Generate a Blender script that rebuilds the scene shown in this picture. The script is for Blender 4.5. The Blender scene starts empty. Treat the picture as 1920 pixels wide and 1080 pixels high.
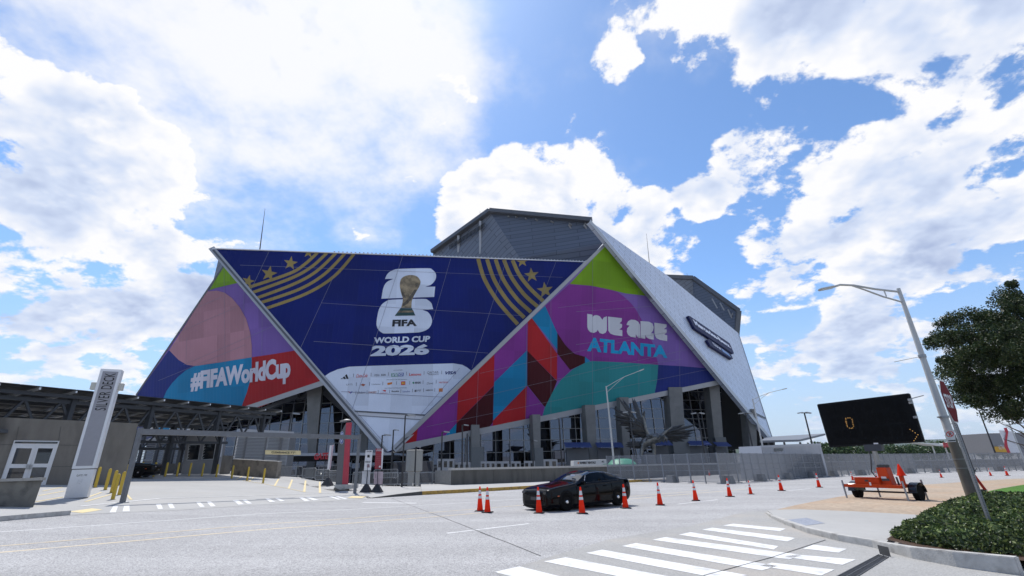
import bpy, bmesh, math, random
from mathutils import Vector, Matrix
random.seed(7)
sc = bpy.context.scene
COL = sc.collection
R_ = math.radians

# ------------------------------------------------------------------ camera (16 mm on 36 mm, pitched up, slight roll)
EYE = Vector((0, 0, 1.744))
FPX = 1920 * 16 / 36.0
up_c = Vector((888 - 960, -1705 - 540, FPX)).normalized()          # zenith in camera axes (x right, y down, z forward)
fw_c = Vector((0, 0, 1)); fw_c = (fw_c - up_c * fw_c.dot(up_c)).normalized()
rt_c = fw_c.cross(up_c)
if rt_c.x < 0: rt_c = -rt_c
RC = Matrix((rt_c, fw_c, up_c))                                    # camera axes -> world axes
cam = bpy.data.cameras.new('camera'); camo = bpy.data.objects.new('camera', cam); COL.objects.link(camo)
cam.lens = 16; cam.sensor_width = 36; cam.clip_start = 0.1; cam.clip_end = 20000
cx, cy, cz = RC @ Vector((1, 0, 0)), -(RC @ Vector((0, 1, 0))), -(RC @ Vector((0, 0, 1)))
camo.matrix_world = Matrix(((cx.x, cy.x, cz.x, EYE.x), (cx.y, cy.y, cz.y, EYE.y), (cx.z, cy.z, cz.z, EYE.z), (0, 0, 0, 1)))
sc.camera = camo

def ray(px, py): return RC @ Vector((px - 960, py - 540, FPX))
def at(px, py, Y):
    r = ray(px, py); return EYE + r * (Y / r.y)
def gz(x, y):
    d = min(max(-2 - x, 0), 28.0)
    return -0.018 * max(min(x, 140), -60) - 0.0062 * max(min(y, 160), -40) + 0.0015 * d * d
def G(px, py, dz=0.0):
    r = ray(px, py).normalized()
    f = lambda t: (EYE + r * t).z - gz((EYE + r * t).x, (EYE + r * t).y) - dz
    t = 0.5
    while t < 900 and f(t) > 0: t += 0.5
    lo, hi = t - 0.5, t
    for _ in range(30):
        m = (lo + hi) / 2
        if f(m) > 0: lo = m
        else: hi = m
    return EYE + r * hi
def top_at(base, px, py):
    """height of the point above base seen at the pixel"""
    r = ray(px, py); k = math.hypot(base.x, base.y) / math.hypot(r.x, r.y)
    return EYE.z + k * r.z - base.z
def s2l(r, g, b):
    f = lambda c: (c / 255 / 12.92) if c <= 10 else ((c / 255 + .055) / 1.055) ** 2.4
    return (f(r), f(g), f(b), 1)

# ------------------------------------------------------------------ sun, sky, exposure
SUN_EL, SUN_AZ = R_(62), R_(-23.5)                                 # high sun behind the stadium, a little left
sdir = Vector((math.sin(SUN_AZ) * math.cos(SUN_EL), math.cos(SUN_AZ) * math.cos(SUN_EL), math.sin(SUN_EL)))
sun = bpy.data.lights.new('sun', 'SUN'); sun.energy = 4.6; sun.angle = R_(0.55); sun.color = (1, .965, .91)
suno = bpy.data.objects.new('sun', sun); COL.objects.link(suno)
suno.rotation_euler = (-sdir).to_track_quat('-Z', 'Y').to_euler()
suno.location = (0, 0, 150)
sc.view_settings.view_transform = 'Standard'; sc.view_settings.look = 'None'
sc.view_settings.exposure = 0.0; sc.view_settings.gamma = 1
sc.cycles.max_bounces = 8; sc.cycles.transparent_max_bounces = 12
sc.cycles.use_adaptive_sampling = True

wd = bpy.data.worlds.new('World'); sc.world = wd; wd.use_nodes = True
wd.cycles.sampling_method = 'MANUAL'; wd.cycles.sample_map_resolution = 256
nt = wd.node_tree; nt.nodes.clear()
def N(t, **k):
    n = nt.nodes.new(t)
    for a, b in k.items(): setattr(n, a, b)
    return n
def link(a, b): nt.links.new(a, b)
def math_n(op, a, b=None, c=None, clamp=False):
    n = N('ShaderNodeMath', operation=op, use_clamp=clamp)
    for i, v in enumerate((a, b, c)):
        if v is None: continue
        if isinstance(v, (int, float)): n.inputs[i].default_value = v
        else: link(v, n.inputs[i])
    return n.outputs[0]
def vmath(op, a, b):
    n = N('ShaderNodeVectorMath', operation=op)
    for i, v in enumerate((a, b)):
        if isinstance(v, (tuple, list, Vector)): n.inputs[i].default_value = v
        elif v is not None: link(v, n.inputs[i])
    return n
def mrange(v, a, b, c, d, kind='SMOOTHSTEP'):
    n = N('ShaderNodeMapRange', interpolation_type=kind); link(v, n.inputs[0])
    for i, x in enumerate((a, b, c, d)): n.inputs[i + 1].default_value = x
    return n.outputs[0]
out = N('ShaderNodeOutputWorld'); bg = N('ShaderNodeBackground'); link(bg.outputs[0], out.inputs[0])
sky = N('ShaderNodeTexSky', sky_type='NISHITA', sun_disc=False, sun_elevation=SUN_EL, sun_rotation=SUN_AZ,
        altitude=300, air_density=1.0, dust_density=0.6, ozone_density=1.6)
tc = N('ShaderNodeTexCoord'); D = vmath('NORMALIZE', tc.outputs['Generated'], None).outputs[0]
sep = N('ShaderNodeSeparateXYZ'); link(D, sep.inputs[0])
# cloud layer: direction projected on a flattened dome, fractal noise plus a coarse arrangement of cloud banks and gaps
den = math_n('ADD', math_n('MAXIMUM', sep.outputs[2], 0.0), 0.42)
cmb = N('ShaderNodeCombineXYZ'); link(den, cmb.inputs[0]); link(den, cmb.inputs[1]); link(den, cmb.inputs[2])
P = vmath('DIVIDE', D, cmb.outputs[0]).outputs[0]
def fbm(vec, scale, detail, rough, dist=0.0):
    n = N('ShaderNodeTexNoise', noise_dimensions='3D'); link(vec, n.inputs['Vector'])
    n.inputs['Scale'].default_value = scale; n.inputs['Detail'].default_value = detail
    n.inputs['Roughness'].default_value = rough; n.inputs['Distortion'].default_value = dist
    return n.outputs['Fac']
BANKS = [  # (bearing pixel x, y, angular radius deg, weight): where the cumulus banks stand
    (40, 320, 9, .50), (150, 290, 6.5, .48), (240, 340, 6.5, .48), (320, 430, 7, .48), (130, 450, 10, .50), (60, 580, 10, .45), (260, 560, 9, .42), (340, 640, 7, .34), (110, 690, 8, .34), (20, 200, 4, .34),
    (880, 400, 4.2, .50), (960, 355, 5, .52), (1040, 340, 5, .50), (1100, 295, 3, .42), (1115, 410, 5, .46), (1200, 455, 5.2, .50), (1280, 490, 4.6, .46), (1070, 235, 2.2, .33), (1150, 118, 2.6, .34), (1140, 262, 2, .36), (1318, 372, 2.9, .48), (590, 438, 1.6, .34),
    (1510, 40, 5, .44), (1600, 110, 7.5, .50), (1710, 50, 7.5, .48), (1500, 180, 6, .50), (1590, 240, 8, .52), (1430, 240, 4.2, .46), (1390, 300, 3.4, .42), (1480, 330, 6.5, .50), (1600, 350, 9, .52), (1440, 410, 4.6, .42), (1560, 460, 8.5, .46), (1700, 430, 8.5, .48), (1800, 340, 7.5, .52), (1885, 320, 7, .50), (1850, 440, 8, .44), (1830, 130, 5.5, .42), (1910, 110, 5, .40),
    (1500, 580, 8, .34), (1640, 570, 8, .36), (1800, 560, 8, .34), (1500, 690, 7, .32), (1660, 690, 8, .33), (1860, 660, 8, .3), (480, 560, 6, .2)]
acc = None
for (bx, by, rad, wt) in BANKS:
    c = ray(bx, by).normalized()
    dt = vmath('DOT_PRODUCT', D, c).outputs['Value']
    g = mrange(dt, math.cos(R_(rad * 1.55)), math.cos(R_(rad * .25)), 0.0, wt)
    acc = g if acc is None else math_n('SMOOTH_MAX', acc, g, .06)
# the same fair-weather cumulus goes on all round, outside the surveyed part
vd = vmath('DOT_PRODUCT', D, tuple(ray(960, 440).normalized())).outputs['Value']
rest = math_n('MULTIPLY', mrange(fbm(P, 1.15, 2, .5), .42, .62, 0.0, .50), mrange(vd, .50, .64, 1.0, 0.0))
acc = math_n('SUBTRACT', math_n('MAXIMUM', acc, rest), .30)
# billows: fractal noise with a finer cauliflower layer, evaluated again towards the sun for self shading
def billow(vec, det):
    lo_ = fbm(vec, 2.3, 3, .5, 0); mid_ = fbm(vec, 5.2, det, .60, 0)
    pf = math_n('ABSOLUTE', math_n('SUBTRACT', fbm(vec, 8.5, 2, .5, 0), .5))
    s_ = math_n('ADD', math_n('MULTIPLY', math_n('SUBTRACT', lo_, .5), 1.0), math_n('MULTIPLY', math_n('SUBTRACT', mid_, .5), 1.75))
    return math_n('ADD', s_, math_n('MULTIPLY', math_n('SUBTRACT', .13, pf), .55))
wob = N('ShaderNodeTexNoise'); link(P, wob.inputs['Vector']); wob.inputs['Scale'].default_value = 2.0; wob.inputs['Detail'].default_value = 2
Pw = vmath('ADD', P, vmath('SCALE', vmath('SUBTRACT', wob.outputs['Color'], (.5, .5, .5)).outputs[0], None).outputs[0])
Pw.inputs[1].links[0].from_node.inputs['Scale'].default_value = .10
Pw = Pw.outputs[0]
n1 = billow(Pw, 8)
n2 = billow(vmath('ADD', Pw, tuple(Vector((sdir.x, sdir.y, .25)).normalized() * 0.05)).outputs[0], 4)
base = math_n('ADD', n1, acc)
cover = math_n('MULTIPLY', mrange(base, .02, .13, 0.0, 1.0), mrange(sep.outputs[2], -.03, .22, .55, 1.0))
# high thin veil, brightest round the sun, torn into wisps
gl0 = mrange(vmath('DOT_PRODUCT', D, tuple(ray(520, 40).normalized())).outputs['Value'], math.cos(R_(31)), math.cos(R_(5)), 0.0, 1.0)
wisp = fbm(P, 2.6, 6, .62, 0)
veil = math_n('MULTIPLY', mrange(math_n('ADD', math_n('MULTIPLY', gl0, .38), wisp), .60, .90, 0.0, 1.0), .93)
veil = math_n('MAXIMUM', veil, mrange(wisp, .50, .78, 0.0, .40))
cover = math_n('MAXIMUM', cover, veil)
lit = math_n('MULTIPLY', math_n('SUBTRACT', n1, n2), .95)                     # faces turned to the sun
thick = mrange(base, .06, .42, 0.0, .24)
soft = mrange(fbm(P, 3.0, 4, .55, 0), .32, .70, -.13, .14, 'LINEAR')
shade = math_n('ADD', math_n('ADD', math_n('SUBTRACT', 1.03, thick), lit), soft)
glow = mrange(vmath('DOT_PRODUCT', D, tuple(sdir)).outputs['Value'], .66, 1.0, 0.0, .30)
low = mrange(sep.outputs[2], 0.0, .50, -.16, 0.0)
shade = math_n('ADD', math_n('ADD', shade, glow), low)
shade = math_n('MINIMUM', math_n('MAXIMUM', shade, .5), 1.5)
ramp = N('ShaderNodeValToRGB'); link(math_n('SUBTRACT', shade, .5), ramp.inputs[0])
e = ramp.color_ramp.elements; e[0].position = 0; e[0].color = (.42, .51, .74, 1); e[1].position = .56; e[1].color = (1.0, 1.0, 1.02, 1)
e2 = ramp.color_ramp.elements.new(.26); e2.color = (.66, .75, .94, 1)
SKY_STR = 0.105
skyb = vmath('MULTIPLY', sky.outputs[0], (SKY_STR * 1.22, SKY_STR * 1.50, SKY_STR * 1.76)).outputs[0]
hz = N('ShaderNodeMix', data_type='RGBA'); link(mrange(sep.outputs[2], -.02, .36, .80, 0.0), hz.inputs['Factor']); link(skyb, hz.inputs['A']); hz.inputs['B'].default_value = (.52, .63, .84, 1)
mix = N('ShaderNodeMix', data_type='RGBA'); link(cover, mix.inputs['Factor']); link(hz.outputs['Result'], mix.inputs['A']); link(ramp.outputs[0], mix.inputs['B'])
link(mix.outputs['Result'], bg.inputs[0]); bg.inputs[1].default_value = 1.0

# ------------------------------------------------------------------ helpers
MATS = {}
def mat(name, col, rough=.6, metal=0.0, var=.10, scale=6.0, bump=0.0, bscale=40.0, spec=.5, coat=0.0, dirt=None, emit=None, stretch=None):
    """procedural principled material: noise-varied base colour, optional bump and vertical streaks"""
    if name in MATS: return MATS[name]
    m = bpy.data.materials.new(name); m.use_nodes = True; t = m.node_tree; b = t.nodes['Principled BSDF']
    L = t.links.new
    tcn = t.nodes.new('ShaderNodeTexCoord')
    mp = t.nodes.new('ShaderNodeMapping'); L(tcn.outputs['Object'], mp.inputs[0])
    if stretch: mp.inputs['Scale'].default_value = stretch
    no = t.nodes.new('ShaderNodeTexNoise'); L(mp.outputs[0], no.inputs['Vector'])
    no.inputs['Scale'].default_value = scale; no.inputs['Detail'].default_value = 6; no.inputs['Roughness'].default_value = .62
    mr = t.nodes.new('ShaderNodeMapRange'); L(no.outputs[0], mr.inputs[0])
    mr.inputs[1].default_value = .3; mr.inputs[2].default_value = .7; mr.inputs[3].default_value = 1 - var; mr.inputs[4].default_value = 1 + var
    mul = t.nodes.new('ShaderNodeVectorMath'); mul.operation = 'MULTIPLY'; mul.inputs[0].default_value = col[:3]; L(mr.outputs[0], mul.inputs[1])
    src = mul.outputs[0]
    if dirt:
        dn = t.nodes.new('ShaderNodeTexNoise'); dn.inputs['Scale'].default_value = dirt[1]; dn.inputs['Detail'].default_value = 8; L(mp.outputs[0], dn.inputs['Vector'])
        dr = t.nodes.new('ShaderNodeMapRange'); L(dn.outputs[0], dr.inputs[0]); dr.inputs[1].default_value = .5; dr.inputs[2].default_value = .72; dr.inputs[4].default_value = dirt[2]
        mx = t.nodes.new('ShaderNodeMix'); mx.data_type = 'RGBA'; L(dr.outputs[0], mx.inputs['Factor']); L(src, mx.inputs['A']); mx.inputs['B'].default_value = dirt[0]
        src = mx.outputs['Result']
    L(src, b.inputs['Base Color'])
    b.inputs['Roughness'].default_value = rough; b.inputs['Metallic'].default_value = metal
    b.inputs['Specular IOR Level'].default_value = spec; b.inputs['Coat Weight'].default_value = coat
    b.inputs['Coat Roughness'].default_value = .05
    if bump:
        bn = t.nodes.new('ShaderNodeTexNoise'); bn.inputs['Scale'].default_value = bscale; bn.inputs['Detail'].default_value = 4; L(mp.outputs[0], bn.inputs['Vector'])
        bu = t.nodes.new('ShaderNodeBump'); bu.inputs['Strength'].default_value = bump; bu.inputs['Distance'].default_value = .02
        L(bn.outputs[0], bu.inputs['Height']); L(bu.outputs[0], b.inputs['Normal'])
    if emit:
        b.inputs['Emission Color'].default_value = emit[0]; b.inputs['Emission Strength'].default_value = emit[1]
    MATS[name] = m
    return m

def wloc(o):
    v = Vector((0, 0, 0))
    while o is not None: v += Vector(o.location); o = o.parent
    return v

class MB:
    def __init__(s): s.v, s.f = [], []
    def add(s, vs, fs):
        k = len(s.v); s.v += [Vector(p) for p in vs]; s.f += [tuple(i + k for i in f) for f in fs]; return s
    def box(s, c, d, rz=0.0, M=None):
        x, y, z = d[0] / 2, d[1] / 2, d[2] / 2
        vs = [Vector((a * x, b * y, e * z)) for e in (-1, 1) for b in (-1, 1) for a in (-1, 1)]
        if M is None: M = Matrix.Rotation(rz, 3, 'Z')
        vs = [M @ p + Vector(c) for p in vs]
        return s.add(vs, [(0, 2, 3, 1), (4, 5, 7, 6), (0, 1, 5, 4), (2, 6, 7, 3), (0, 4, 6, 2), (1, 3, 7, 5)])
    def bar(s, a, b, w, h, up=(0, 0, 1)):
        a, b = Vector(a), Vector(b); d = (b - a); L = d.length; d.normalize(); u = Vector(up)
        if abs(d.dot(u)) > .98: u = Vector((1, 0, 0))
        sd = d.cross(u).normalized(); u = sd.cross(d)
        vs = []
        for p in (a, b):
            for i, j in ((-1, -1), (1, -1), (1, 1), (-1, 1)): vs.append(p + sd * (i * w / 2) + u * (j * h / 2))
        return s.add(vs, [(0, 1, 2, 3), (7, 6, 5, 4), (0, 4, 5, 1), (1, 5, 6, 2), (2, 6, 7, 3), (3, 7, 4, 0)])
    def tube(s, a, b, r0, r1=None, n=8, cap=True):
        a, b = Vector(a), Vector(b); r1 = r0 if r1 is None else r1
        d = (b - a).normalized(); u = Vector((0, 0, 1)) if abs(d.z) < .95 else Vector((1, 0, 0))
        e1 = d.cross(u).normalized(); e2 = d.cross(e1)
        vs = [p + (e1 * math.cos(2 * math.pi * i / n) + e2 * math.sin(2 * math.pi * i / n)) * r for p, r in ((a, r0), (b, r1)) for i in range(n)]
        fs = [(i, (i + 1) % n, n + (i + 1) % n, n + i) for i in range(n)]
        if cap: fs += [tuple(range(n))[::-1], tuple(range(n, 2 * n))]
        return s.add(vs, fs)
    def path(s, pts, r, n=6):
        for a, b in zip(pts[:-1], pts[1:]): s.tube(a, b, r, r, n)
        return s
    def poly(s, pts): return s.add(pts, [tuple(range(len(pts)))])
    def prism(s, pts, vec):
        n = len(pts); v = Vector(vec); pts = [Vector(p) for p in pts]
        return s.add(pts + [p + v for p in pts], [tuple(range(n)), tuple(range(n, 2 * n))[::-1]] + [(i, i + n, (i + 1) % n + n, (i + 1) % n) for i in range(n)])
    def lathe(s, prof, n=12, c=(0, 0, 0)):
        c = Vector(c); vs = []; fs = []
        for r, z in prof:
            for i in range(n): vs.append(c + Vector((r * math.cos(2 * math.pi * i / n), r * math.sin(2 * math.pi * i / n), z)))
        for k in range(len(prof) - 1):
            for i in range(n): fs.append((k * n + i, k * n + (i + 1) % n, (k + 1) * n + (i + 1) % n, (k + 1) * n + i))
        fs.append(tuple(range(n))[::-1]); fs.append(tuple((len(prof) - 1) * n + i for i in range(n)))
        return s.add(vs, fs)
    def xf(s, M):
        s.v = [M @ p for p in s.v]; return s
    def build(s, name, m, parent=None, smooth=False, world=False, bevel=0.0, kind=None):
        off = wloc(parent) if (world and parent) else Vector((0, 0, 0))
        me = bpy.data.meshes.new(name); me.from_pydata([tuple(p - off) for p in s.v], [], s.f)
        bm = bmesh.new(); bm.from_mesh(me); bmesh.ops.recalc_face_normals(bm, faces=bm.faces)
        if bevel: bmesh.ops.bevel(bm, geom=[e for e in bm.edges if len(e.link_faces) == 2 and e.calc_face_angle(0) > .5], offset=bevel, segments=2, affect='EDGES', clamp_overlap=True)
        bm.to_mesh(me); bm.free()
        if smooth:
            me.shade_smooth()
            try: me.set_sharp_from_angle(angle=R_(38))
            except Exception: pass
        if m: me.materials.append(m)
        o = bpy.data.objects.new(name, me); COL.objects.link(o)
        if parent: o.parent = parent
        if kind: o['kind'] = kind
        return o

def tag(o, label, cat, group=None, kind=None):
    o['label'] = label; o['category'] = cat
    if group: o['group'] = group
    if kind: o['kind'] = kind
    return o
def thing(name, label, cat, loc=(0, 0, 0), rz=0.0, group=None):
    o = bpy.data.objects.new(name, None); COL.objects.link(o); o.empty_display_size = .2
    o.location = loc; o.rotation_euler = (0, 0, rz)
    return tag(o, label, cat, group)
def struct(o): o['kind'] = 'structure'; return o
def dup(root, loc, rz, label, group=None, scale=None):
    def rec(o, par):
        c = o.copy(); COL.objects.link(c); c.parent = par
        for ch in o.children: rec(ch, c)
        return c
    r = rec(root, None); r.location = loc; r.rotation_euler = (0, 0, rz); r['label'] = label
    if scale: r.scale = (scale, scale, scale)
    if group: r['group'] = group
    return r

class Plane:
    """a flat facade: pixels of the survey photograph are cast on it"""
    def __init__(s, p, n): s.p, s.n = Vector(p), Vector(n).normalized()
    @classmethod
    def span(c, p, u, w):
        n = Vector(u).cross(Vector(w)).normalized()
        if n.dot(Vector(p) - EYE) > 0: n = -n
        return c(p, n)
    def h(s, px, py, off=0.0):
        r = ray(px, py); q = s.p + s.n * off
        return EYE + r * ((q - EYE).dot(s.n) / r.dot(s.n))
    def shape(s, pts, off, name, m, parent, th=None):
        b = MB(); v = [s.h(x, y, off) for x, y in pts]
        if th: b.prism(v, s.n * -th)
        else: b.poly(v)
        return b.build(name, m, parent, world=True)
    def line(s, a, c, wpx, off, name, m, parent):
        b = MB(); a3, c3 = s.h(*a, off), s.h(*c, off); d = (c3 - a3).normalized(); sd = s.n.cross(d) * (wpx / 2)
        b.poly([a3 - sd, c3 - sd, c3 + sd, a3 + sd]); return b.build(name, m, parent, world=True)

def text_2d(body, bold=0.0, space=1.0, shear=0.0):
    """outline of a word as flat triangles, normalised to the unit square"""
    c = bpy.data.curves.new('t', 'FONT'); c.body = body; c.offset = bold; c.space_character = space; c.resolution_u = 3; c.shear = shear
    o = bpy.data.objects.new('t', c); COL.objects.link(o)
    dg = bpy.context.evaluated_depsgraph_get(); me = bpy.data.meshes.new_from_object(o.evaluated_get(dg))
    vs = [(v.co.x, v.co.y) for v in me.vertices]; fs = [tuple(p.vertices) for p in me.polygons]
    bpy.data.objects.remove(o); bpy.data.curves.remove(c); bpy.data.meshes.remove(me)
    x0 = min(v[0] for v in vs); x1 = max(v[0] for v in vs); y0 = min(v[1] for v in vs); y1 = max(v[1] for v in vs)
    return [((x - x0) / (x1 - x0), (y - y0) / (y1 - y0)) for x, y in vs], fs
def quad_map(q, u, v):
    tl, tr, br, bl = q
    tx, ty = tl[0] + (tr[0] - tl[0]) * u, tl[1] + (tr[1] - tl[1]) * u
    bx, by = bl[0] + (br[0] - bl[0]) * u, bl[1] + (br[1] - bl[1]) * u
    return bx + (tx - bx) * v, by + (ty - by) * v
def text_on(body, plane, q, off, m, parent, name='lettering', bold=0.0, space=1.0, shear=0.0):
    vs, fs = text_2d(body, bold, space, shear)
    b = MB(); b.add([plane.h(*quad_map(q, u, v), off) for u, v in vs], fs)
    return b.build(name, m, parent, world=True)
def text_flat(body, origin, ex, ey, m, parent, name='lettering', bold=0.0, space=1.0, world=False, shear=0.0):
    """word filling the parallelogram origin + u*ex + v*ey"""
    vs, fs = text_2d(body, bold, space, shear); o, ex, ey = Vector(origin), Vector(ex), Vector(ey)
    b = MB(); b.add([o + ex * u + ey * v for u, v in vs], fs)
    return b.build(name, m, parent, world=world)
def cr(x0, y0, sc_): return lambda *pts: [(x0 + sc_ * x, y0 + sc_ * y) for x, y in pts]   # crop coordinates -> survey pixels
# ================================================================== GROUND
m_asph = bpy.data.materials.new('asphalt_aggregate'); m_asph.use_nodes = True
def ground_mat(m, base, speck, spk_scale, patch, rough=.85, joint=None, bump=.25, tint=None):
    t = m.node_tree; b = t.nodes['Principled BSDF']; L = t.links.new
    tcn = t.nodes.new('ShaderNodeTexCoord')
    def noise(scale, detail=4, rough_=.6):
        n = t.nodes.new('ShaderNodeTexNoise'); L(tcn.outputs['Object'], n.inputs['Vector']); n.inputs['Scale'].default_value = scale
        n.inputs['Detail'].default_value = detail; n.inputs['Roughness'].default_value = rough_; return n.outputs[0]
    def rng(v, a, b_, c, d):
        n = t.nodes.new('ShaderNodeMapRange'); L(v, n.inputs[0])
        for i, x in enumerate((a, b_, c, d)): n.inputs[i + 1].default_value = x
        return n.outputs[0]
    def mulv(a, b_):
        n = t.nodes.new('ShaderNodeVectorMath'); n.operation = 'MULTIPLY'
        if isinstance(a, tuple): n.inputs[0].default_value = a
        else: L(a, n.inputs[0])
        L(b_, n.inputs[1]); return n.outputs[0]
    vo = t.nodes.new('ShaderNodeTexVoronoi'); L(tcn.outputs['Object'], vo.inputs['Vector']); vo.inputs['Scale'].default_value = spk_scale
    sepc = t.nodes.new('ShaderNodeSeparateColor'); L(vo.outputs['Color'], sepc.inputs[0])
    c = mulv(base[:3], rng(sepc.outputs[0], 0, 1, 1 - speck, 1 + speck))
    c = mulv(c, rng(noise(.22, 6), .3, .7, 1 - patch, 1 + patch))
    c = mulv(c, rng(noise(1.7, 8, .7), .3, .7, 1 - patch * .6, 1 + patch * .6))
    if m.name.startswith('asphalt'):                       # wheel tracks and drips along the carriageway
        mp = t.nodes.new('ShaderNodeMapping'); mp.inputs['Rotation'].default_value = (0, 0, R_(-47)); mp.inputs['Scale'].default_value = (.035, .75, 1); L(tcn.outputs['Object'], mp.inputs[0])
        ns = t.nodes.new('ShaderNodeTexNoise'); L(mp.outputs[0], ns.inputs['Vector']); ns.inputs['Scale'].default_value = 1.0; ns.inputs['Detail'].default_value = 5
        c = mulv(c, rng(ns.outputs[0], .36, .66, .90, 1.05)); c = mulv(c, rng(noise(.9, 3), .68, .80, 1.0, .72))
    if tint:
        mx = t.nodes.new('ShaderNodeMix'); mx.data_type = 'RGBA'; L(rng(noise(tint[1], 6), .48, .7, 0, tint[2]), mx.inputs['Factor']); L(c, mx.inputs['A']); mx.inputs['B'].default_value = tint[0]
        c = mx.outputs['Result']
    L(c, b.inputs['Base Color']); b.inputs['Roughness'].default_value = rough; b.inputs['Specular IOR Level'].default_value = .25
    if bump:
        bu = t.nodes.new('ShaderNodeBump'); bu.inputs['Strength'].default_value = bump; bu.inputs['Distance'].default_value = .01
        L(vo.outputs['Distance'], bu.inputs['Height']); L(bu.outputs[0], b.inputs['Normal'])
    return m
ground_mat(m_asph, (.345, .34, .34), .40, 55, .07)
def gm(name, *a, **k):
    m = bpy.data.materials.new(name); m.use_nodes = True; return ground_mat(m, *a, **k)
m_conc = gm('pale_concrete_paving', (.37, .365, .355), .05, 60, .07, bump=.08, tint=((.36, .34, .31, 1), .5, .3))
m_conc2 = gm('worn_apron_concrete', (.32, .315, .305), .16, 50, .08, bump=.15, tint=((.48, .40, .32, 1), .35, .35))
m_tan = gm('tan_brick_paving', (.36, .285, .215), .14, 9, .10, bump=.2, tint=((.46, .23, .10, 1), .35, .35))
m_kerb = mat('kerb_concrete', (.42, .41, .39, 1), .85, var=.18, scale=5, bump=.3, dirt=((.13, .12, .11, 1), 3.5, .7))
m_white = mat('road_marking_white', (.66, .66, .66, 1), .7, var=.10, scale=5, dirt=((.40, .40, .40, 1), 4, .75))
m_wornw = mat('worn_marking_white', (.62, .62, .62, 1), .7, var=.10, scale=9, dirt=((.40, .40, .40, 1), 9, .8))
m_yel = mat('worn_marking_yellow', (.56, .46, .31, 1), .7, var=.10, scale=9, dirt=((.42, .40, .37, 1), 6, .9))
m_yelb = mat('hatch_marking_yellow', (.62, .50, .26, 1), .7, var=.08, scale=9, dirt=((.5, .46, .38, 1), 7, .7))
m_yelk = mat('kerb_paint_yellow', (.43, .26, .05, 1), .7, var=.2, scale=8, dirt=((.12, .09, .05, 1), 5, .9))
m_dark = mat('joint_sealant', (.06, .06, .06, 1), .7)

def sheet(name, pts, dz, m, step=3.0, parent=None, world=True, skirt=0.0):
    """a flat patch that follows the lie of the land, dz above it"""
    bm = bmesh.new(); vs = [bm.verts.new((p[0], p[1], 0)) for p in pts]; bm.faces.new(vs)
    bmesh.ops.triangulate(bm, faces=bm.faces)
    for axis in (0, 1):
        lo = min(p[axis] for p in pts); hi = max(p[axis] for p in pts); k = math.floor(lo / step) * step + step
        while k < hi:
            no = Vector((1, 0, 0)) if axis == 0 else Vector((0, 1, 0))
            bmesh.ops.bisect_plane(bm, geom=bm.verts[:] + bm.edges[:] + bm.faces[:], plane_co=no * k, plane_no=no)
            k += step
    off = wloc(parent) if parent else Vector((0, 0, 0))
    for v in bm.verts: v.co.z = gz(v.co.x, v.co.y) + dz
    for v in bm.verts: v.co -= off
    bmesh.ops.recalc_face_normals(bm, faces=bm.faces)
    if sum(f.normal.z for f in bm.faces) < 0: bmesh.ops.reverse_faces(bm, faces=bm.faces)
    if skirt:
        r_ = bmesh.ops.extrude_edge_only(bm, edges=[e_ for e_ in bm.edges if len(e_.link_faces) == 1])
        for v in [g for g in r_['geom'] if isinstance(g, bmesh.types.BMVert)]: v.co.z -= skirt
    me = bpy.data.meshes.new(name); bm.to_mesh(me); bm.free(); me.materials.append(m)
    o = bpy.data.objects.new(name, me); COL.objects.link(o)
    if parent: o.parent = parent
    return o
def strip(name, pix, w, dz, m, ground_pts=None, parent=None):
    """painted line of constant width along ground points"""
    P_ = ground_pts or [G(*p) for p in pix]; L, Rr = [], []
    for i, p in enumerate(P_):
        a = P_[max(i - 1, 0)]; b = P_[min(i + 1, len(P_) - 1)]; d = Vector((b.x - a.x, b.y - a.y)).normalized(); n = Vector((-d.y, d.x)) * w / 2
        L.append((p.x + n.x, p.y + n.y)); Rr.append((p.x - n.x, p.y - n.y))
    return sheet(name, L + Rr[::-1], dz, m, parent=parent)
def gpts(*pix): return [(G(*p).x, G(*p).y) for p in pix]
def kerb(name, P_, w, h, m, hs=None):
    """raised kerb along ground points, optionally with a height per point"""
    b = MB(); rows = []
    for i, p in enumerate(P_):
        a = P_[max(i - 1, 0)]; c = P_[min(i + 1, len(P_) - 1)]; d = Vector((c.x - a.x, c.y - a.y, 0)).normalized(); n = Vector((-d.y, d.x, 0)) * w / 2
        z = gz(p.x, p.y); hh = (hs[i] if hs else h)
        q = Vector((p.x, p.y, 0))
        rows.append([q + n + Vector((0, 0, z - .05)), q + n + Vector((0, 0, z + hh)), q - n + Vector((0, 0, z + hh)), q - n + Vector((0, 0, z - .05))])
    for r in rows: b.v += r
    for i in range(len(rows) - 1):
        k = 4 * i
        for j in range(4): b.f.append((k + j, k + (j + 1) % 4, k + 4 + (j + 1) % 4, k + 4 + j))
    b.f.append((0, 1, 2, 3)); e_ = 4 * (len(rows) - 1); b.f.append((e_ + 3, e_ + 2, e_ + 1, e_))
    return b.build(name, m, bevel=.012)

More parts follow.
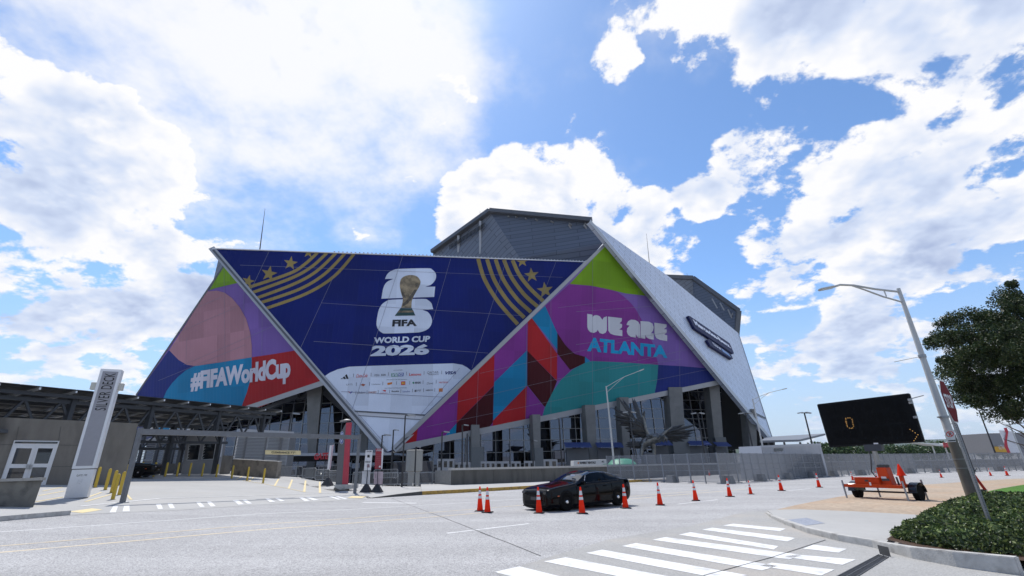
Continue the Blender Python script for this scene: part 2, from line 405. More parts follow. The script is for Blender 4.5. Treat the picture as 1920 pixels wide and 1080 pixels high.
# the whole terrain in one sheet, out to the horizon
gb = MB(); xs = [-6000, -2500, -900, -300, -120] + [-60 + 2.5 * i for i in range(81)] + [200, 400, 900, 2500, 6000]
ys = [-2500, -600, -150, -40] + [-20 + 2.5 * i for i in range(73)] + [220, 320, 500, 900, 2500, 7000]
PLAZA = -5.6                                                         # the stadium forecourt lies a storey below the street, behind barricades and wall
DROP = [(-25, 50.8), (-16, 45.8), (-11, 42.3), (-6.2, 42.8), (-4.6, 42.2), (1.2, 46.8), (10.4, 55.6), (21.6, 67.4), (43.6, 83.4), (73.6, 96.4), (111.6, 109.4), (150, 122), (150, 330), (-150, 330), (-150, 160), (-50, 95)]
def in_drop(x, y):
    c_ = False
    for i in range(len(DROP)):
        a, d_ = DROP[i], DROP[i - 1]
        if (a[1] > y) != (d_[1] > y) and x < (d_[0] - a[0]) * (y - a[1]) / (d_[1] - a[1]) + a[0]: c_ = not c_
    return c_
for y in ys:
    for x in xs: gb.v.append(Vector((x, y, PLAZA if in_drop(x, y) else gz(x, y) - .012)))
W_ = len(xs)
for j in range(len(ys) - 1):
    for i in range(W_ - 1): gb.f.append((j * W_ + i, j * W_ + i + 1, (j + 1) * W_ + i + 1, (j + 1) * W_ + i))
struct(gb.build('ground', gm('plaza_concrete', (.27, .265, .26), .08, 30, .1, bump=.05)))

# road: long diagonal carriageway in the foreground
ke = [G(*p) for p in ((0, 978), (60, 972), (130, 966), (215, 962), (330, 957), (480, 947), (690, 936))]          # far road edge, left
kr = [G(*p) for p in ((696, 934), (790, 928), (880, 923), (990, 916.5), (1100, 909), (1200, 903.5))]             # yellow kerb
far = [Vector((18, 52, 0)), Vector((34.5, 61, 0)), Vector((60, 74, 0)), Vector((100, 90, 0)), Vector((160, 110, 0))]
near = [Vector((160, 60, 0)), Vector((90, 58, 0)), Vector((60, 46, 0)), Vector((40, 34, 0)), Vector((30, 8, 0)), Vector((22, -12, 0)), Vector((-40, -14, 0)), Vector((-40, 4, 0))]
struct(sheet('road', [(p.x, p.y) for p in [Vector((-40, 12, 0))] + ke + kr + far + near], 0.0, m_asph))
# white crossing field of smoother concrete in the near right corner
struct(sheet('crossing_apron', gpts((930, 1075), (1140, 1012), (1300, 985), (1395, 960), (1440, 957), (1460, 975), (1520, 1000), (1640, 1028), (1800, 1056), (1919, 1079)) + [(7.6, 4.4), (2.0, 4.4)], .004, m_conc2))
# driveway apron and deck entrance
struct(sheet('driveway', gpts((60, 972.5), (130, 966), (215, 962), (330, 957), (480, 947), (690, 936), (668, 915), (560, 895), (430, 888)) + [(-34, 56), (-46, 50), (-40, 36), (-34, 24), (-24, 16)], .006, m_conc))
struct(sheet('sidewalk', [(p.x, p.y) for p in kr[1:]] + [(14.5, 47.6), (10.4, 52.2), (7, 56), (-4.8, 42.0), (-6.2, 42.5), (-8.2, 41.6)], .19, m_conc, skirt=.8))
struct(sheet('terrace', [(kr[0].x, kr[0].y), (kr[1].x, kr[1].y), (-8.2, 41.6), (-11, 42.0), (-16, 45.5), (-25, 50.5)] + gpts((519, 895.5), (590, 902), (668, 916)), .013, m_conc, skirt=.6))
# right corner: pale sidewalk, tan brick, bed and lawn
corner = [G(*p) for p in ((1440, 962), (1452, 972), (1480, 985), (1520, 1000), (1580, 1015), (1645, 1027), (1662, 1032), (1720, 1048), (1800, 1063), (1919, 1079))]
cin = [G(*p) for p in ((1447, 961), (1500, 960), (1600, 964), (1740, 972))]
struct(sheet('corner_sidewalk', [(p.x, p.y) for p in corner[:7]] + [(G(1668, 1020).x, G(1668, 1020).y), (G(1740, 972).x, G(1740, 972).y), (cin[2].x, cin[2].y), (cin[1].x, cin[1].y), (cin[0].x, cin[0].y)], .09, m_conc, skirt=.1))
struct(sheet('brick_paving', gpts((1450, 960), (1490, 950), (1560, 936), (1640, 921), (1735, 910), (1900, 899)) + [(64, 48), (44, 22), (30, 16)] + gpts((1900, 985), (1740, 972.5), (1600, 964.5), (1500, 960.5)), .05, m_tan, skirt=.06))
kerb_hs = [.04, .09, .11, .13, .14, .15, .15, .2, .24, .26]
struct(kerb('kerb', corner, .17, .15, m_kerb, kerb_hs))
struct(kerb('kerb', [G(*p) for p in ((-30, 980), (0, 977), (60, 971.5), (128, 965.5))], .18, .14, m_kerb))
struct(kerb('painted_kerb', [kr[1], kr[2], kr[3], kr[4], kr[5], Vector((14.5, 47.8, 0))], .18, .205, m_yelk))
struct(kerb('kerb', [kr[0], (kr[0] + kr[1]) / 2, kr[1]], .18, .135, mat('sooty_kerb', (.07, .068, .065, 1), .85, var=.3, scale=6, bump=.3), [.02, .13, .205]))
m_lawn = gm('lawn_grass', (.06, .15, .018), .5, 90, .2, bump=.6)
struct(sheet('lawn', gpts((1853, 925), (1880, 919), (1919, 912)) + [(34, 30), (38, 22), (30, 14)] + gpts((1919, 960), (1880, 950), (1858, 938)), .10, m_lawn))
bedp = gpts((1666, 1026), (1700, 1000), (1745, 968), (1790, 945), (1850, 938)) + [(26, 21), (24, 13), (12.0, 6.0)] + gpts((1919, 1070), (1800, 1057), (1720, 1042))
struct(sheet('planting_bed', bedp, .15, gm('bark_mulch', (.06, .035, .022), .5, 40, .2, bump=.6), 1.0))

# painted markings
def mk(o): return struct(o)
for a in ((0, 997.5), (480, 964)), ((480, 964), (1000, 934)), ((1180, 921), (1330, 912)): mk(strip('edge_line', a, .09, .004, m_wornw))
for a, b, w in (((-40, 1028), (0, 1024), .11), ((0, 1024), (480, 984), .11), ((480, 984), (985, 947), .11), ((1180, 931), (1330, 919), .13)): mk(strip('centre_line', (a, b), w, .004, m_yel))
for a, b, w in (((-40, 1040), (0, 1036), .13), ((0, 1036), (480, 994), .13), ((480, 994), (900, 962), .13), ((1180, 936), (1400, 917), .15)): mk(strip('centre_line', (a, b), w, .004, m_yel))
for a, b in (((838, 1000), (992, 982)), ((1270, 945.5), (1346, 937)), ((1474, 920.5), (1520, 916))): mk(strip('lane_dash', (a, b), .11, .004, m_white))
mk(strip('stop_line', ((680, 942), (780, 943.5)), .3, .004, m_wornw))
K1 = cr(900, 920, 540 / 1920)
bars = [((95, 545), (265, 508), (900, 665), (640, 690)), ((425, 475), (570, 447), (1500, 620), (1300, 650)), ((705, 418), (815, 396), (1790, 568), (1600, 590)), ((945, 372), (1040, 352), (1985, 505), (1880, 535)),
        ((1150, 330), (1235, 312), (2150, 432), (2060, 462)), ((1325, 295), (1405, 279), (1990, 373), (1960, 395)), ((1480, 262), (1550, 249), (2105, 318), (2050, 341)), ((1620, 234), (1690, 222), (2040, 255), (2000, 272))]
for i, bq in enumerate(bars): mk(sheet('crossing_bar', gpts(*K1(*bq)), .0085, m_white))
for bq in (((1505, 1029.5), (1525, 1022), (1588, 1030), (1573, 1037)), ((1470, 1045), (1492, 1040.5), (1605, 1050), (1580, 1060)), ((1425, 1062), (1447, 1056), (1565, 1069), (1540, 1080))): mk(sheet('crossing_bar', gpts(*bq), .0085, m_white))
mk(strip('entrance_line', ((150, 950), (300, 935), (480, 929.5), (640, 924)), .16, .0175, m_white))
K2 = cr(0, 900, .25)
dash = [((820, 245), (850, 197), (885, 197), (868, 245)), ((918, 238), (930, 195), (970, 193), (972, 236)), ((1185, 220), (1168, 182), (1205, 180), (1222, 218)), ((1275, 215), (1255, 178), (1290, 176), (1312, 212)),
        ((1500, 204), (1470, 168), (1500, 166), (1535, 202)), ((1580, 200), (1550, 164), (1580, 162), (1618, 197)), ((1790, 188), (1745, 154), (1775, 152), (1830, 186))]
for dq in dash: mk(sheet('driveway_bar', gpts(*K2(*dq)), .0105, m_wornw))
K3 = cr(440, 880, .25)
for dq in (((25, 268), (-5, 235), (25, 232), (68, 264)), ((95, 262), (55, 232), (85, 229), (132, 260)), ((265, 250), (228, 222), (255, 220), (305, 247)), ((345, 244), (300, 218), (325, 216), (378, 241)), ((525, 242), (480, 214), (508, 211), (565, 239)), ((590, 236), (530, 211), (560, 209), (632, 233)), ((775, 230), (700, 206), (725, 203), (800, 228)), ((830, 228), (745, 204), (775, 202), (845, 224))):
    mk(sheet('driveway_bar', gpts(*K3(*dq)), .0175, m_wornw))
mk(sheet('tactile_mat', gpts(*K2((510, 240), (690, 215), (770, 225), (620, 250))), .014, m_yelb))
mk(sheet('tactile_mat', gpts(*K3((845, 217), (880, 203), (985, 206), (955, 219))), .021, m_yelb))
for a, b in (((320, 85), (470, 55)), ((290, 120), (480, 85)), ((270, 165), (470, 130)), ((640, 165), (830, 110)), ((660, 130), (760, 95)), ((940, 100), (985, 150))): mk(strip('hatch_line', K2(a, b), .10, .0175, m_yelb))
for a, b in (((10, 80), (55, 52)), ((110, 90), (140, 62)), ((300, 125), (330, 72)), ((405, 145), (432, 78)), ((522, 170), (532, 85)), ((640, 178), (638, 95))): mk(strip('hatch_line', K3(a, b), .14, .0175, m_yelb))
mk(strip('hatch_line', K3((60, 85), (220, 110), (400, 145), (530, 172)), .10, .0195, m_yelb))
mk(strip('sealed_joint', K3((1180, 218), (1330, 275), (1560, 360), (1919, 500)), .03, .0045, m_dark))
mk(strip('sealed_joint', K1((0, 278), (180, 345), (405, 436)), .03, .0045, m_dark))
mk(strip('sealed_joint', ((1320, 1080), (1450, 1045), (1548, 1013)), .025, .010, m_dark))
# drain channel with grating bars, and the tactile plate on the corner
dr = thing('drain_channel', 'dark slotted drain channel across the crossing below the kerb inlet', 'drain', G(1620, 1058))
g4 = [G(*p) for p in ((1648, 1040.5), (1667, 1045.5), (1612, 1080), (1573, 1080))]
ext = 1.35
g4[2] = g4[1] + (g4[2] - g4[1]) * ext; g4[3] = g4[0] + (g4[3] - g4[0]) * ext
b = MB(); b.poly([Vector((p.x, p.y, gz(p.x, p.y) + .006)) for p in g4]); b.build('channel_bed', m_dark, dr, world=True)
for k in (0.0, .46, .94):
    a = g4[0].lerp(g4[1], k); c = g4[3].lerp(g4[2], k); a2 = g4[0].lerp(g4[1], k + .06); c2 = g4[3].lerp(g4[2], k + .06)
    b = MB(); b.prism([Vector((p.x, p.y, gz(p.x, p.y) + .005)) for p in (a, a2, c2, c)], (0, 0, .012)); b.build('rail', mat('cast_iron', (.10, .10, .105, 1), .5, .6), dr, world=True)
for i in range(60):
    t0 = (i + .3) / 60; t1 = (i + .65) / 60
    q = [g4[0].lerp(g4[3], t0).lerp(g4[1].lerp(g4[2], t0), .04), g4[0].lerp(g4[3], t0).lerp(g4[1].lerp(g4[2], t0), .96), g4[0].lerp(g4[3], t1).lerp(g4[1].lerp(g4[2], t1), .96), g4[0].lerp(g4[3], t1).lerp(g4[1].lerp(g4[2], t1), .04)]
    b = MB(); b.prism([Vector((p.x, p.y, gz(p.x, p.y) + .004)) for p in q], (0, 0, .009)); b.build('grate_bar', mat('cast_iron', (.10, .10, .105, 1)), dr, world=True)
tp = gpts((1478, 981), (1514, 977), (1549, 988), (1506, 993.5)); struct(sheet('tactile_plate', tp, .095, gm('grey_truncated_domes', (.27, .29, .34), .3, 60, .05, bump=.5)))
b = MB(); q = [G(*p) for p in ((1646, 1024), (1668, 1029.5), (1671, 1043), (1651, 1038))]
inl = MB(); i0, i1 = G(1650, 1040), G(1670, 1045)
inl.prism([i0 + Vector((0, 0, .01)), i1 + Vector((0, 0, .01)), i1 + Vector((0, 0, .17)), i0 + Vector((0, 0, .17))], (0, -.012, 0)); struct(inl.build('kerb_inlet', m_dark))
# ================================================================== STADIUM
def panel_mat(name, col, u, spacing=1.3, rough=.45, metal=0.0, line=.16, dots=0.0):
    """metal cladding: standing ribs across direction u, faint paler rib lines"""
    m = bpy.data.materials.new(name); m.use_nodes = True; t = m.node_tree; b = t.nodes['Principled BSDF']; L = t.links.new
    tcn = t.nodes.new('ShaderNodeTexCoord'); dn = t.nodes.new('ShaderNodeVectorMath'); dn.operation = 'DOT_PRODUCT'
    L(tcn.outputs['Object'], dn.inputs[0]); dn.inputs[1].default_value = tuple(Vector(u).normalized() / spacing)
    fr = t.nodes.new('ShaderNodeMath'); fr.operation = 'FRACT'; L(dn.outputs['Value'], fr.inputs[0])
    pg_ = t.nodes.new('ShaderNodeMath'); pg_.operation = 'PINGPONG'; L(fr.outputs[0], pg_.inputs[0]); pg_.inputs[1].default_value = .5
    mr = t.nodes.new('ShaderNodeMapRange'); mr.interpolation_type = 'SMOOTHSTEP'; L(pg_.outputs[0], mr.inputs[0]); mr.inputs[1].default_value = .0; mr.inputs[2].default_value = .1; mr.inputs[3].default_value = 1; mr.inputs[4].default_value = 0
    no = t.nodes.new('ShaderNodeTexNoise'); L(tcn.outputs['Object'], no.inputs['Vector']); no.inputs['Scale'].default_value = .35; no.inputs['Detail'].default_value = 5
    nr = t.nodes.new('ShaderNodeMapRange'); L(no.outputs[0], nr.inputs[0]); nr.inputs[1].default_value = .35; nr.inputs[2].default_value = .7; nr.inputs[4].default_value = line
    ml = t.nodes.new('ShaderNodeMath'); ml.operation = 'MULTIPLY'; L(mr.outputs[0], ml.inputs[0]); L(nr.outputs[0], ml.inputs[1])
    n2 = t.nodes.new('ShaderNodeTexNoise'); L(tcn.outputs['Object'], n2.inputs['Vector']); n2.inputs['Scale'].default_value = .09; n2.inputs['Detail'].default_value = 4
    n2r = t.nodes.new('ShaderNodeMapRange'); L(n2.outputs[0], n2r.inputs[0]); n2r.inputs[1].default_value = .3; n2r.inputs[2].default_value = .7; n2r.inputs[3].default_value = .9; n2r.inputs[4].default_value = 1.1
    # each sheet of the wrap took the print a little differently
    def cell(src_, sc_):
        a_ = t.nodes.new('ShaderNodeMath'); a_.operation = 'MULTIPLY'; L(src_, a_.inputs[0]); a_.inputs[1].default_value = sc_; f_ = t.nodes.new('ShaderNodeMath'); f_.operation = 'FLOOR'; L(a_.outputs[0], f_.inputs[0]); return f_.outputs[0]
    sz = t.nodes.new('ShaderNodeSeparateXYZ'); L(tcn.outputs['Object'], sz.inputs[0]); cbx_ = t.nodes.new('ShaderNodeCombineXYZ'); L(cell(dn.outputs['Value'], .25), cbx_.inputs[0]); L(cell(sz.outputs[2], .14), cbx_.inputs[1])
    wn = t.nodes.new('ShaderNodeTexWhiteNoise'); L(cbx_.outputs[0], wn.inputs['Vector']); wr2 = t.nodes.new('ShaderNodeMapRange'); L(wn.outputs['Value'], wr2.inputs[0]); wr2.inputs[3].default_value = .88; wr2.inputs[4].default_value = 1.12
    pr2 = t.nodes.new('ShaderNodeMath'); pr2.operation = 'MULTIPLY'; L(n2r.outputs[0], pr2.inputs[0]); L(wr2.outputs[0], pr2.inputs[1])
    mv = t.nodes.new('ShaderNodeVectorMath'); mv.operation = 'MULTIPLY'; mv.inputs[0].default_value = col[:3]; L(pr2.outputs[0], mv.inputs[1])
    mx = t.nodes.new('ShaderNodeMix'); mx.data_type = 'RGBA'; L(ml.outputs[0], mx.inputs['Factor']); L(mv.outputs[0], mx.inputs['A'])
    mx.inputs['B'].default_value = tuple(min(1, c * 1.25 + .05) for c in col[:3]) + (1,)
    L(mx.outputs['Result'], b.inputs['Base Color']); b.inputs['Roughness'].default_value = rough; b.inputs['Metallic'].default_value = metal; b.inputs['Specular IOR Level'].default_value = .13
    bu = t.nodes.new('ShaderNodeBump'); bu.inputs['Strength'].default_value = .25; bu.inputs['Distance'].default_value = .12; L(mr.outputs[0], bu.inputs['Height']); L(bu.outputs[0], b.inputs['Normal'])
    return m
def course_mat(name, col, axis, rowdir, rh, bw, rough=.5, metal=.3, contrast=.45, var=.1):
    """coursed metal shingles: brick pattern in the plane spanned by axis (along) and rowdir (up)"""
    m = bpy.data.materials.new(name); m.use_nodes = True; t = m.node_tree; b = t.nodes['Principled BSDF']; L = t.links.new
    tcn = t.nodes.new('ShaderNodeTexCoord'); cb = t.nodes.new('ShaderNodeCombineXYZ')
    for i, d in enumerate((axis, rowdir)):
        dn = t.nodes.new('ShaderNodeVectorMath'); dn.operation = 'DOT_PRODUCT'; L(tcn.outputs['Object'], dn.inputs[0]); dn.inputs[1].default_value = tuple(Vector(d).normalized()); L(dn.outputs['Value'], cb.inputs[i])
    br = t.nodes.new('ShaderNodeTexBrick'); L(cb.outputs[0], br.inputs['Vector']); br.inputs['Scale'].default_value = 1
    br.inputs['Row Height'].default_value = rh; br.inputs['Brick Width'].default_value = bw; br.inputs['Mortar Size'].default_value = rh * .07; br.inputs['Mortar Smooth'].default_value = .3
    br.inputs['Color1'].default_value = tuple(c * (1 + var) for c in col[:3]) + (1,); br.inputs['Color2'].default_value = tuple(c * (1 - var) for c in col[:3]) + (1,)
    br.inputs['Mortar'].default_value = tuple(c * (1 - contrast) for c in col[:3]) + (1,)
    L(br.outputs['Color'], b.inputs['Base Color']); b.inputs['Roughness'].default_value = rough; b.inputs['Metallic'].default_value = metal
    bu = t.nodes.new('ShaderNodeBump'); bu.inputs['Strength'].default_value = .4; bu.inputs['Distance'].default_value = .1; bu.invert = True; L(br.outputs['Fac'], bu.inputs['Height']); L(bu.outputs[0], b.inputs['Normal'])
    return m

TIP = at(727, 848, 112)
NAV = Plane.span(TIP, (.956, .29, 0), (204, 395, 1363))
MUR = Plane.span(at(738, 841, 113), (1931, 912, 0), (301, -990, 5008))
MUL = Plane.span(NAV.h(605, 717) + Vector((0, .4, 0)), (-2330, 912, 0), (-378, -998, 5028))
uN, uR, uL = (.956, .29, 0), (1931, 912, 0), (2330, -912, 0)
st = thing('stadium', 'huge angular stadium wrapped in navy and multicolour world cup murals', 'stadium', (TIP.x, TIP.y, gz(TIP.x, TIP.y)))
C = dict(navy=s2l(17, 34, 112), white=s2l(214, 220, 232), gold=s2l(168, 146, 88), green=s2l(128, 172, 28), magenta=s2l(140, 58, 152), violet=s2l(136, 104, 184), teal=s2l(48, 148, 152), cyan=s2l(20, 140, 190),
         red=s2l(184, 34, 42), maroon=s2l(72, 8, 22), pink=s2l(190, 138, 150), blue=s2l(30, 48, 130))
def pm(c, u, tag_): return panel_mat('clad_%s_%s' % (c, tag_), tuple(x * (.92 if c == 'white' else .78) for x in C[c][:3]) + (1,), u)
PM = {}
def pmat(c, t_):
    if (c, t_) not in PM: PM[(c, t_)] = pm(c, {'n': uN, 'r': uR, 'l': uL}[t_], t_)
    return PM[(c, t_)]
m_trim = mat('edge_trim_metal', (.36, .37, .39, 1), .45, .3, var=.06, scale=.4)
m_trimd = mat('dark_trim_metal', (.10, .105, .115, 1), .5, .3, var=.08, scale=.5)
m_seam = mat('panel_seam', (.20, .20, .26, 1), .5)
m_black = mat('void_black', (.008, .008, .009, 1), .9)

# --- left mural (triangle that leans out, left end farther away)
K6 = cr(240, 440, 460 / 1461)
lm = MUL.shape([(419.5, 499), (397.5, 531), (255.7, 740.7), (194, 829), (200, 852), (607, 717)], 0, 'mural', pmat('violet', 'l'), st, th=1.2)
lm['label'] = 'left mural with pink, violet, cyan and red shapes'
MUL.shape(K6((572, 186), (482, 332), (520, 318), (585, 303), (655, 287)), .06, 'colour_field', pmat('green', 'l'), lm)
MUL.shape(K6((470, 338), (530, 333), (575, 345), (620, 378), (665, 432), (703, 500), (727, 580), (737, 660), (737, 730), (560, 760), (400, 782), (350, 775), (300, 745), (245, 688)), .06, 'colour_field', pmat('pink', 'l'), lm)
lb = [(737, 730), (737, 800), (727, 870), (708, 940), (680, 1015), (655, 1078)]
MUL.shape(K6((400, 782), (560, 758), *lb) + [(300, 818)] + K6((150, 1200), (180, 1050), (212, 970), (230, 930), (262, 885), (300, 845), (345, 808)), .06, 'colour_field', pmat('cyan', 'l'), lm)
MUL.shape(K6((245, 688), (300, 745), (350, 775), (400, 782), (345, 808), (300, 845), (262, 885), (230, 930), (212, 970), (180, 1050), (150, 1200)) + [(270, 828), (200, 851), (195, 829), (257, 739)], .06, 'colour_field', pmat('blue', 'l'), lm)
MUL.shape(K6((737, 730), (860, 712), (1003, 688)) + [(606, 717)] + K6(*lb[::-1][:-1]), .06, 'colour_field', pmat('red', 'l'), lm)
K7 = cr(340, 660, .125)
text_on('#FIFAWorldCup', MUL, K7((150, 303), (1640, 60), (1635, 470), (128, 648)), .14, panel_mat('lettering_white_l', s2l(206, 204, 216), uL), lm, bold=.052, space=.97)
for a, b in (((280, 590), (645, 432)), ((330, 775), (860, 548)), ((180, 870), (700, 655)), ((395, 440), (560, 370))): MUL.line(*K6(a, b), .07, .16, 'seam', m_seam, lm)
for a, b in (((572, 200), (578, 778)), ((800, 470), (796, 715)), ((350, 610), (345, 770)), ((690, 320), (690, 540))): MUL.line(*K6(a, b), .07, .16, 'seam', m_seam, lm)
MUL.line((606, 717.5), (200, 853), 1.25, .12, 'lower_trim', m_trim, st)
MUL.line((255, 741), (421, 496), .6, .1, 'edge_trim', m_trimd, st)
# stepped clip along the outer left edge
for i in range(30):
    t = .06 + i * .03; p = (421 + (196 - 421) * t, 496 + (829 - 496) * t)
    b = MB(); b.box(MUL.h(p[0] - 2, p[1]) - MUL.n * .6, (.5, .5, .9)); b.build('edge_clip', m_trimd, lm, world=True)

# --- centre banner (inverted triangle leaning back)
nb = NAV.shape([(401, 467), (1098, 491), (738, 843), (727, 848), (722, 846)], 0, 'banner', pmat('navy', 'n'), st, th=1.2)
nb['label'] = 'navy banner with trophy emblem and gold stripes'
WH = [(606.7, 706.7), (618, 699), (633, 692.5), (655, 687.5), (700, 685.8), (780, 683.2), (850, 681.3), (866.7, 684), (876, 689), (883, 694.5)]
NAV.shape(WH + [(797, 777), (661, 769.5)], .06, 'sponsor_field', pmat('white', 'n'), nb)
NAV.shape([(666, 778.5), (790, 787), (737, 842.5), (727, 847), (722, 845)], .06, 'lower_field', pmat('white', 'n'), nb)
g_ = MB(); a = [NAV.h(661, 769, .2), NAV.h(797, 776.8, .2), NAV.h(790, 787, .2), NAV.h(666, 778.5, .2)]
NAV.shape([(661, 769.5), (797, 777), (795, 779.5), (662.5, 772)], .22, 'gutter_lip', m_trimd, nb)
NAV.shape([(662.5, 772), (795, 779.5), (790, 787), (666, 778.5)], .10, 'gutter', mat('gutter_metal', (.5, .5, .52, 1), .4, .3), nb)
NAV.shape([(665, 778), (790, 786.3), (789.6, 787.4), (665.6, 779)], .22, 'gutter_lip', m_trimd, nb)
m_gold = pmat('gold', 'n')
def ribbon(pl, pts, wpx, off, m, parent, name='stripe'):
    n = len(pts); fine = []
    for i in range(n - 1):                                             # Catmull-Rom through the survey points
        p0, p1, p2, p3 = pts[max(i - 1, 0)], pts[i], pts[i + 1], pts[min(i + 2, n - 1)]
        for k in range(6):
            t = k / 6; f = lambda a, b, c, d: .5 * (2 * b + (c - a) * t + (2 * a - 5 * b + 4 * c - d) * t * t + (3 * b - a - 3 * c + d) * t ** 3)
            fine.append((f(p0[0], p1[0], p2[0], p3[0]), f(p0[1], p1[1], p2[1], p3[1])))
    fine.append(pts[-1]); L, Rr = [], []
    for i, p in enumerate(fine):
        a, c = fine[max(i - 1, 0)], fine[min(i + 1, len(fine) - 1)]; d = Vector((c[0] - a[0], c[1] - a[1])).normalized()
        L.append((p[0] - d.y * wpx / 2, p[1] + d.x * wpx / 2)); Rr.append((p[0] + d.y * wpx / 2, p[1] - d.x * wpx / 2))
    b = MB(); vs = [pl.h(*q, off) for q in L] + [pl.h(*q, off) for q in Rr]; k = len(L)
    b.add(vs, [(i, i + 1, k + i + 1, k + i) for i in range(k - 1)]); return b.build(name, m, parent, world=True)
for s_ in (((1130, 106), (1050, 178), (960, 232), (715, 315)), ((1185, 108), (1095, 190), (975, 258), (740, 345)), ((1238, 110), (1120, 220), (985, 295), (765, 378)), ((1292, 112), (1170, 235), (1020, 325), (790, 405)), ((1347, 114), (1225, 250), (1060, 352), (820, 440))):
    ribbon(NAV, K6(*s_), 5.6, .08, m_gold, nb)
K8 = cr(580, 440, 540 / 1389)
for s_ in (((814, 116), (845, 215), (912, 325), (1005, 432)), ((857, 118), (893, 220), (958, 320), (1037, 400)), ((898, 119), (935, 215), (1000, 308), (1069, 373)), ((938, 121), (975, 205), (1035, 287), (1101, 347)), ((980, 123), (1012, 192), (1062, 257), (1128, 320))):
    ribbon(NAV, K8(*s_), 7.2, .08, m_gold, nb)
def star(pl, cx_, cy_, r, rot, off, m, parent, keep=None):
    pts = [(cx_ + (r if i % 2 == 0 else r * .40) * math.sin(rot + i * math.pi / 5), cy_ - (r if i % 2 == 0 else r * .40) * math.cos(rot + i * math.pi / 5)) for i in range(10)]
    if keep: pts = [p if p[1] > keep else (p[0], keep) for p in pts]
    return pl.shape(pts, off, 'star', m, parent)
for (x, y, r, ro) in ((968, 170, 44, .15), (840, 233, 50, .2), (716, 278, 40, .25)): star(NAV, *K6((x, y))[0], r * .315, ro, .08, m_gold, nb)
star(NAV, *K6((1075, 106))[0], 11, .1, .08, m_gold, nb, keep=474)
for (x, y, r, ro) in ((1072, 195, 37, -.1), (1137, 268, 41, -.12)): star(NAV, *K8((x, y))[0], r * .389, ro, .08, m_gold, nb)
star(NAV, *K8((1026, 128))[0], 12, -.1, .08, m_gold, nb, keep=488.5)
K9 = cr(690, 490, 150 / 810)
def smooth(pts, k=4, sharp=()):
    n = len(pts); o = []
    for i in range(n):
        p0, p1, p2, p3 = pts[i - 1], pts[i], pts[(i + 1) % n], pts[(i + 2) % n]
        o.append(p1)
        if i in sharp or (i + 1) % n in sharp: continue
        for j in range(1, k):
            t = j / k; f = lambda a, b, c, d: .5 * (2 * b + (c - a) * t + (2 * a - 5 * b + 4 * c - d) * t * t + (3 * b - a - 3 * c + d) * t ** 3)
            o.append((f(p0[0], p1[0], p2[0], p3[0]), f(p0[1], p1[1], p2[1], p3[1])))
    return o
m_wl = pmat('white', 'n')
two = [(172, 178), (188, 140), (218, 108), (262, 86), (325, 76), (600, 70), (650, 84), (684, 120), (688, 165), (670, 205), (632, 240), (580, 258), (680, 256), (670, 360), (135, 378), (150, 290), (170, 235), (205, 200), (258, 177)]
NAV.shape(K9(*smooth(two, 4, (0, 11, 12, 13, 14, 18))), .08, 'emblem_numeral', m_wl, nb)
six = [(86, 640), (94, 560), (110, 490), (140, 437), (188, 402), (250, 388), (550, 380), (608, 394), (645, 430), (660, 484), (550, 491), (600, 510), (634, 550), (648, 600), (636, 650), (600, 690), (540, 714), (470, 722), (190, 731), (138, 720), (104, 690)]
NAV.shape(K9(*smooth(six, 4, (9, 10))), .08, 'emblem_numeral', m_wl, nb)
# generic gold cup on the emblem: bowl, stem bands, green foot
m_cup = mat('printed_gold', (.24, .18, .10, 1), .5, var=.75, scale=.55); m_cupd = mat('printed_gold_dark', (.09, .07, .045, 1), .5, var=.6, scale=1.1)
cup = [(322, 240), (332, 185), (368, 152), (430, 138), (492, 150), (524, 185), (532, 215), (515, 262), (486, 310), (458, 365), (442, 410), (440, 470), (335, 470), (348, 425), (352, 375), (338, 330), (328, 285)]
NAV.shape(K9(*smooth(cup, 3, (11, 12))), .12, 'emblem_cup', m_cup, nb)
NAV.shape(K9((500, 285), (470, 340), (400, 430), (345, 462), (352, 430), (395, 390), (440, 330), (470, 285)), .15, 'emblem_cup_band', m_cupd, nb)
NAV.shape(K9((340, 300), (365, 330), (385, 370), (360, 365), (344, 335)), .15, 'emblem_cup_band', m_cupd, nb)
NAV.shape(K9((332, 470), (442, 470), (480, 548), (270, 552)), .15, 'emblem_cup_foot', mat('printed_green', (.012, .05, .045, 1), .5), nb)
NAV.shape(K9((310, 500), (458, 497), (466, 515), (302, 520)), .17, 'emblem_cup_band', m_cup, nb)
m_ink = mat('print_ink_black', (.012, .012, .014, 1), .6)
text_on('FIFA', NAV, K9((250, 591), (490, 588), (494, 654), (243, 660)), .14, m_ink, nb, bold=.05)
text_on('WORLD CUP', NAV, K9((62, 770), (632, 753), (624, 815), (58, 832)), .14, m_wl, nb, bold=.045)
text_on('2026', NAV, K9((42, 850), (624, 836), (618, 945), (22, 962)), .14, m_wl, nb, bold=.055)
# sponsor marks in the pale field
K5 = cr(600, 680, 1 / 6)
def ink(n, c): return mat('print_ink_' + n, c, .6)
i_red, i_grn, i_blu, i_org, i_gry = ink('red', (.55, .03, .03, 1)), ink('green', (.02, .20, .10, 1)), ink('blue', (.02, .05, .25, 1)), ink('orange', (.6, .18, .02, 1)), ink('grey', (.12, .12, .14, 1))
for q in (((228, 184), (250, 172), (258, 184)), ((256, 166), (275, 152), (293, 184), (266, 184)), ((281, 145), (301, 128), (322, 182), (300, 183))): NAV.shape(K5(*q), .1, 'logo', m_ink, nb)
def word(t_, q, m, **k): return text_on(t_, NAV, K5(*q), .1, m, nb, name='sponsor_name', **k)
word('Coca-Cola', ((410, 128), (538, 124), (532, 164), (405, 168)), i_red, shear=.35, bold=.01)
word('HYUNDAI', ((612, 130), (668, 127), (668, 150), (612, 153)), i_gry); word('KIA', ((690, 128), (742, 125), (742, 146), (690, 149)), m_ink, bold=.02)
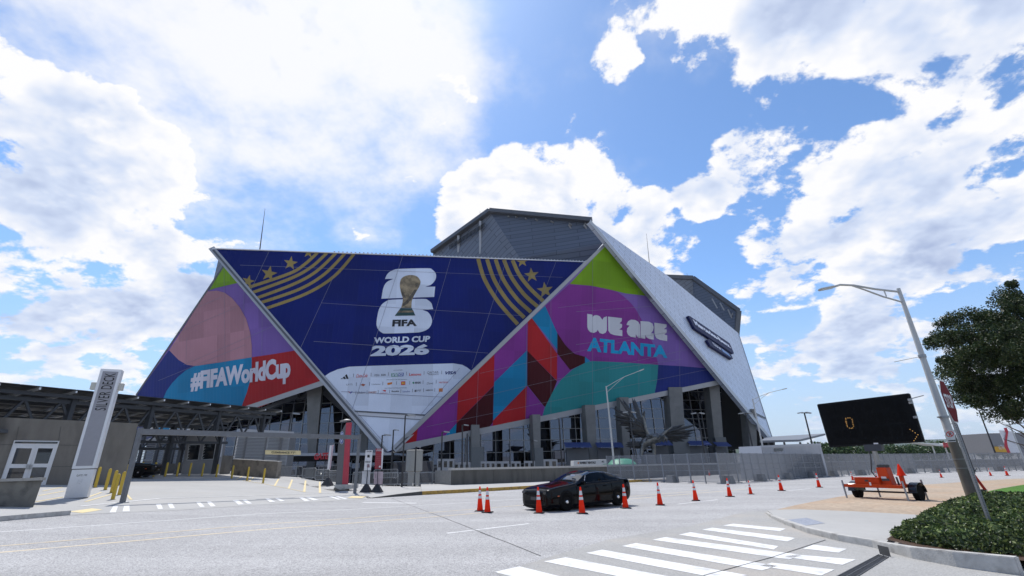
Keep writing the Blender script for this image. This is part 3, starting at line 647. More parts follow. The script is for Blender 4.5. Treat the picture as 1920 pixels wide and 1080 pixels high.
NAV.shape(K5((803, 120), (942, 112), (938, 152), (803, 158)), .1, 'logo', i_grn, nb); NAV.shape(K5((880, 115.5), (942, 112), (938, 152), (880, 154.5)), .11, 'logo', i_blu, nb)
text_on('aramco', NAV, K5((812, 122), (934, 115), (930, 147), (810, 153)), .14, m_wl, nb, name='sponsor_name', bold=.03)
word('Lenovo', ((1005, 116), (1140, 114), (1138, 146), (1003, 148)), i_red, bold=.02)
word('QATAR', ((1205, 98), (1335, 94), (1333, 122), (1203, 132)), i_gry); word('AIRWAYS', ((1225, 128), (1333, 122), (1332, 138), (1224, 142)), i_gry)
word('VISA', ((1410, 98), (1534, 94), (1530, 130), (1405, 134)), ink('navy', (.015, .03, .15, 1)), shear=.25, bold=.04)
word('FIFA PARTNERS', ((828, 82), (930, 78), (930, 86), (828, 90)), m_ink)
word('FIFA WORLD CUP 2026 SPONSORS', ((750, 187), (980, 184), (980, 192), (750, 196)), m_ink); word('FIFA WORLD CUP 2026 SUPPORTERS', ((728, 283), (978, 278), (978, 287), (728, 292)), m_ink)
word('LAY\'S', ((300, 236), (366, 236), (364, 254), (298, 256)), i_gry)
NAV.shape(K5((455, 250), (480, 236), (512, 246), (490, 266)), .1, 'logo', ink('rust', (.35, .1, .05, 1)), nb); word('Unilever', ((582, 236), (682, 234), (682, 248), (582, 250)), i_gry)
NAV.shape(K5((757, 228), (815, 218), (808, 242), (760, 252)), .1, 'logo', i_org, nb); NAV.shape(K5((912, 211), (960, 209), (960, 250), (911, 252)), .1, 'logo', i_red, nb)
text_on('M', NAV, K5((922, 219), (950, 218), (950, 242), (921, 243)), .14, mat('print_ink_yellow', (.75, .5, .04, 1)), nb, name='logo', bold=.02)
NAV.shape(K5((1036, 226), (1050, 214), (1064, 226), (1052, 240)), .1, 'logo', i_grn, nb); word('MENGNIU', ((1070, 215), (1135, 212), (1134, 235), (1070, 238)), m_ink, bold=.02)
word('Dove', ((1202, 222), (1272, 216), (1270, 242), (1200, 246)), i_gry, shear=.25); word('verizon', ((1338, 208), (1442, 206), (1440, 230), (1336, 232)), i_red)
NAV.shape(K5((312, 322), (336, 336), (345, 350), (368, 322), (352, 324), (342, 336), (330, 324)), .1, 'logo', ink('royal', (.03, .10, .4, 1)), nb); NAV.shape(K5((312, 322), (330, 324), (342, 338), (338, 342)), .12, 'logo', i_red, nb)
word('Globant', ((422, 325), (512, 320), (512, 345), (420, 350)), i_gry, shear=.2); word('DIAGEO', ((546, 324), (636, 320), (635, 342), (545, 345)), ink('rust', (.35, .1, .05, 1)), bold=.02)
NAV.shape(K5((702, 310), (742, 306), (738, 328), (715, 320)), .1, 'logo', i_red, nb); word('DOORDASH', ((676, 338), (758, 338), (758, 346), (676, 346)), i_red); word('Rockit', ((806, 314), (890, 312), (890, 328), (806, 330)), m_ink, bold=.03)
word('Valvoline', ((928, 318), (1012, 310), (1012, 330), (928, 336)), i_blu, shear=.2); word('PIF', ((1096, 304), (1138, 302), (1138, 325), (1096, 327)), i_gry); NAV.shape(K5((1064, 306), (1088, 304), (1086, 328), (1063, 330)), .1, 'logo', i_gry, nb)
word('AMERICAN', ((1188, 303), (1272, 300), (1272, 316), (1188, 318)), i_gry, bold=.02); NAV.shape(K5((1338, 290), (1382, 287), (1380, 325), (1336, 328)), .1, 'logo', i_org, nb)
for x, y in ((378, 145), (575, 135), (772, 130), (975, 125), (1172, 118), (1370, 112), (410, 245), (558, 240), (708, 236), (862, 230), (1010, 228), (1160, 222), (1308, 216), (405, 340), (530, 335), (655, 330), (785, 325), (910, 322), (1040, 316), (1165, 312), (1292, 308)):
    NAV.line(*K5((x, y - 22), (x - 2, y + 18)), .10, .1, 'divider', i_gry, nb)
# welded seams of the banner
for a, b in (((603, 568), (980, 592)), ((588, 640), (915, 662)), ((450, 497), (1055, 520)), ((640, 734), (838, 745))): NAV.line(a, b, .09, .17, 'seam', m_seam, nb)
for a, b in (((755, 480), (660, 769)), ((627, 515), (560, 660)), ((950, 486), (885, 690)), ((1043, 490), (1005, 585)), ((845, 485), (812, 600)), ((862, 690), (790, 776)), ((505, 470), (470, 545))): NAV.line(a, b, .08, .17, 'seam', m_seam, nb)
for a, b in (((440, 515), (720, 830)), ((470, 560), (660, 768))): NAV.line(a, b, .07, .17, 'seam', m_seam, nb)
# banner borders
for a, b, w in (((396, 464), (722, 848), 1.5), ((738, 843.5), (1102, 490), 1.5)): NAV.line(a, b, w, .3, 'edge_trim', m_trim, st)
NAV.line((399.5, 468.5), (724, 847.5), .5, .34, 'edge_trim', m_trimd, st)
NAV.line((741, 842), (1096, 494.5), .35, .5, 'edge_trim', m_trimd, st)
# sunlit parapet roof strip above the banner, with snow guards
b = MB(); p1, p2 = NAV.h(398, 464.5, .4), NAV.h(1100, 490, .4); q1, q2 = p1 + Vector((1, 7, 1.2)), p2 + Vector((-1, 6, -.4))
b.add([p1, p2, q2, q1], [(0, 1, 2, 3)]); b.prism([p1 + Vector((0, 0, -.25)), p2 + Vector((0, 0, -.25)), p2, p1], (0, .4, 0))
b.build('parapet', mat('parapet_white_membrane', (.78, .78, .78, 1), .5, var=.05, scale=.3), st, world=True)
for i in range(70):
    t = .27 + i * .0104; p = p1.lerp(p2, t) + Vector((0, 1.2, .55)); bb = MB(); bb.box(p, (.35, .35, .5)); bb.build('snow_guard', m_trim, st, world=True)
b = MB(); b.bar(p1.lerp(p2, 0.0) + Vector((.5, 3, 1.0)), p1.lerp(p2, .36) + Vector((0, 3, 1.0)), .5, .25); b.build('roof_rail', m_trimd, st, world=True)

# --- right mural (leans out, right end farther away)
K10 = cr(960, 380, 500 / 1125)
MURO = [(1133.3, 461), (1348, 716.5), (960, 799.5), (742, 841.5)]
rm = MUR.shape(MURO, 0, 'mural', pmat('violet', 'r'), st, th=1.2); rm['label'] = 'right mural with WE ARE ATLANTA lettering'
def cf(K, c, *pts): return MUR.shape(K(*pts), .06, 'colour_field', pmat(c, 'r'), rm)
cf(K10, 'green', (391, 184), (243, 343), (330, 350), (410, 366), (480, 383), (567, 393))
MUR.shape(K10(*smooth([(243, 343), (330, 350), (425, 369), (470, 395), (515, 440), (550, 500), (580, 560), (605, 625), (617, 684), (470, 674), (330, 668), (308, 650), (265, 638), (225, 600), (190, 547), (165, 492), (140, 436)], 3, (0, 8, 9, 10, 11, 16))), .06, 'colour_field', pmat('magenta', 'r'), rm)
cf(K10, 'blue', (617, 684), (720, 690), (826, 699), (871, 756), (600, 814), (612, 755))
cf(K10, 'teal', (124, 917), (140, 862), (168, 803), (208, 746), (258, 702), (308, 676), (340, 668), (470, 674), (617, 684), (613, 745), (600, 814))
cf(K10, 'cyan', (84, 487), (140, 436), (165, 492), (191, 549), (191, 620))
cf(K10, 'maroon', (191, 549), (225, 600), (265, 638), (308, 649), (308, 676), (245, 706), (191, 637))
cf(K10, 'cyan', (308, 649), (332, 668), (308, 677))
cf(K8, 'magenta', (893, 577), (1055, 412), (1050, 557), (892, 712)); cf(K8, 'cyan', (1050, 558), (1050, 727), (886, 895), (891, 712))
cf(K10, 'red', (67, 500), (84, 487), (191, 637), (190, 752), (65, 625)); cf(K10, 'maroon', (65, 625), (190, 754), (170, 803), (140, 862), (134, 858), (64, 770)); cf(K10, 'magenta', (191, 637), (247, 706), (208, 746), (190, 752))
cf(K8, 'red', (718, 745), (893, 577), (890, 727), (710, 908)); cf(K8, 'maroon', (890, 729), (885, 905), (858, 941), (706, 973), (710, 909)); cf(K8, 'red', (1050, 729), (1043, 900), (883, 935), (886, 897))
cf(K8, 'magenta', (1050, 728), (1132, 832), (1120, 886), (1043, 900)); cf(K8, 'magenta', (885, 907), (883, 935), (860, 941)); cf(K8, 'magenta', (525, 915), (718, 747), (710, 909), (640, 985), (515, 1008)); cf(K8, 'cyan', (710, 910), (706, 973), (640, 986)); cf(K8, 'red', (527, 913), (515, 1010), (413, 1029))
K11 = cr(1080, 570, 1 / 9); m_wr = panel_mat('lettering_white_r', s2l(196, 198, 206), uR); LET = [
    [(190, 165), (275, 180), (281, 215), (310, 192), (350, 186), (402, 208), (445, 266), (470, 226), (522, 208), (522, 440), (500, 485), (450, 505), (400, 490), (365, 435), (350, 465), (300, 488), (240, 475), (202, 430), (190, 380)],
    [(540, 212), (775, 240), (770, 290), (735, 325), (778, 342), (775, 395), (730, 430), (782, 443), (782, 541), (650, 525), (580, 500), (545, 450)],
    [(855, 340), (880, 290), (930, 263), (1000, 270), (1050, 300), (1080, 350), (1088, 576), (1040, 560), (1008, 508), (1008, 566), (930, 556), (880, 522), (858, 470), (864, 410), (905, 364), (855, 354)],
    [(1088, 288), (1230, 298), (1290, 330), (1312, 390), (1300, 450), (1265, 496), (1312, 498), (1312, 601), (1240, 591), (1190, 562), (1170, 520), (1168, 586), (1095, 574)],
    [(1322, 315), (1530, 345), (1528, 390), (1480, 425), (1530, 430), (1530, 480), (1490, 515), (1540, 530), (1538, 626), (1420, 606), (1352, 572), (1325, 510)]]
for L_ in LET: MUR.shape(K11(*L_), .12, 'lettering', m_wr, rm)
text_on('ATLANTA', MUR, K11((196, 558), (1540, 706), (1545, 914), (186, 795)), .12, panel_mat('lettering_cyan_r', s2l(26, 150, 200), uR), rm, bold=.05, space=.97)
for a, b in (((0, 130), (1310, 36)), ((0, 685), (900, 560)), ((900, 560), (1650, 480)), ((560, 1100), (1800, 930))): MUR.line(*K11(a, b), .07, .16, 'seam', m_seam, rm)
for a, b in (((1111, 488), (1111, 765)), ((1198, 545), (1198, 748)), ((1274, 632), (1275, 731)), ((1033, 562), (1033, 782)), ((988, 604), (985, 792)), ((897, 690), (893, 812))): MUR.line(a, b, .07, .16, 'seam', m_seam, rm)
for a, b in (((1046, 577), (1190, 560)), ((842, 757), (1290, 655)), ((900, 700), (1270, 618)), ((800, 800), (1330, 692))): MUR.line(a, b, .06, .16, 'seam', m_seam, rm)
MUR.line((742, 841.5), (1350, 716.5), 1.5, .2, 'lower_trim', m_trim, st)
MUR.line((740, 840.5), (1133, 460), .95, .3, 'edge_trim', m_trim, st)
# return between the banner and the mural, closing the step in depth
b = MB(); seg = 8
for i in range(seg):
    t0, t1 = i / seg, (i + 1) / seg; f = lambda t: (738 + (1100 - 738) * t, 843 + (491 - 843) * t)
    b.add([NAV.h(*f(t0)), MUR.h(*f(t0), -.1), MUR.h(*f(t1), -.1), NAV.h(*f(t1))], [(0, 1, 2, 3)])
b.build('return_wall', m_trim, st, world=True)

# --- silver fin: tilted shield at the right, with its bright rim
F1, F2, F3 = at(1107, 415, 122), at(1448, 823, 168), at(1386, 626, 205)
FIN = Plane.span(F1, F2 - F1, F3 - F1)
m_fin = course_mat('fin_shingle_metal', (.62, .66, .74), F2 - F1, (F3 - F1) - (F2 - F1) * ((F3 - F1).dot(F2 - F1) / (F2 - F1).length_squared), 1.5, 5.5, .42, .35, .55, .07)
fin = FIN.shape([(1107, 415), (1134, 434), (1255, 519), (1385, 625), (1392, 648), (1421, 735), (1449, 824), (1443, 822)], 0, 'fin', m_fin, st, th=1.5); fin['label'] = 'tilted silver shingled fin with the stadium name'
FIN.line((1106, 414), (1446, 824), 2.6, .1, 'fin_rim', mat('fin_rim_metal', (.46, .46, .45, 1), .45, .3), st)
FIN.line((1385, 625), (1450, 826), .5, .1, 'fin_rim', m_trimd, st)
FIN.shape([(1406, 768), (1436, 783), (1437, 786), (1406, 770.5)], .3, 'fin_gutter', m_trimd, fin)
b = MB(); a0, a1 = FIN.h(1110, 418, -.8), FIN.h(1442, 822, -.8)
b.add([a0, a1, MUR.h(1348, 717, -6), MUR.h(1133, 461, -3)], [(0, 1, 2, 3)]); b.build('fin_soffit', m_black, st, world=True)  # coloured black for the deep shade under the fin
K12 = cr(1220, 500, 240 / 1296)
m_sgn = mat('sign_navy', (.01, .014, .07, 1), .5, spec=.1); m_sgw = mat('sign_letter_white', (.78, .80, .88, 1), .4)  # navy sign boxes and plain white letters
sg = FIN.shape(K12((380, 497), (398, 500), (800, 775), (845, 878), (830, 876), (445, 622)), 1.0, 'name_sign', m_sgn, fin, th=.9)
text_on('Mercedes-Benz', FIN, K12((425, 530), (780, 778), (820, 832), (455, 590)), 1.1, m_sgw, fin, name='lettering', bold=.05)
FIN.shape(K12((570, 740), (592, 730), (815, 893), (835, 932), (820, 935), (605, 800)), 1.0, 'name_sign', m_sgn, fin, th=.9)
text_on('STADIUM', FIN, K12((622, 762), (705, 822), (718, 850), (640, 795)), 1.1, m_sgw, fin, name='lettering', bold=.03)
FIN.shape(K12((712, 824), (790, 880), (815, 918), (730, 860)), 1.06, 'sign_face', mat('sign_face_blue', (.12, .25, .5, 1), .4), fin)

# --- roof petals behind
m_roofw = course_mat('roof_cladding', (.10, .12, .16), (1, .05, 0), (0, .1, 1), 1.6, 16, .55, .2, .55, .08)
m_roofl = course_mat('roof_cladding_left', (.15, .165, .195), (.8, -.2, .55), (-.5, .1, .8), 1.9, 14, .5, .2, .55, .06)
A_ = at(812, 474, 178); B_ = at(919, 398, 155); C_ = at(975, 484, 150); D_ = at(1109, 416, 146); E_ = at(1131, 456, 143); F_ = at(1100, 491, 147)
b = MB(); b.add([A_, B_, C_, C_ + Vector((0, 0, -14)), A_ + Vector((0, 0, -14))], [(0, 1, 2, 3, 4)]); b.build('roof_wall', m_roofl, st, world=True)
b = MB(); b.add([B_, D_, E_, F_, C_], [(0, 1, 4), (1, 2, 4), (2, 3, 4)]); b.add([F_, C_, C_ + Vector((0, 0, -14)), F_ + Vector((0, 0, -14))], [(0, 1, 2, 3)]); b.build('roof_wall', m_roofw, st, world=True)
b = MB(); top = Vector((0, 0, .2)); bk = Vector((20, 130, -16)); b.add([A_ + top, B_ + top, D_ + top, D_ + bk, A_ + bk], [(0, 1, 2, 3, 4)]); b.build('roof_deck', m_trim, st, world=True)
for a, c_ in ((A_, B_), (B_, D_)):
    b = MB(); b.bar(a + Vector((0, -1.0, 0)), c_ + Vector((0, -1.0, 0)), 2.4, 1.5); b.build('roof_fascia', m_trimd, st, world=True)
ROOFL = Plane.span(A_, B_ - A_, C_ - A_)
KR = cr(800, 380, 360 / 1920)
for i in range(26):
    t = i / 26; x0, y0 = 228 + (582 - 228) * t, 425 + (195 - 425) * t; x1, y1 = 228 + (582 - 228) * (t + .026), 425 + (195 - 425) * (t + .026)
    ROOFL.shape(KR((x0, y0), (x1, y1), (x1, y1 + 46), (x0, y0 + 46)), 1.8, 'louvre', m_black, st)
for x, y0, y1 in ((318, 330, 497), (536, 185, 512)):
    b = MB(); b.bar(ROOFL.h(*KR((x, y0))[0], .8), ROOFL.h(*KR((x, y1))[0], .8), .9, .9); b.build('roof_post', m_trim, st, world=True)
for x0, y0, x1, y1 in ((815, 135, 850, 152), (890, 142, 935, 165), (985, 155, 1035, 185), (1085, 165, 1170, 208), (1240, 182, 1320, 240), (1420, 220, 1495, 340), (1425, 205, 1495, 270), (1570, 220, 1668, 362), (1580, 205, 1680, 285)):
    b = MB(); q0 = ROOFL.h(*KR((x0, y0))[0]); Yq = D_.y + (B_.y - D_.y) * max(0, min(1, (1640 - x0) / 980)); b.bar(at(*KR((x0, y0))[0], Yq - 1.2), at(*KR((x1, y1))[0], Yq + 1.0), .45, .45); b.build('roof_brace', mat('brace_steel', (.30, .30, .30, 1), .5, .3), st, world=True)
P1, P2, P3, P4, P5 = at(1246, 519, 235), at(1299, 521, 235), at(1385, 583, 222), at(1381, 628, 222), at(1270, 545, 245)
b = MB(); b.add([P1, P2, at(1300, 560, 236), at(1250, 560, 240)], [(0, 1, 2, 3)]); b.build('roof_wall', m_roofl, st, world=True)
b = MB(); b.add([P2, P3, P4, at(1345, 640, 226), at(1300, 560, 236)], [(0, 1, 2, 3, 4)]); b.build('roof_wall', m_roofw, st, world=True)
for a, c_ in ((P1, P2), (P2, P3), (P3, P4)):
    b = MB(); b.bar(a, c_, 2.2, 1.7, (0, 1, 0)); b.build('roof_fascia', m_trimd, st, world=True)
for x0, y0, x1, y1 in ((1335, 560, 1345, 578), (1350, 568, 1358, 582), (1365, 580, 1372, 596), (1376, 584, 1370, 594)):
    b = MB(); b.bar(at(x0, y0, 224), at(x1, y1, 223), .5, .5); b.build('roof_brace', mat('brace_steel', (.30, .30, .30, 1)), st, world=True)
# dark side return of the upper left, just visible beside the mural apex
b = MB(); b.add([MUL.h(409, 488, -3), MUL.h(399, 530, -3), MUL.h(421, 497, -2), NAV.h(405, 470, -4)], [(0, 1, 2, 3)]); b.build('side_return', m_roofl, st, world=True)
# lightning masts
for x0, y0, x1, y1, Y in ((487, 463, 497, 391, 125), (1219, 502, 1212, 438, 185), (901, 410, 900, 396, 158), (1290, 522, 1288, 512, 236)):
    b = MB(); b.tube(at(x0, y0 + 6, Y), at(x1, y1, Y), .18, .05, 6); b.build('mast', m_trimd, st, world=True)

# --- glass front under the murals
m_glass = bpy.data.materials.new('curtain_glass'); m_glass.use_nodes = True
t_ = m_glass.node_tree; b_ = t_.nodes['Principled BSDF']; b_.inputs['Base Color'].default_value = (.10, .112, .145, 1); b_.inputs['Metallic'].default_value = 1; b_.inputs['Roughness'].default_value = .02
nz = t_.nodes.new('ShaderNodeTexNoise'); nz.inputs['Scale'].default_value = .25; bu_ = t_.nodes.new('ShaderNodeBump'); bu_.inputs['Strength'].default_value = .006; bu_.inputs['Distance'].default_value = .3
tcg = t_.nodes.new('ShaderNodeTexCoord'); t_.links.new(tcg.outputs['Object'], nz.inputs['Vector']); t_.links.new(nz.outputs[0], bu_.inputs['Height']); t_.links.new(bu_.outputs[0], b_.inputs['Normal'])
m_mull = mat('mullion_aluminium', (.33, .34, .35, 1), .4, .5)
def proj(p):
    c = RC.transposed() @ (p - EYE); return 960 + FPX * c.x / c.z, 540 + FPX * c.y / c.z
def eaves(px):                                                       # lower edge of the murals along the front
    if px < 607: return 717 + (607 - px) * .333
    if px < 742: return 717 + (px - 607) * .97
    return 841.5 - (px - 742) * .2056
def glass_wall(x0, y0, x1, y1, z0, z1, dx, dz, name='glass_wall'):
    a, c_ = Vector((x0, y0, 0)), Vector((x1, y1, 0)); L_ = (c_ - a).length; d = (c_ - a) / L_; n = Vector((d.y, -d.x, 0))
    ni, nj = round(L_ / dx), round((z1 - z0) / dz); dx, dz = L_ / ni, (z1 - z0) / nj; hid = MB(); o = None; cells = []
    for i in range(ni):
        for j in range(nj):
            q = [a + d * (i * dx) + Vector((0, 0, z0 + j * dz)), a + d * ((i + 1) * dx) + Vector((0, 0, z0 + j * dz)), a + d * ((i + 1) * dx) + Vector((0, 0, z0 + (j + 1) * dz)), a + d * (i * dx) + Vector((0, 0, z0 + (j + 1) * dz))]
            px, py = proj((q[0] + q[2]) / 2)
            if eaves(px) - 14 < py < 885: cells.append(q)
            else: hid.add(q, [(0, 1, 2, 3)])
    o = hid.build(name, m_glass, st, world=True); o['kind'] = 'stuff'
    for q in cells:                                                  # each pane sits a hair out of true, so it mirrors its own bit of sky
        t1, t2 = random.gauss(0, .012), random.gauss(0, .012); b = MB(); b.add([q[0] + n * (t1 + t2), q[1] + n * (-t1 + t2), q[2] + n * (-t1 - t2), q[3] + n * (t1 - t2)], [(0, 1, 2, 3)]); b.build('pane', m_glass, o, world=True)
    for i in range(ni + 1):
        p = a + d * (i * dx) + n * .12; mb = MB(); mb.box(p + Vector((0, 0, (z0 + z1) / 2)), (.16, .2, z1 - z0), math.atan2(d.y, d.x)); mb.build('mullion', m_mull, o, world=True)
    for j in range(nj + 1):
        mb = MB(); mb.bar(a + n * .15 + Vector((0, 0, z0 + j * dz)), c_ + n * .15 + Vector((0, 0, z0 + j * dz)), .16, .14); mb.build('mullion', m_mull, o, world=True)
    return o
zg = -5.5
glass_wall(-22, 127, 78, 174, zg, 36, 4.4, 3.1)
b = MB(); b.prism([at(1352, 712, 171), at(1450, 828, 172), at(1450, 842, 172), at(1352, 842, 171)], (8, 14, 0)); b.build('fin_recess_shade', m_black, st, world=True)  # solid black block, its colour standing in for the shaded interior behind the fin
glass_wall(-58, 128, -22, 127, zg, 26, 3.6, 2.6)
glass_wall(-110, 142, -58, 128, zg, 24, 3.6, 2.6)
# soffits that close the space between murals and glass, and the dark gate slots
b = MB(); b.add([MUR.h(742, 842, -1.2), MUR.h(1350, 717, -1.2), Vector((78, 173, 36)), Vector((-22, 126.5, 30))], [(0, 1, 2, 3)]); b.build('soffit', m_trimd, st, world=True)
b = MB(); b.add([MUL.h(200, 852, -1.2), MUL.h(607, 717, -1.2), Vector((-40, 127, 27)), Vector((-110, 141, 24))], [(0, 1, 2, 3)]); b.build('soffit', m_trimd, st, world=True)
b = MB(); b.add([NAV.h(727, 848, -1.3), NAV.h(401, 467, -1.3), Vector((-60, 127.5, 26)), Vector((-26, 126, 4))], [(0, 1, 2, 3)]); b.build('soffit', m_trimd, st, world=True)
# concrete columns: slanted, tapering, on plinths  (x left/right at top, at foot, rows, depth)
m_col = mat('column_concrete', (.19, .187, .178, 1), .8, var=.12, scale=.5, bump=.2, dirt=((.12, .12, .115, 1), .35, .5))
cols = [((573, 603), (577, 592), 728, 852, 117, 1), ((672, 692), (676, 688), 795, 852, 116, 0), ((884, 899), (884, 902), 812, 878, 119, 1), ((999, 1014), (1003, 1014), 792, 878, 124, 1), ((1098, 1117), (1105, 1120), 773, 868, 131, 1), ((1163, 1180), (1170, 1182), 758, 862, 136, 0), ((1256, 1281), (1262, 1287), 738, 852, 145, 1), ((1330, 1350), (1343, 1358), 719, 850, 156, 1), ((1402, 1419), (1407, 1420), 778, 845, 163, 0)]
for (xt, xb, yt, yb, Y, pl_) in cols:
    f = [at(xt[0], yt, Y), at(xt[1], yt, Y), at(xb[1], yb, Y), at(xb[0], yb, Y)]
    b = MB(); dep = Vector((-.9, 3.2, 0)); b.prism([f[0] + Vector((0, 0, 2)), f[1] + Vector((0, 0, 2)), f[2], Vector((f[2].x, f[2].y, PLAZA)), Vector((f[3].x, f[3].y, PLAZA)), f[3]], dep); b.build('column', m_col, st, world=True)
    if pl_ and Y > 118.5:
        q = at((xb[0] + xb[1]) / 2 + 3, yb, Y - 1.5); w = (at(xb[1] + 5, yb, Y) - at(xb[0], yb, Y)).length
        b = MB(); b.box(q + Vector((0, 0, 1.6)), (w, 2.2, 6.4)); b.box(q + Vector((0, 0, -2.4)), (w * .9, 2.0, 2.2)); b.box(q + Vector((0, 0, -5.6)), (w * .9, 2.0, 4.2)); b.build('plinth', mat('plinth_grey', (.13, .135, .135, 1), .6), st, world=True)
# hanging return beams in front of the glass, left bay
for x0, y0, x1, y1 in ((470, 778, 560, 742), (560, 748, 604, 730)):
    b = MB(); b.bar(at(x0, y0, 122), at(x1, y1, 120), 1.2, 1.0); b.build('soffit_beam', m_trimd, st, world=True)
text_flat('GATE', at(588, 862.5, 104), at(614, 861, 104) - at(588, 862.5, 104), Vector((.12, 0, 1.35)), mat('gate_red_letters', (.5, .02, .03, 1), .4), st, world=True, bold=.05)
b = MB(); b.bar(at(495, 853, 106), at(735, 851, 106), 1.2, .55); b.build('canopy_beam', m_trim, st, world=True)
b = MB(); b.prism([at(515, 866, 107), at(735, 862, 107), at(735, 853, 107), at(515, 855, 107)], (0, 8, 0)); b.build('gate_recess_shade', m_black, st, world=True)  # closed black block; the darkness inside the gates is put into its colour
# ================================================================== LEFT: DECK ENTRANCE
m_wall = mat('weathered_wall_concrete', (.155, .143, .125, 1), .85, var=.2, scale=.9, bump=.25, dirt=((.06, .055, .05, 1), .8, .8), stretch=(1, 1, .35))
m_steel = mat('painted_dark_steel', (.045, .05, .06, 1), .5, .2, var=.1)
m_galv = mat('galvanised_steel', (.30, .31, .32, 1), .45, .55, var=.12, scale=9)
m_alu = mat('white_aluminium', (.56, .57, .59, 1), .4, .2, var=.04)
m_pan = mat('solar_panel_back', (.015, .016, .02, 1), .5, var=.2)
m_win = mat('dark_window_glass', (.012, .015, .02, 1), .04, 0.0, spec=.9)
V3 = Vector
# garage wall with double doors; runs away to the right
D0 = G(85.5, 909.4); wd_ = V3((.592, .806, 0)); GW = Plane(D0, V3((.806, -.592, 0)))
gar = thing('parking_garage_wall', 'weathered concrete garage wall with white double doors behind the silver sign', 'wall', D0)
zt = 5.0
wl = [D0 + wd_ * -16, D0 + wd_ * 3.6]
b = MB(); b.prism([V3((wl[0].x, wl[0].y, gz(wl[0].x, wl[0].y) - .2)), V3((wl[1].x, wl[1].y, gz(wl[1].x, wl[1].y) - .2)), V3((wl[1].x, wl[1].y, D0.z + 3.55)), V3((wl[0].x, wl[0].y, D0.z + 3.75))], V3((-.806, .592, 0)) * .35); b.build('wall', m_wall, gar, world=True)
KD = cr(0, 680, 240 / 926)
def gwp(name, pts, off, m, par=gar, th=.05): return GW.shape(KD(*pts), off, name, m, par, th)
for q in (((0, 591), (570, 596), (570, 599), (0, 594)), ((350, 750), (520, 750), (520, 752.5), (350, 752.5)), ((108, 590), (136, 460), (138.5, 460), (111, 590)), ((418, 590), (440, 460), (443, 460), (421, 590))): gwp('panel_joint', q, .012, m_dark, th=.01)
fr = gwp('door_frame', ((103, 562), (432, 566), (328, 888), (-6, 880)), .05, m_alu, th=.06)
gwp('transom', ((110, 570), (420, 573), (415, 586), (105, 583)), .09, m_win)
for (q, w1, w2, hd) in ((((98, 598), (258, 600), (178, 884), (0, 880)), ((120, 618), (232, 620), (196, 733), (82, 733)), ((70, 762), (186, 762), (150, 870), (32, 870)), ((196, 735), (214, 737), (206, 772), (188, 770))), (((266, 600), (412, 602), (318, 884), (184, 884)), ((278, 618), (384, 620), (346, 730), (245, 730)), ((236, 757), (340, 757), (308, 862), (208, 862)), ((222, 737), (238, 738), (230, 770), (214, 770)))):
    d_ = gwp('door', q, .08, m_alu); gwp('pane', w1, .09, m_win, d_, .012); gwp('pane', w2, .09, m_win, d_, .012); gwp('handle', hd, .16, m_galv, d_, .05)
gwp('wall_lamp', ((-20, 480), (60, 484), (58, 508), (-20, 506)), .35, m_steel, th=.3)
# concrete planter in the near left corner
pb = [G(-60, 955), G(70, 951)]; pr = G(62, 951.5)
plt = thing('concrete_planter', 'stained concrete planter box at the left edge below the doors', 'planter', pr)
p0 = G(62, 951.5); pt_ = top_at(p0, 79, 893); pl0 = p0 + V3((-6.5, -2.0, 0)); pbk = V3((p0.x, p0.y, 0)).normalized() * 2.4 + V3((-.25, 0, 0))
sp = V3((.10, -.06, 0))
b = MB(); bot = [V3((p.x, p.y, gz(p.x, p.y) - .05)) for p in (pl0, p0, p0 + pbk, pl0 + pbk)]; ztop = p0.z + pt_ * .93
tp_ = [V3((p.x, p.y, ztop)) for p in (pl0 - V3((.1, .1, 0)), p0 + sp, p0 + pbk + sp, pl0 + pbk)]
b.add(bot + tp_, [(0, 1, 5, 4), (1, 2, 6, 5), (2, 3, 7, 6), (3, 0, 4, 7), (3, 2, 1, 0)]); b.build('box', mat('stained_concrete', (.15, .145, .13, 1), .9, var=.22, scale=1.6, bump=.4, dirt=((.05, .05, .05, 1), 2.2, .8)), plt, world=True)
b = MB()
for i in range(4):
    a, c_ = tp_[i], tp_[(i + 1) % 4]; b.bar(a + V3((0, 0, -.02)), c_ + V3((0, 0, -.02)), .16, .10)
b.build('rim', mat('planter_rim', (.30, .29, .27, 1), .85, var=.15, bump=.2), plt, world=True)
b = MB(); b.poly([p + V3((0, 0, -.08)) for p in tp_]); b.build('soil', mat('dark_soil', (.03, .026, .02, 1), .95), plt, world=True)

# solar canopy: trussed steel carrying tilted panels
can = thing('solar_canopy', 'long steel truss canopy of dark solar panels over the garage', 'canopy', G(300, 905))
cdir = V3((.33, .944, 0)); cn = V3((.944, -.33, 0))              # along the edge (away), towards the camera
E0 = at(0, 718, 27.5)
def on_line(px, py, org, d):                                     # point of the vertical plane through org along d seen at the pixel
    return Plane(org, V3((d.y, -d.x, 0))).h(px, py)
E1 = on_line(528, 769, E0, cdir); Lc = (E1 - E0).length; ez = lambda t: E0.lerp(E1, t)
back = V3((-.944, .33, 0)) * 13 + V3((0, 0, -1.2))
npan = 22
for i in range(-8, npan):
    for j in range(4):
        o = E0 + (E1 - E0) * (i / npan) + back * (j / 4); ex = (E1 - E0) / npan * .955; ey = back / 4 * .97
        b = MB(); b.prism([o, o + ex, o + ex + ey, o + ey], (0, 0, .05)); b.build('solar_panel', m_pan, can, world=True)
for i in range(-8, npan + 1, 2):
    o = E0 + (E1 - E0) * (i / npan) + V3((0, 0, -.10)); b = MB(); b.bar(o, o + back, .10, .14); b.build('purlin', mat('bright_purlin', (.62, .63, .64, 1), .4, .3), can, world=True)
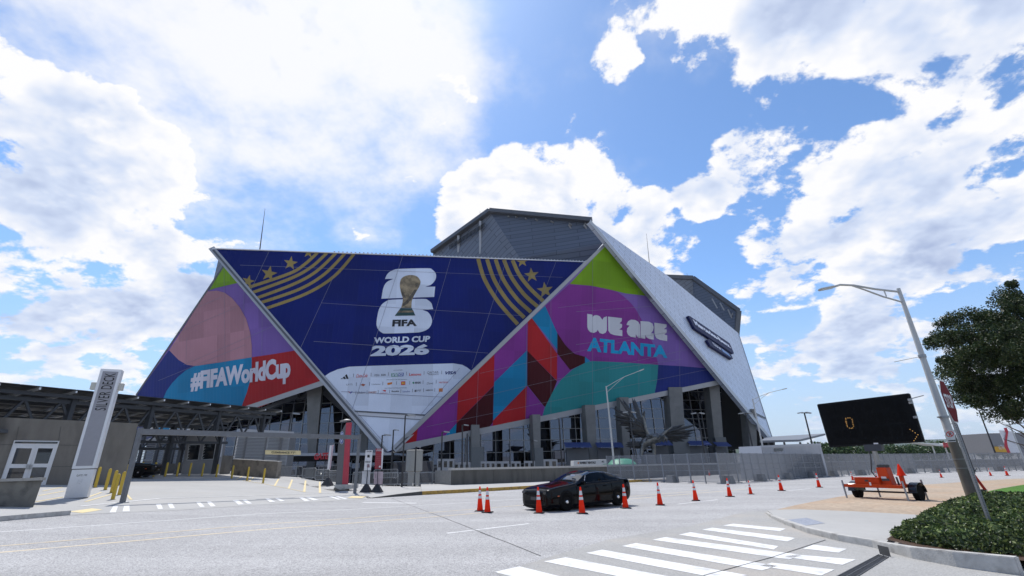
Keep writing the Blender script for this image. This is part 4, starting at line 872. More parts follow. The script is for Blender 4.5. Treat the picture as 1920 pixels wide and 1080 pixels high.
for k in (.06, .30, .55, .8):
    o0 = E0 + (E1 - E0) * (-8 / npan) + back * k + V3((0, 0, -.28)); o1 = E1 + back * k + V3((0, 0, -.28)); b = MB(); b.bar(o0, o1, .22, .22); b.build('girder', m_steel, can, world=True)
def truss(k, dz0, dz1, nbay, posts):
    a0 = E0 + (E1 - E0) * (-8 / npan) + back * k; a1 = E1 + back * k
    for dz in (dz0, dz1):
        b = MB(); b.bar(a0 + V3((0, 0, dz)), a1 + V3((0, 0, dz)), .22, .24); b.build('truss_chord', m_steel, can, world=True)
    n2 = nbay * 2
    for i in range(n2):
        q0, q1 = a0.lerp(a1, i / n2), a0.lerp(a1, (i + 1) / n2); z0, z1 = (dz0, dz1) if i % 2 == 0 else (dz1, dz0)
        b = MB(); b.bar(q0 + V3((0, 0, z0)), q1 + V3((0, 0, z1)), .13, .13); b.build('truss_diagonal', m_steel, can, world=True)
    for t in posts:
        q = a0.lerp(a1, t); g = gz(q.x, q.y); b = MB(); b.bar(V3((q.x, q.y, g)), q + V3((0, 0, dz0)), .36, .36); b.build('post', m_steel, can, world=True)
truss(.10, -.55, -2.35, 15, ())
for t in (.42, .60, .80, .97):
    q = (E0 + (E1 - E0) * (-8 / npan) + back * .1).lerp(E1 + back * .1, t); b = MB(); b.bar(q + V3((0, 0, -2.45)), q + V3((0, 0, -.2)), .34, .34); b.build('truss_post', m_steel, can, world=True)
truss(.52, -.8, -2.3, 15, (.22, .42, .62, .80, .97))
truss(.93, -.9, -2.2, 15, (.22, .42, .62, .80, .97))
for i in range(14):
    t = i / 14; o = E0.lerp(E1, t) + back * .1 + V3((0, 0, -2.35)); b = MB(); b.bar(o, o + back * .42 + V3((0, 0, .9)), .07, .07); b.build('sway_brace', m_galv, can, world=True)
# concrete back wall and slatted screen inside the deck
bk0, bk1 = at(190, 884, 54), at(345, 888, 58)
scn = thing('slatted_screen', 'horizontal grey slat screen in the shade under the canopy', 'screen', bk0)
n_s = 22
for i in range(n_s):
    z = 1.6 + i * .17; b = MB(); b.bar(V3((bk0.x, bk0.y, z + .9)), V3((bk1.x, bk1.y, z + .9)), .05, .085); b.build('slat', mat('slat_grey', (.16, .17, .18, 1), .5, .3), scn, world=True)
for t in (0, .2, .4, .6, .8, 1):
    p = bk0.lerp(bk1, t); b = MB(); b.bar(V3((p.x, p.y, gz(p.x, p.y))), V3((p.x, p.y, 6.5)), .28, .28); b.build('post', m_steel, scn, world=True)
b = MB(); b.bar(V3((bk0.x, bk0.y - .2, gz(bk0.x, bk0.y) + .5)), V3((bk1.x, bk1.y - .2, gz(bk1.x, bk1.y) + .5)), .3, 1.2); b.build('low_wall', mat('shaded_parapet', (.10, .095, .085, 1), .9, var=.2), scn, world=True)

# attendant booth with two windows
B0 = G(339, 889); BP = Plane(B0, V3((.30, -.954, 0)))
bo = thing('attendant_booth', 'grey attendant booth with two dark windows beside the yellow bollards', 'booth', B0)
KB = cr(280, 740, 1 / 6)
BP.shape(KB((432, 455), (800, 452), (735, 895), (355, 895)), 0, 'wall', mat('booth_grey_panel', (.33, .33, .34, 1), .6, var=.05), bo, th=2.6)
for q in (((445, 565), (577, 560), (550, 735), (422, 738)), ((618, 552), (748, 548), (720, 726), (588, 731))):
    w_ = BP.shape(KB(*q), .03, 'window', m_win, bo, th=.02)
    c4 = KB(*q)
    for i in range(4): BP.line(c4[i], c4[(i + 1) % 4], .07, .06, 'frame', m_alu, w_)
    for i in range(5):
        y = 575 + i * 32; BP.line(*KB((q[0][0] - 10 - i * 4, y + 20), (q[0][0] + 14 - i * 4, y)), .05, .05, 'sticker', m_wornw, w_)
BP.shape(KB((797, 452), (835, 456), (800, 700), (757, 700)), .12, 'corner_post', mat('booth_trim', (.60, .60, .62, 1), .5), bo, th=.3)
b = MB(); q = [BP.h(*p) for p in KB((415, 448), (840, 444))]; b.bar(q[0] + V3((0, .9, .08)), q[1] + V3((0, .9, .08)), 2.9, .16); b.build('roof', m_steel, bo, world=True)
# stair pier, louvred equipment screen, low retaining wall
b = MB(); p = G(411, 889); b.prism([p, G(424, 888.5), V3((G(424, 888.5).x, G(424, 888.5).y, p.z + 1.75)), p + V3((0, 0, 1.75))], (.1, .5, 0)); tag(b.build('concrete_pier', m_wall, world=False), 'short concrete pier between booth and louvred screen', 'pier')
LV0 = at(432, 888, 54); LV1 = at(534, 888, 60)
lv = thing('louvre_screen', 'pale grey horizontal louvre screen above the low concrete wall', 'screen', LV0)
m_lou = mat('louvre_grey', (.36, .37, .39, 1), .45, .3, var=.05)
zt0 = at(436, 815, 54).z; zb0 = at(432, 864, 54).z; nl = 22
for i in range(nl):
    z = zb0 - .6 + (zt0 - zb0 + .6) * i / (nl - 1); b = MB()
    b.add([V3((LV0.x, LV0.y, z)), V3((LV1.x, LV1.y, z)), V3((LV1.x - .05, LV1.y + .16, z + .13)), V3((LV0.x - .05, LV0.y + .16, z + .13))], [(0, 1, 2, 3)]); b.prism([V3((LV0.x, LV0.y, z)), V3((LV1.x, LV1.y, z)), V3((LV1.x, LV1.y, z + .07)), V3((LV0.x, LV0.y, z + .07))], (0, .02, 0)); b.build('louvre', m_lou, lv, world=True)
b = MB(); b.prism([V3((LV0.x, LV0.y + .35, zb0 - 2.2)), V3((LV1.x, LV1.y + .35, zb0 - 2.4)), V3((LV1.x, LV1.y + .35, zt0)), V3((LV0.x, LV0.y + .35, zt0))], (-.5, 2.5, 0)); b.build('backing', mat('louvre_backing', (.14, .145, .15, 1), .6), lv, world=True)
for t, w in ((.13, .6), (.5, .5), (.78, .9)):
    p = LV0.lerp(LV1, t); b = MB(); b.bar(V3((p.x, p.y + .22, zb0 - .8)), V3((p.x, p.y + .22, zt0)), w, .1, (0, 1, 0)); b.build('stile', mat('louvre_stile', (.22, .225, .235, 1), .5), lv, world=True)
b = MB(); b.bar(V3((LV0.x, LV0.y, zt0 + .35)), V3((LV1.x + .3, LV1.y, zt0 + .25)), .5, .55); b.build('cap', m_lou, lv, world=True)
W0, W1 = G(432, 890), G(517, 897)
rw = thing('retaining_wall', 'low stained concrete wall behind the yellow bollards', 'wall', W0)
hz0, hz1 = top_at(W0, 437, 861.5), top_at(W1, 521, 866)
b = MB(); b.prism([W0 + V3((0, 0, -.1)), W1 + V3((0, 0, -.1)), W1 + V3((0, 0, hz1)), W0 + V3((0, 0, hz0))], (.15, .5, 0)); b.build('wall', mat('brown_stained_concrete', (.23, .20, .165, 1), .9, var=.2, scale=2, bump=.3, dirt=((.07, .06, .05, 1), 1.6, .8)), rw, world=True)
b = MB(); b.bar(W0 + V3((.05, .25, hz0 + .03)), W1 + V3((.05, .25, hz1 + .03)), .62, .07); b.build('coping', m_kerb, rw, world=True)

# yellow bollards
m_bol = mat('bollard_yellow', (.50, .34, .03, 1), .5, var=.1, scale=5, dirt=((.30, .21, .05, 1), 5, .6))
bb = MB(); bb.lathe([(.078, 0), (.078, 1.02), (.07, 1.07), (.045, 1.11), (.0, 1.125)], 14)
bol = [((178, 914.5), 'yellow bollard beside the right side of the silver sign', 1.0), ((197, 919), 'yellow bollard second from the silver sign, in the near cluster', 1), ((208.5, 924.5), 'yellow bollard half hidden behind the front one by the grey gate post', 1), ((211, 937), 'frontmost yellow bollard, left of the grey gate post', 1), ((223, 928.5), 'yellow bollard touching the grey gate post in the near cluster', 1.0),
       ((234, 903), 'shaded yellow bollard seen just right of the gate post top rail foot', 1), ((262, 895), 'shaded yellow bollard at the far left of the back row', 1), ((287, 894.5), 'shaded yellow bollard second in the back row before the slat screen', 1), ((309, 894), 'shaded yellow bollard in the back row left of the booth', 1), ((331, 893.5), 'shaded yellow bollard at the left corner of the booth', 1), ((354, 893), 'yellow bollard under the left booth window', 1), ((378, 893.5), 'yellow bollard under the right booth window', 1),
       ((405, 895), 'yellow bollard in front of the concrete pier', 1), ((434, 897.5), 'yellow bollard at the left end of the low stained wall', 1), ((463, 901.5), 'yellow bollard in front of the middle of the low stained wall', 1), ((493, 906), 'yellow bollard at the right end of the low stained wall', 1)]
first = None
for (px, lab, s_) in bol:
    p = G(*px)
    if first is None:
        first = thing('bollard', lab, 'bollard', p, 0, 'yellow bollards at the deck entrance'); bb.build('post', m_bol, first, smooth=True)
        c_ = MB(); c_.lathe([(.12, 0), (.12, .012), (.085, .02)], 14); c_.build('base_ring', mat('rusty_ring', (.2, .14, .06, 1), .8, var=.3), first)
    else: dup(first, p, random.random() * 6, lab)

# silver deck pylon sign
S0 = G(140, 935); sx = (G(162, 935.3) - G(118, 935)); sx.z = 0; sw = sx.length; sx.normalize()
sgn = thing('deck_sign_pylon', 'tall silver pylon sign reading SILVER DECK', 'sign', S0)
SP = Plane(S0, V3((sx.y, -sx.x, 0))); sn = SP.n; hS = top_at(S0, 208, 692)
def sbox(name, x0, x1, z0, z1, off, th, m, par=sgn, bev=0): 
    o = S0 + sn * off; b = MB(); b.prism([o + sx * x0 + V3((0, 0, z0)), o + sx * x1 + V3((0, 0, z0)), o + sx * x1 + V3((0, 0, z1)), o + sx * x0 + V3((0, 0, z1))], sn * -th); return b.build(name, m, par, world=True, bevel=bev)
h2 = sw / 2; zp = hS * .215
m_sil = mat('sign_silver', (.68, .69, .71, 1), .38, .15, var=.03); m_sif = mat('sign_face_grey', (.28, .28, .305, 1), .45, .1, var=.03)
sbox('pedestal', -h2 * .95, h2 * .97, 0.03, zp - .03, -.04, .42, m_sil); sbox('foot', -h2 * .8, h2 * .9, -.05, .03, -.1, .3, m_dark)
sbox('cabinet', -h2, h2, zp, hS, 0, .5, m_sil, bev=.01); fc = sbox('face_panel', -h2 * .72, h2 * .74, zp + .12, hS - .12, .012, .01, m_sif)
sbox('shadow_line', -h2 * .99, h2 * .99, zp - .035, zp + .005, -.03, .44, m_dark)
for k in (.35, .5): pass
text_flat('SILVER DECK', S0 + sn * .02 + sx * (h2 * .56) + V3((0, 0, hS * .66)), V3((0, 0, hS * .305)), -sx * (h2 * 1.02), m_ink, sgn, world=True, bold=.004, space=1.05)
text_flat('GATE 199', S0 + sn * -.03 + sx * (-h2 * .42) + V3((0, 0, zp * .74)), sx * (h2 * .9), V3((0, 0, .085)), m_ink, sgn, world=True)
for zz, w in ((.60, .45), (.54, .4), (.48, .3)): text_flat('2 3 4 5', S0 + sn * -.03 + sx * (-h2 * .2) + V3((0, 0, zp * zz)), sx * (h2 * w), V3((0, 0, .035)), m_sif, sgn, world=True)
for sd, xx in ((-1, -h2 - .12), (1, h2 + .06)):
    b = MB(); b.box(S0 + sx * xx + V3((0, 0, hS * .86)) + sn * -.3, (.26, .26, .34), math.atan2(sx.y, sx.x)); b.tube(S0 + sx * xx * .9 + V3((0, 0, hS * .88)) + sn * -.3, S0 + sx * xx + V3((0, 0, hS * .88)) + sn * -.3, .05); b.build('floodlight', mat('lamp_housing', (.5, .49, .44, 1), .5, .2), sgn, world=True)
text_flat('SILVER DECK', S0 + sx * (-h2 - .006) + sn * -.12 + V3((0, 0, hS * .55)), V3((0, 0, hS * .25)), sn * -.26, m_ink, sgn, world=True, bold=.004)

# overhead clearance gate
m_gate = mat('gate_grey_steel', (.15, .155, .165, 1), .5, .2, var=.12, scale=5)
g0, g1 = G(229.2, 943), G(665, 925.5)
gt = thing('clearance_gate', 'grey overhead height gate spanning the deck driveway', 'gate', g0)
t0, t1 = g0 + V3((0, 0, top_at(g0, 263, 806))), g1 + V3((0, 0, top_at(g1, 674.5, 817)))
for a, c_ in ((g0, t0), (g1, t1)):
    b = MB(); b.bar(a, c_ + V3((0, 0, .10)), .16, .16); b.build('post', m_gate, gt, world=True); b = MB(); b.box(a + V3((0, 0, .015)), (.34, .34, .03)); b.build('base_plate', m_galv, gt, world=True)
b = MB(); b.bar(t0 + V3((0, 0, -.08)), t1 + V3((0, 0, -.10)), .17, .25); b.build('beam', m_gate, gt, world=True)
gd = (t1 - t0).normalized(); GP = Plane(t0, V3((gd.y, -gd.x, 0)))
b = MB(); b.prism([GP.h(*p) for p in ((497, 844), (563, 845), (563, 853), (497, 852))], (0, .09, 0)); cb_ = thing('clearance_bar', 'pale yellow hanging bar reading CLEARANCE above the driveway', 'sign', GP.h(530, 848)); b.build('bar', mat('clearance_yellow', (.60, .50, .27, 1), .55, var=.05), cb_, world=True, bevel=.01)
text_on('CLEARANCE 7\'7"', GP, ((509, 846), (554, 847), (554, 851), (509, 850)), .02, m_ink, cb_, bold=.02)
for x in (500, 560):
    b = MB(); a = GP.h(x, 844.5); b.tube(a, V3((a.x, a.y, (t0.z + t1.z) / 2 - .2)), .012); b.build('chain', m_galv, cb_, world=True)

# red and grey parking pylon
KP = cr(560, 780, 180 / 1296)
q0 = G(640, 920.5); PP = Plane(q0, V3((.25, -.968, 0)))
pk = thing('parking_pylon', 'slanted grey and red parking pylon with blue P discs', 'sign', q0)
PP.shape(KP((640, 92), (556, 245), (530, 420), (497, 925), (592, 925), (636, 300)), 0, 'grey_blade', mat('pylon_grey', (.11, .112, .12, 1), .35, .4, var=.05), pk, th=.5)
PP.shape(KP((640, 92), (712, 86), (690, 380), (660, 925), (586, 925), (620, 410)), .03, 'red_blade', mat('pylon_red', (.40, .03, .055, 1), .4, var=.04), pk, th=.56)
for (x, y) in ((586, 246), (579, 342)):
    pts = [(x + 24 * math.cos(a), y + 38 * math.sin(a)) for a in [i * math.pi / 10 for i in range(20)]]; d_ = PP.shape(KP(*pts), .05, 'disc', mat('parking_white', (.6, .62, .66, 1), .4), pk)
    pts = [(x + 20 * math.cos(a), y + 32 * math.sin(a)) for a in [i * math.pi / 10 for i in range(20)]]; PP.shape(KP(*pts), .06, 'disc_centre', mat('parking_blue', (.02, .06, .28, 1), .4), d_)
    text_on('P', PP, KP((x - 9, y - 20), (x + 10, y - 20), (x + 10, y + 20), (x - 9, y + 20)), .075, m_wl, d_, bold=.03)
b = MB(); f = [PP.h(*p, .25) for p in KP((465, 928), (706, 924), (700, 985), (515, 1000))]; b.prism(f, (.2, 1.0, 0)); b.build('base', m_kerb, pk, world=True)
b = MB(); f = [PP.h(*p, .3) for p in KP((478, 965), (560, 1000), (632, 990), (632, 1032), (520, 1034), (470, 990))]; b.prism(f, (.1, .5, 0)); b.build('footing', m_wall, pk, world=True)
b = MB(); c_ = PP.h(*KP((650, 68))[0]); b.lathe([(.0, 0), (.28, .02), (.3, .07), (.12, .13)], 12, c_); b.tube(c_ + V3((-.5, 0, 0)), c_, .03); b.build('lamp_head', m_galv, pk, world=True)

# portable sign stands (weighted black feet)
def stand(name, label, pxb, quad, faces, txt, face_m):
    o = G(*pxb); sp_ = Plane(o, V3((.18, -.98, 0))); r = thing(name, label, 'sign stand', o, group='portable sign stands')
    sp_.shape(KP(*quad), .0, 'board', face_m, r, th=.03)
    x = pxb
    b = MB(); k = 2.2 / 7.2
    w = .36; b.add([o + V3((sx_ * w, sy_ * w, 0)) for sx_, sy_ in ((-1, -1), (1, -1), (1, 1), (-1, 1))] + [o + V3((sx_ * .08, sy_ * .08, .52)) for sx_, sy_ in ((-1, -1), (1, -1), (1, 1), (-1, 1))], [(0, 1, 5, 4), (1, 2, 6, 5), (2, 3, 7, 6), (3, 0, 4, 7), (4, 5, 6, 7), (3, 2, 1, 0)]); b.build('weighted_base', mat('black_rubber_base', (.013, .013, .015, 1), .5, var=.3), r, world=True)
    cpt = sp_.h(*KP(((quad[2][0] + quad[3][0]) / 2, (quad[2][1] + quad[3][1]) / 2))[0], -.02)
    b = MB(); b.tube(o + V3((0, 0, .5)), cpt + V3((0, 0, .2)), .025); b.build('pole', m_steel, r, world=True)
    for t_s, q, m in txt: text_on(t_s, sp_, KP(*q), .02, m, r, bold=.02)
    for q, m in faces: sp_.shape(KP(*q), .012, 'print', m, r)
    return r, sp_
m_sw = mat('board_white', (.62, .62, .64, 1), .5, var=.03); m_sr = mat('board_red', (.26, .02, .035, 1), .5, var=.04)
r1, s1 = stand('sign_stand', 'white portable sign reading STOP in front of the barricades', (686, 923.5), ((905, 460), (1000, 462), (975, 735), (880, 735)), [(((920, 695), (958, 695), (955, 650), (925, 650)), ink('mottle', (.2, .14, .16, 1))), (((925, 560), (960, 560), (957, 525), (928, 525)), m_ink)], [('STOP!', ((920, 470), (985, 470), (984, 488), (918, 488)), m_ink), ('PRE-PAID ONLY', ((903, 608), (972, 608), (970, 630), (898, 630)), m_ink)], m_sw)
for i in range(7): s1.shape(KP((862 + i * 16, 742), (872 + i * 16, 742), (862 + i * 16, 918), (848 + i * 16, 918)), -.05, 'skirt_strip', m_sw, r1)
r2, s2 = stand('sign_stand', 'dark red portable sign right of the white one', (706.5, 923.5), ((1040, 440), (1130, 440), (1115, 715), (1025, 715)), [(((1122, 440), (1145, 442), (1130, 712), (1113, 712)), m_sw), (((1085, 672), (1108, 672), (1106, 694), (1083, 694)), m_sw)], [('PRE-PAID', ((1060, 448), (1112, 448), (1111, 458), (1058, 458)), m_sw), ('PARKING', ((1050, 462), (1120, 462), (1119, 473), (1048, 473)), m_sw), ('SEE ATTENDANT FOR', ((1050, 490), (1125, 490), (1122, 498), (1050, 498)), m_sr if False else i_red)] + [('EVENT PARKING RATES', ((1045, y), (1118, y), (1116, y + 7), (1043, y + 7)), mat('faded_red_print', (.45, .12, .13, 1))) for y in (520, 545, 570, 595, 620, 645)], m_sr)
m_sk = mat('pink_strip', (.5, .38, .42, 1), .6)
for i in range(7): s2.shape(KP((1025 + i * 17, 750), (1036 + i * 17, 750), (1028 + i * 17, 922), (1014 + i * 17, 922)), -.05, 'skirt_strip', m_sk, r2)
o3 = G(613.5, 911); r3 = thing('sign_stand', 'portable sign seen edge on left of the red pylon', 'sign stand', o3, group='portable sign stands'); p3 = Plane(o3, V3((.0, -1, 0)))
p3.shape(KP((420, 398), (448, 394), (412, 722), (384, 724)), 0, 'board', m_sw, r3, th=.03); p3.shape(KP((452, 392), (472, 390), (428, 712), (416, 714)), .02, 'board', m_sk, r3, th=.03)
b = MB(); w = .42; b.add([o3 + V3((a * w, c_ * w, 0)) for a, c_ in ((-1, -1), (1, -1), (1, 1), (-1, 1))] + [o3 + V3((a * .08, c_ * .08, .6)) for a, c_ in ((-1, -1), (1, -1), (1, 1), (-1, 1))], [(0, 1, 5, 4), (1, 2, 6, 5), (2, 3, 7, 6), (3, 0, 4, 7), (4, 5, 6, 7), (3, 2, 1, 0)]); b.build('weighted_base', mat('black_rubber_base', (.013, .013, .015, 1)), r3, world=True)
b = MB(); b.tube(o3 + V3((0, 0, .5)), p3.h(*KP((405, 700))[0], -.04), .025); b.build('pole', m_steel, r3, world=True)

# crowd barricades
def barricade_proto():
    r = thing('crowd_barricade', 'steel crowd barricade', 'barricade'); L_ = 2.3; h = 1.08
    b = MB(); b.path([V3((-L_ / 2, 0, .18)), V3((-L_ / 2, 0, h - .12)), V3((-L_ / 2 + .1, 0, h)), V3((L_ / 2 - .1, 0, h)), V3((L_ / 2, 0, h - .12)), V3((L_ / 2, 0, .18)), V3((-L_ / 2, 0, .18))], .028); b.build('frame', m_galv, r)
    for i in range(17): bb_ = MB(); x = -L_ / 2 + (i + 1) * L_ / 18; bb_.tube(V3((x, 0, .18)), V3((x, 0, h)), .014, n=5); bb_.build('bar', m_galv, r)
    for x in (-L_ / 2 + .3, L_ / 2 - .3): bb_ = MB(); bb_.path([V3((x, -.28, .02)), V3((x, 0, .2)), V3((x, .28, .02))], .018); bb_.build('foot', m_galv, r)
    return r
bp = barricade_proto(); usedb = False
def run(pixs, names):
    global usedb
    for (pa, pb_), lab in zip(pixs, names):
        a, c_ = G(*pa), G(*pb_); mid = (a + c_) / 2; mid.z = gz(mid.x, mid.y); rz = math.atan2(c_.y - a.y, c_.x - a.x); s_ = (c_ - a).length / 2.3
        if not usedb: usedb = True; o = bp; o.location = mid; o.rotation_euler = (0, 0, rz); o['label'] = lab; o['group'] = 'steel crowd barricades'
        else: o = dup(bp, mid, rz, lab, 'steel crowd barricades')
        o.scale = (s_, 1, 1.0)
run([((519, 895), (565, 897.5)), ((566, 897.5), (590, 901)), ((590, 901), (616, 905)), ((616, 905), (640, 908.5)), ((660, 911), (683, 912)), ((684, 911), (716, 913)), ((716, 912), (745, 913)), ((746, 912), (778, 912)), ((778, 911.5), (810, 911.5)), ((810, 911), (832, 911)), ((596, 888), (640, 890)), ((700, 899), (745, 899))],
    ['steel crowd barricade right of the low stained wall', 'steel crowd barricade second from the low stained wall', 'steel crowd barricade left of the edge-on sign stand', 'steel crowd barricade meeting the red pylon from the left', 'steel crowd barricade just right of the red pylon', 'steel crowd barricade behind the white portable sign', 'steel crowd barricade behind the red portable sign', 'steel crowd barricade right of the red portable sign', 'steel crowd barricade third right of the red portable sign', 'steel crowd barricade at the left end of the long concrete wall', 'farther steel crowd barricade left of the red pylon', 'farther steel crowd barricade behind the two portable signs'])
# ================================================================== MIDDLE: WALL, CAR, CONES, LAMPS
wp = [G(846, 914), G(997, 908), V3((10.6, 54.0, gz(10.6, 54)))]
lw = thing('long_concrete_wall', 'long dark concrete barrier wall behind the black car', 'wall', wp[0])
hW = [top_at(wp[0], 842, 878), top_at(wp[1], 995, 875)]; hW.append(hW[1] * 1.02)
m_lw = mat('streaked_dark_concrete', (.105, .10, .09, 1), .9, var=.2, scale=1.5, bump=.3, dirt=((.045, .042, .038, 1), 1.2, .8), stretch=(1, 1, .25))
far_w = V3((22, 66, gz(22, 66))); far_2 = V3((44, 82, gz(44, 82))); far_3 = V3((74, 95, gz(74, 95))); far_4 = V3((112, 108, gz(112, 108)))
chain = [wp[0], wp[0].lerp(wp[1], .5), wp[1], wp[1].lerp(wp[2], .5), wp[2], far_w, far_2, far_3, far_4]; hh = [hW[0], (hW[0] + hW[1]) / 2, hW[1], hW[1], hW[2], hW[2], hW[2], hW[2], hW[2]]
for i in range(8):
    a, c_ = chain[i], chain[i + 1]; d = (c_ - a).normalized(); n = V3((-d.y, d.x, 0)) * .55
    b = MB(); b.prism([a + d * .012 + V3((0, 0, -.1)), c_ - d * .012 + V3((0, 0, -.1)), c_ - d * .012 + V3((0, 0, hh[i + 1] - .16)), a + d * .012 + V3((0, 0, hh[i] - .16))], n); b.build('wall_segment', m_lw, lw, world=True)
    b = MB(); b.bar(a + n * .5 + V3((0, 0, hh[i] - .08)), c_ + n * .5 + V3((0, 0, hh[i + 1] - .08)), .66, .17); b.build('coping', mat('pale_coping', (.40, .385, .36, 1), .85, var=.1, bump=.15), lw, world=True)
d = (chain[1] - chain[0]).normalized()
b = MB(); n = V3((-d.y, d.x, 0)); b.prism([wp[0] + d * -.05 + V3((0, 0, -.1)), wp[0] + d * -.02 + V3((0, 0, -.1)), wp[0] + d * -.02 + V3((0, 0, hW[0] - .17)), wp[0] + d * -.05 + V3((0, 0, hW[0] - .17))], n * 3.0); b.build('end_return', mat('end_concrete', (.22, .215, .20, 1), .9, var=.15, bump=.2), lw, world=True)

# ---- black sedan: lofted body, glazing cut from the same surface
def make_car(name, label, loc, rz):
    r = thing(name, label, 'car', loc, rz)
    # stations: x (front +), half width at sill / beltline, z sill, z belt, roof half width, roof z
    ST = [(2.52, .62, .66, .36, .66, .56, .72), (2.49, .80, .86, .14, .78, .70, .815), (2.34, .88, .925, .12, .865, .76, .90), (1.9, .92, .95, .11, .925, .81, .965), (1.4, .93, .955, .10, .965, .83, 1.015), (.98, .935, .955, .10, .99, .83, 1.05), (.74, .935, .955, .10, 1.0, .80, 1.10), (.25, .935, .955, .10, 1.005, .70, 1.355), (-.12, .935, .955, .10, 1.01, .655, 1.46), (-.6, .935, .955, .10, 1.015, .645, 1.49), (-1.05, .935, .955, .10, 1.02, .635, 1.465), (-1.5, .935, .955, .10, 1.04, .64, 1.35), (-1.88, .935, .96, .10, 1.065, .70, 1.19), (-2.1, .925, .955, .12, 1.075, .74, 1.14), (-2.38, .89, .925, .17, 1.06, .73, 1.12), (-2.52, .82, .85, .40, .98, .68, 1.05), (-2.55, .72, .74, .5, .92, .6, .97)]
    def sec(s):
        x, ws, wb, zs, zb, wr, zr = s
        zm = zs + (zb - zs) * .55
        return [(x, 0, zs - .02), (x, ws * .8, zs), (x, ws, zs + .06), (x, wb * .995, zs + (zb - zs) * .30), (x, wb, zm), (x, wb * .985, zs + (zb - zs) * .8), (x, wb * .95, zb), (x, wb * .95 + (wr - wb * .95) * .12, zb + (zr - zb) * .1), (x, wb * .95 + (wr - wb * .95) * .5, zb + (zr - zb) * .5), (x, wr, zb + (zr - zb) * .88), (x, wr * .82, zr - .008), (x, wr * .4, zr + .012), (x, 0, zr + .018)]
    secs = [sec(s) for s in ST]; nv = len(secs[0])
    def interp(u, v):                                                 # bilinear on the section grid
        i = min(int(u), len(secs) - 2); j = min(int(v), nv - 2); fu, fv = u - i, v - j
        a, b_, c_, d_ = V3(secs[i][j]), V3(secs[i + 1][j]), V3(secs[i][j + 1]), V3(secs[i + 1][j + 1])
        return a * (1 - fu) * (1 - fv) + b_ * fu * (1 - fv) + c_ * (1 - fu) * fv + d_ * fu * fv
    paint = mat('black_car_paint', (.002, .002, .003, 1), .09, 0, var=.1, coat=.0, spec=.20)
    bm_ = MB()
    for s in secs: bm_.v += [V3(p) for p in s]
    for i in range(len(secs) - 1):
        for j in range(nv - 1): bm_.f.append((i * nv + j, (i + 1) * nv + j, (i + 1) * nv + j + 1, i * nv + j + 1))
    bm_.f.append(tuple(range(nv))); k = (len(secs) - 1) * nv; bm_.f.append(tuple(k + i for i in range(nv))[::-1])
    k = len(bm_.v); bm_.v += [V3((p.x, -p.y, p.z)) for p in bm_.v[:k]]; bm_.f += [tuple(i + k for i in f)[::-1] for f in bm_.f[:]]
    body = bm_.build('body', paint, r, smooth=True)
    wm = body.modifiers.new('weld', 'WELD'); wm.merge_threshold = .002
    md = body.modifiers.new('sub', 'SUBSURF'); md.levels = md.render_levels = 2
    glass = mat('tinted_car_glass', (.002, .0025, .003, 1), .04, 0, var=.0, spec=.18, coat=0); m_blk = mat('car_black_plastic', (.006, .006, .007, 1), .5, spec=.1)
    def patch(name, u0, u1, v0, v1, m, off=.012, nu=8, nvv=4, sides=(1, -1), skew=None, par=r):
        for sd in sides:
            g = MB()
            for a in range(nu + 1):
                for c_ in range(nvv + 1):
                    fu, fv = a / nu, c_ / nvv; u = u0 + (u1 - u0) * fu
                    if skew: u = (u0 + skew[0] * fv) + ((u1 + skew[1] * fv) - (u0 + skew[0] * fv)) * fu
                    p = interp(u, v0 + (v1 - v0) * fv); ctr = V3((p.x, 0, .75)); p = p + (p - ctr).normalized() * off; g.v.append(V3((p.x, p.y * sd, p.z)))
            for a in range(nu):
                for c_ in range(nvv): k_ = a * (nvv + 1) + c_; g.f.append((k_, k_ + nvv + 1, k_ + nvv + 2, k_ + 1))
            g.build(name, m, par, smooth=True)
    patch('side_window', 6.9, 9.55, 6.9, 8.85, glass, .014, 8, 4, skew=(.75, 0)); patch('side_window', 9.7, 11.7, 6.9, 8.8, glass, .014, 8, 4, skew=(0, -.75))
    patch('windscreen', 6.1, 8.05, 9.1, 12, mat('windscreen_glass', (.006, .01, .02, 1), .02, 0, var=0, spec=.7, coat=.4), .022, 8, 6); patch('rear_window', 10.7, 12.1, 9.2, 12, glass, .018, 6, 6)
    chrome = mat('window_chrome', (.55, .56, .58, 1), .18, .9)
    for sd in (1, -1):                                                # bright drip rail over the side glass, from screen pillar to boot
        g = MB(); pts = [interp(6.75, 7.6)] + [interp(7.0 + .25 * k, 8.95) for k in range(1, 17)] + [interp(11.6, 8.3), interp(12.0, 7.2)]
        pts = [V3((p.x, (p.y + .014) * sd, p.z)) for p in pts]; g.path(pts, .009, 5); g.build('window_trim', chrome, r)
        g = MB(); g.path([V3((p.x, (p.y + .012) * sd, p.z)) for p in [interp(6.8 + .3 * k, 6.75) for k in range(17)]], .006, 5); g.build('belt_trim', mat('satin_black_trim', (.05, .05, .052, 1), .3), r)
    # front: grille, lamps, splitter
    for sd in (1, -1):
        b = MB(); b.box((2.40, sd * .62, .74), (.22, .36, .11), -sd * .35); b.build('headlight', mat('headlight_lens', (.06, .06, .065, 1), .05, .3, spec=1), r, bevel=.02)
        b = MB(); b.box((2.33, sd * .72, .40), (.12, .16, .07), -sd * .5); b.build('fog_lamp', mat('lamp_chrome', (.5, .5, .52, 1), .15, .9), r, bevel=.01)
        b = MB(); b.box((1.96, sd * .945, .60), (.10, .012, .035)); b.build('side_marker', mat('amber_lens', (.5, .10, .03, 1), .3), r)
        b = MB(); b.box((.62, sd * 1.03, 1.03), (.16, .22, .13)); b.build('mirror', paint, r, bevel=.03)
        b = MB(); b.box((-2.49, sd * .5, .90), (.06, .5, .10), sd * .15); b.build('tail_lamp', mat('red_lens', (.25, .01, .01, 1), .2), r, bevel=.01)
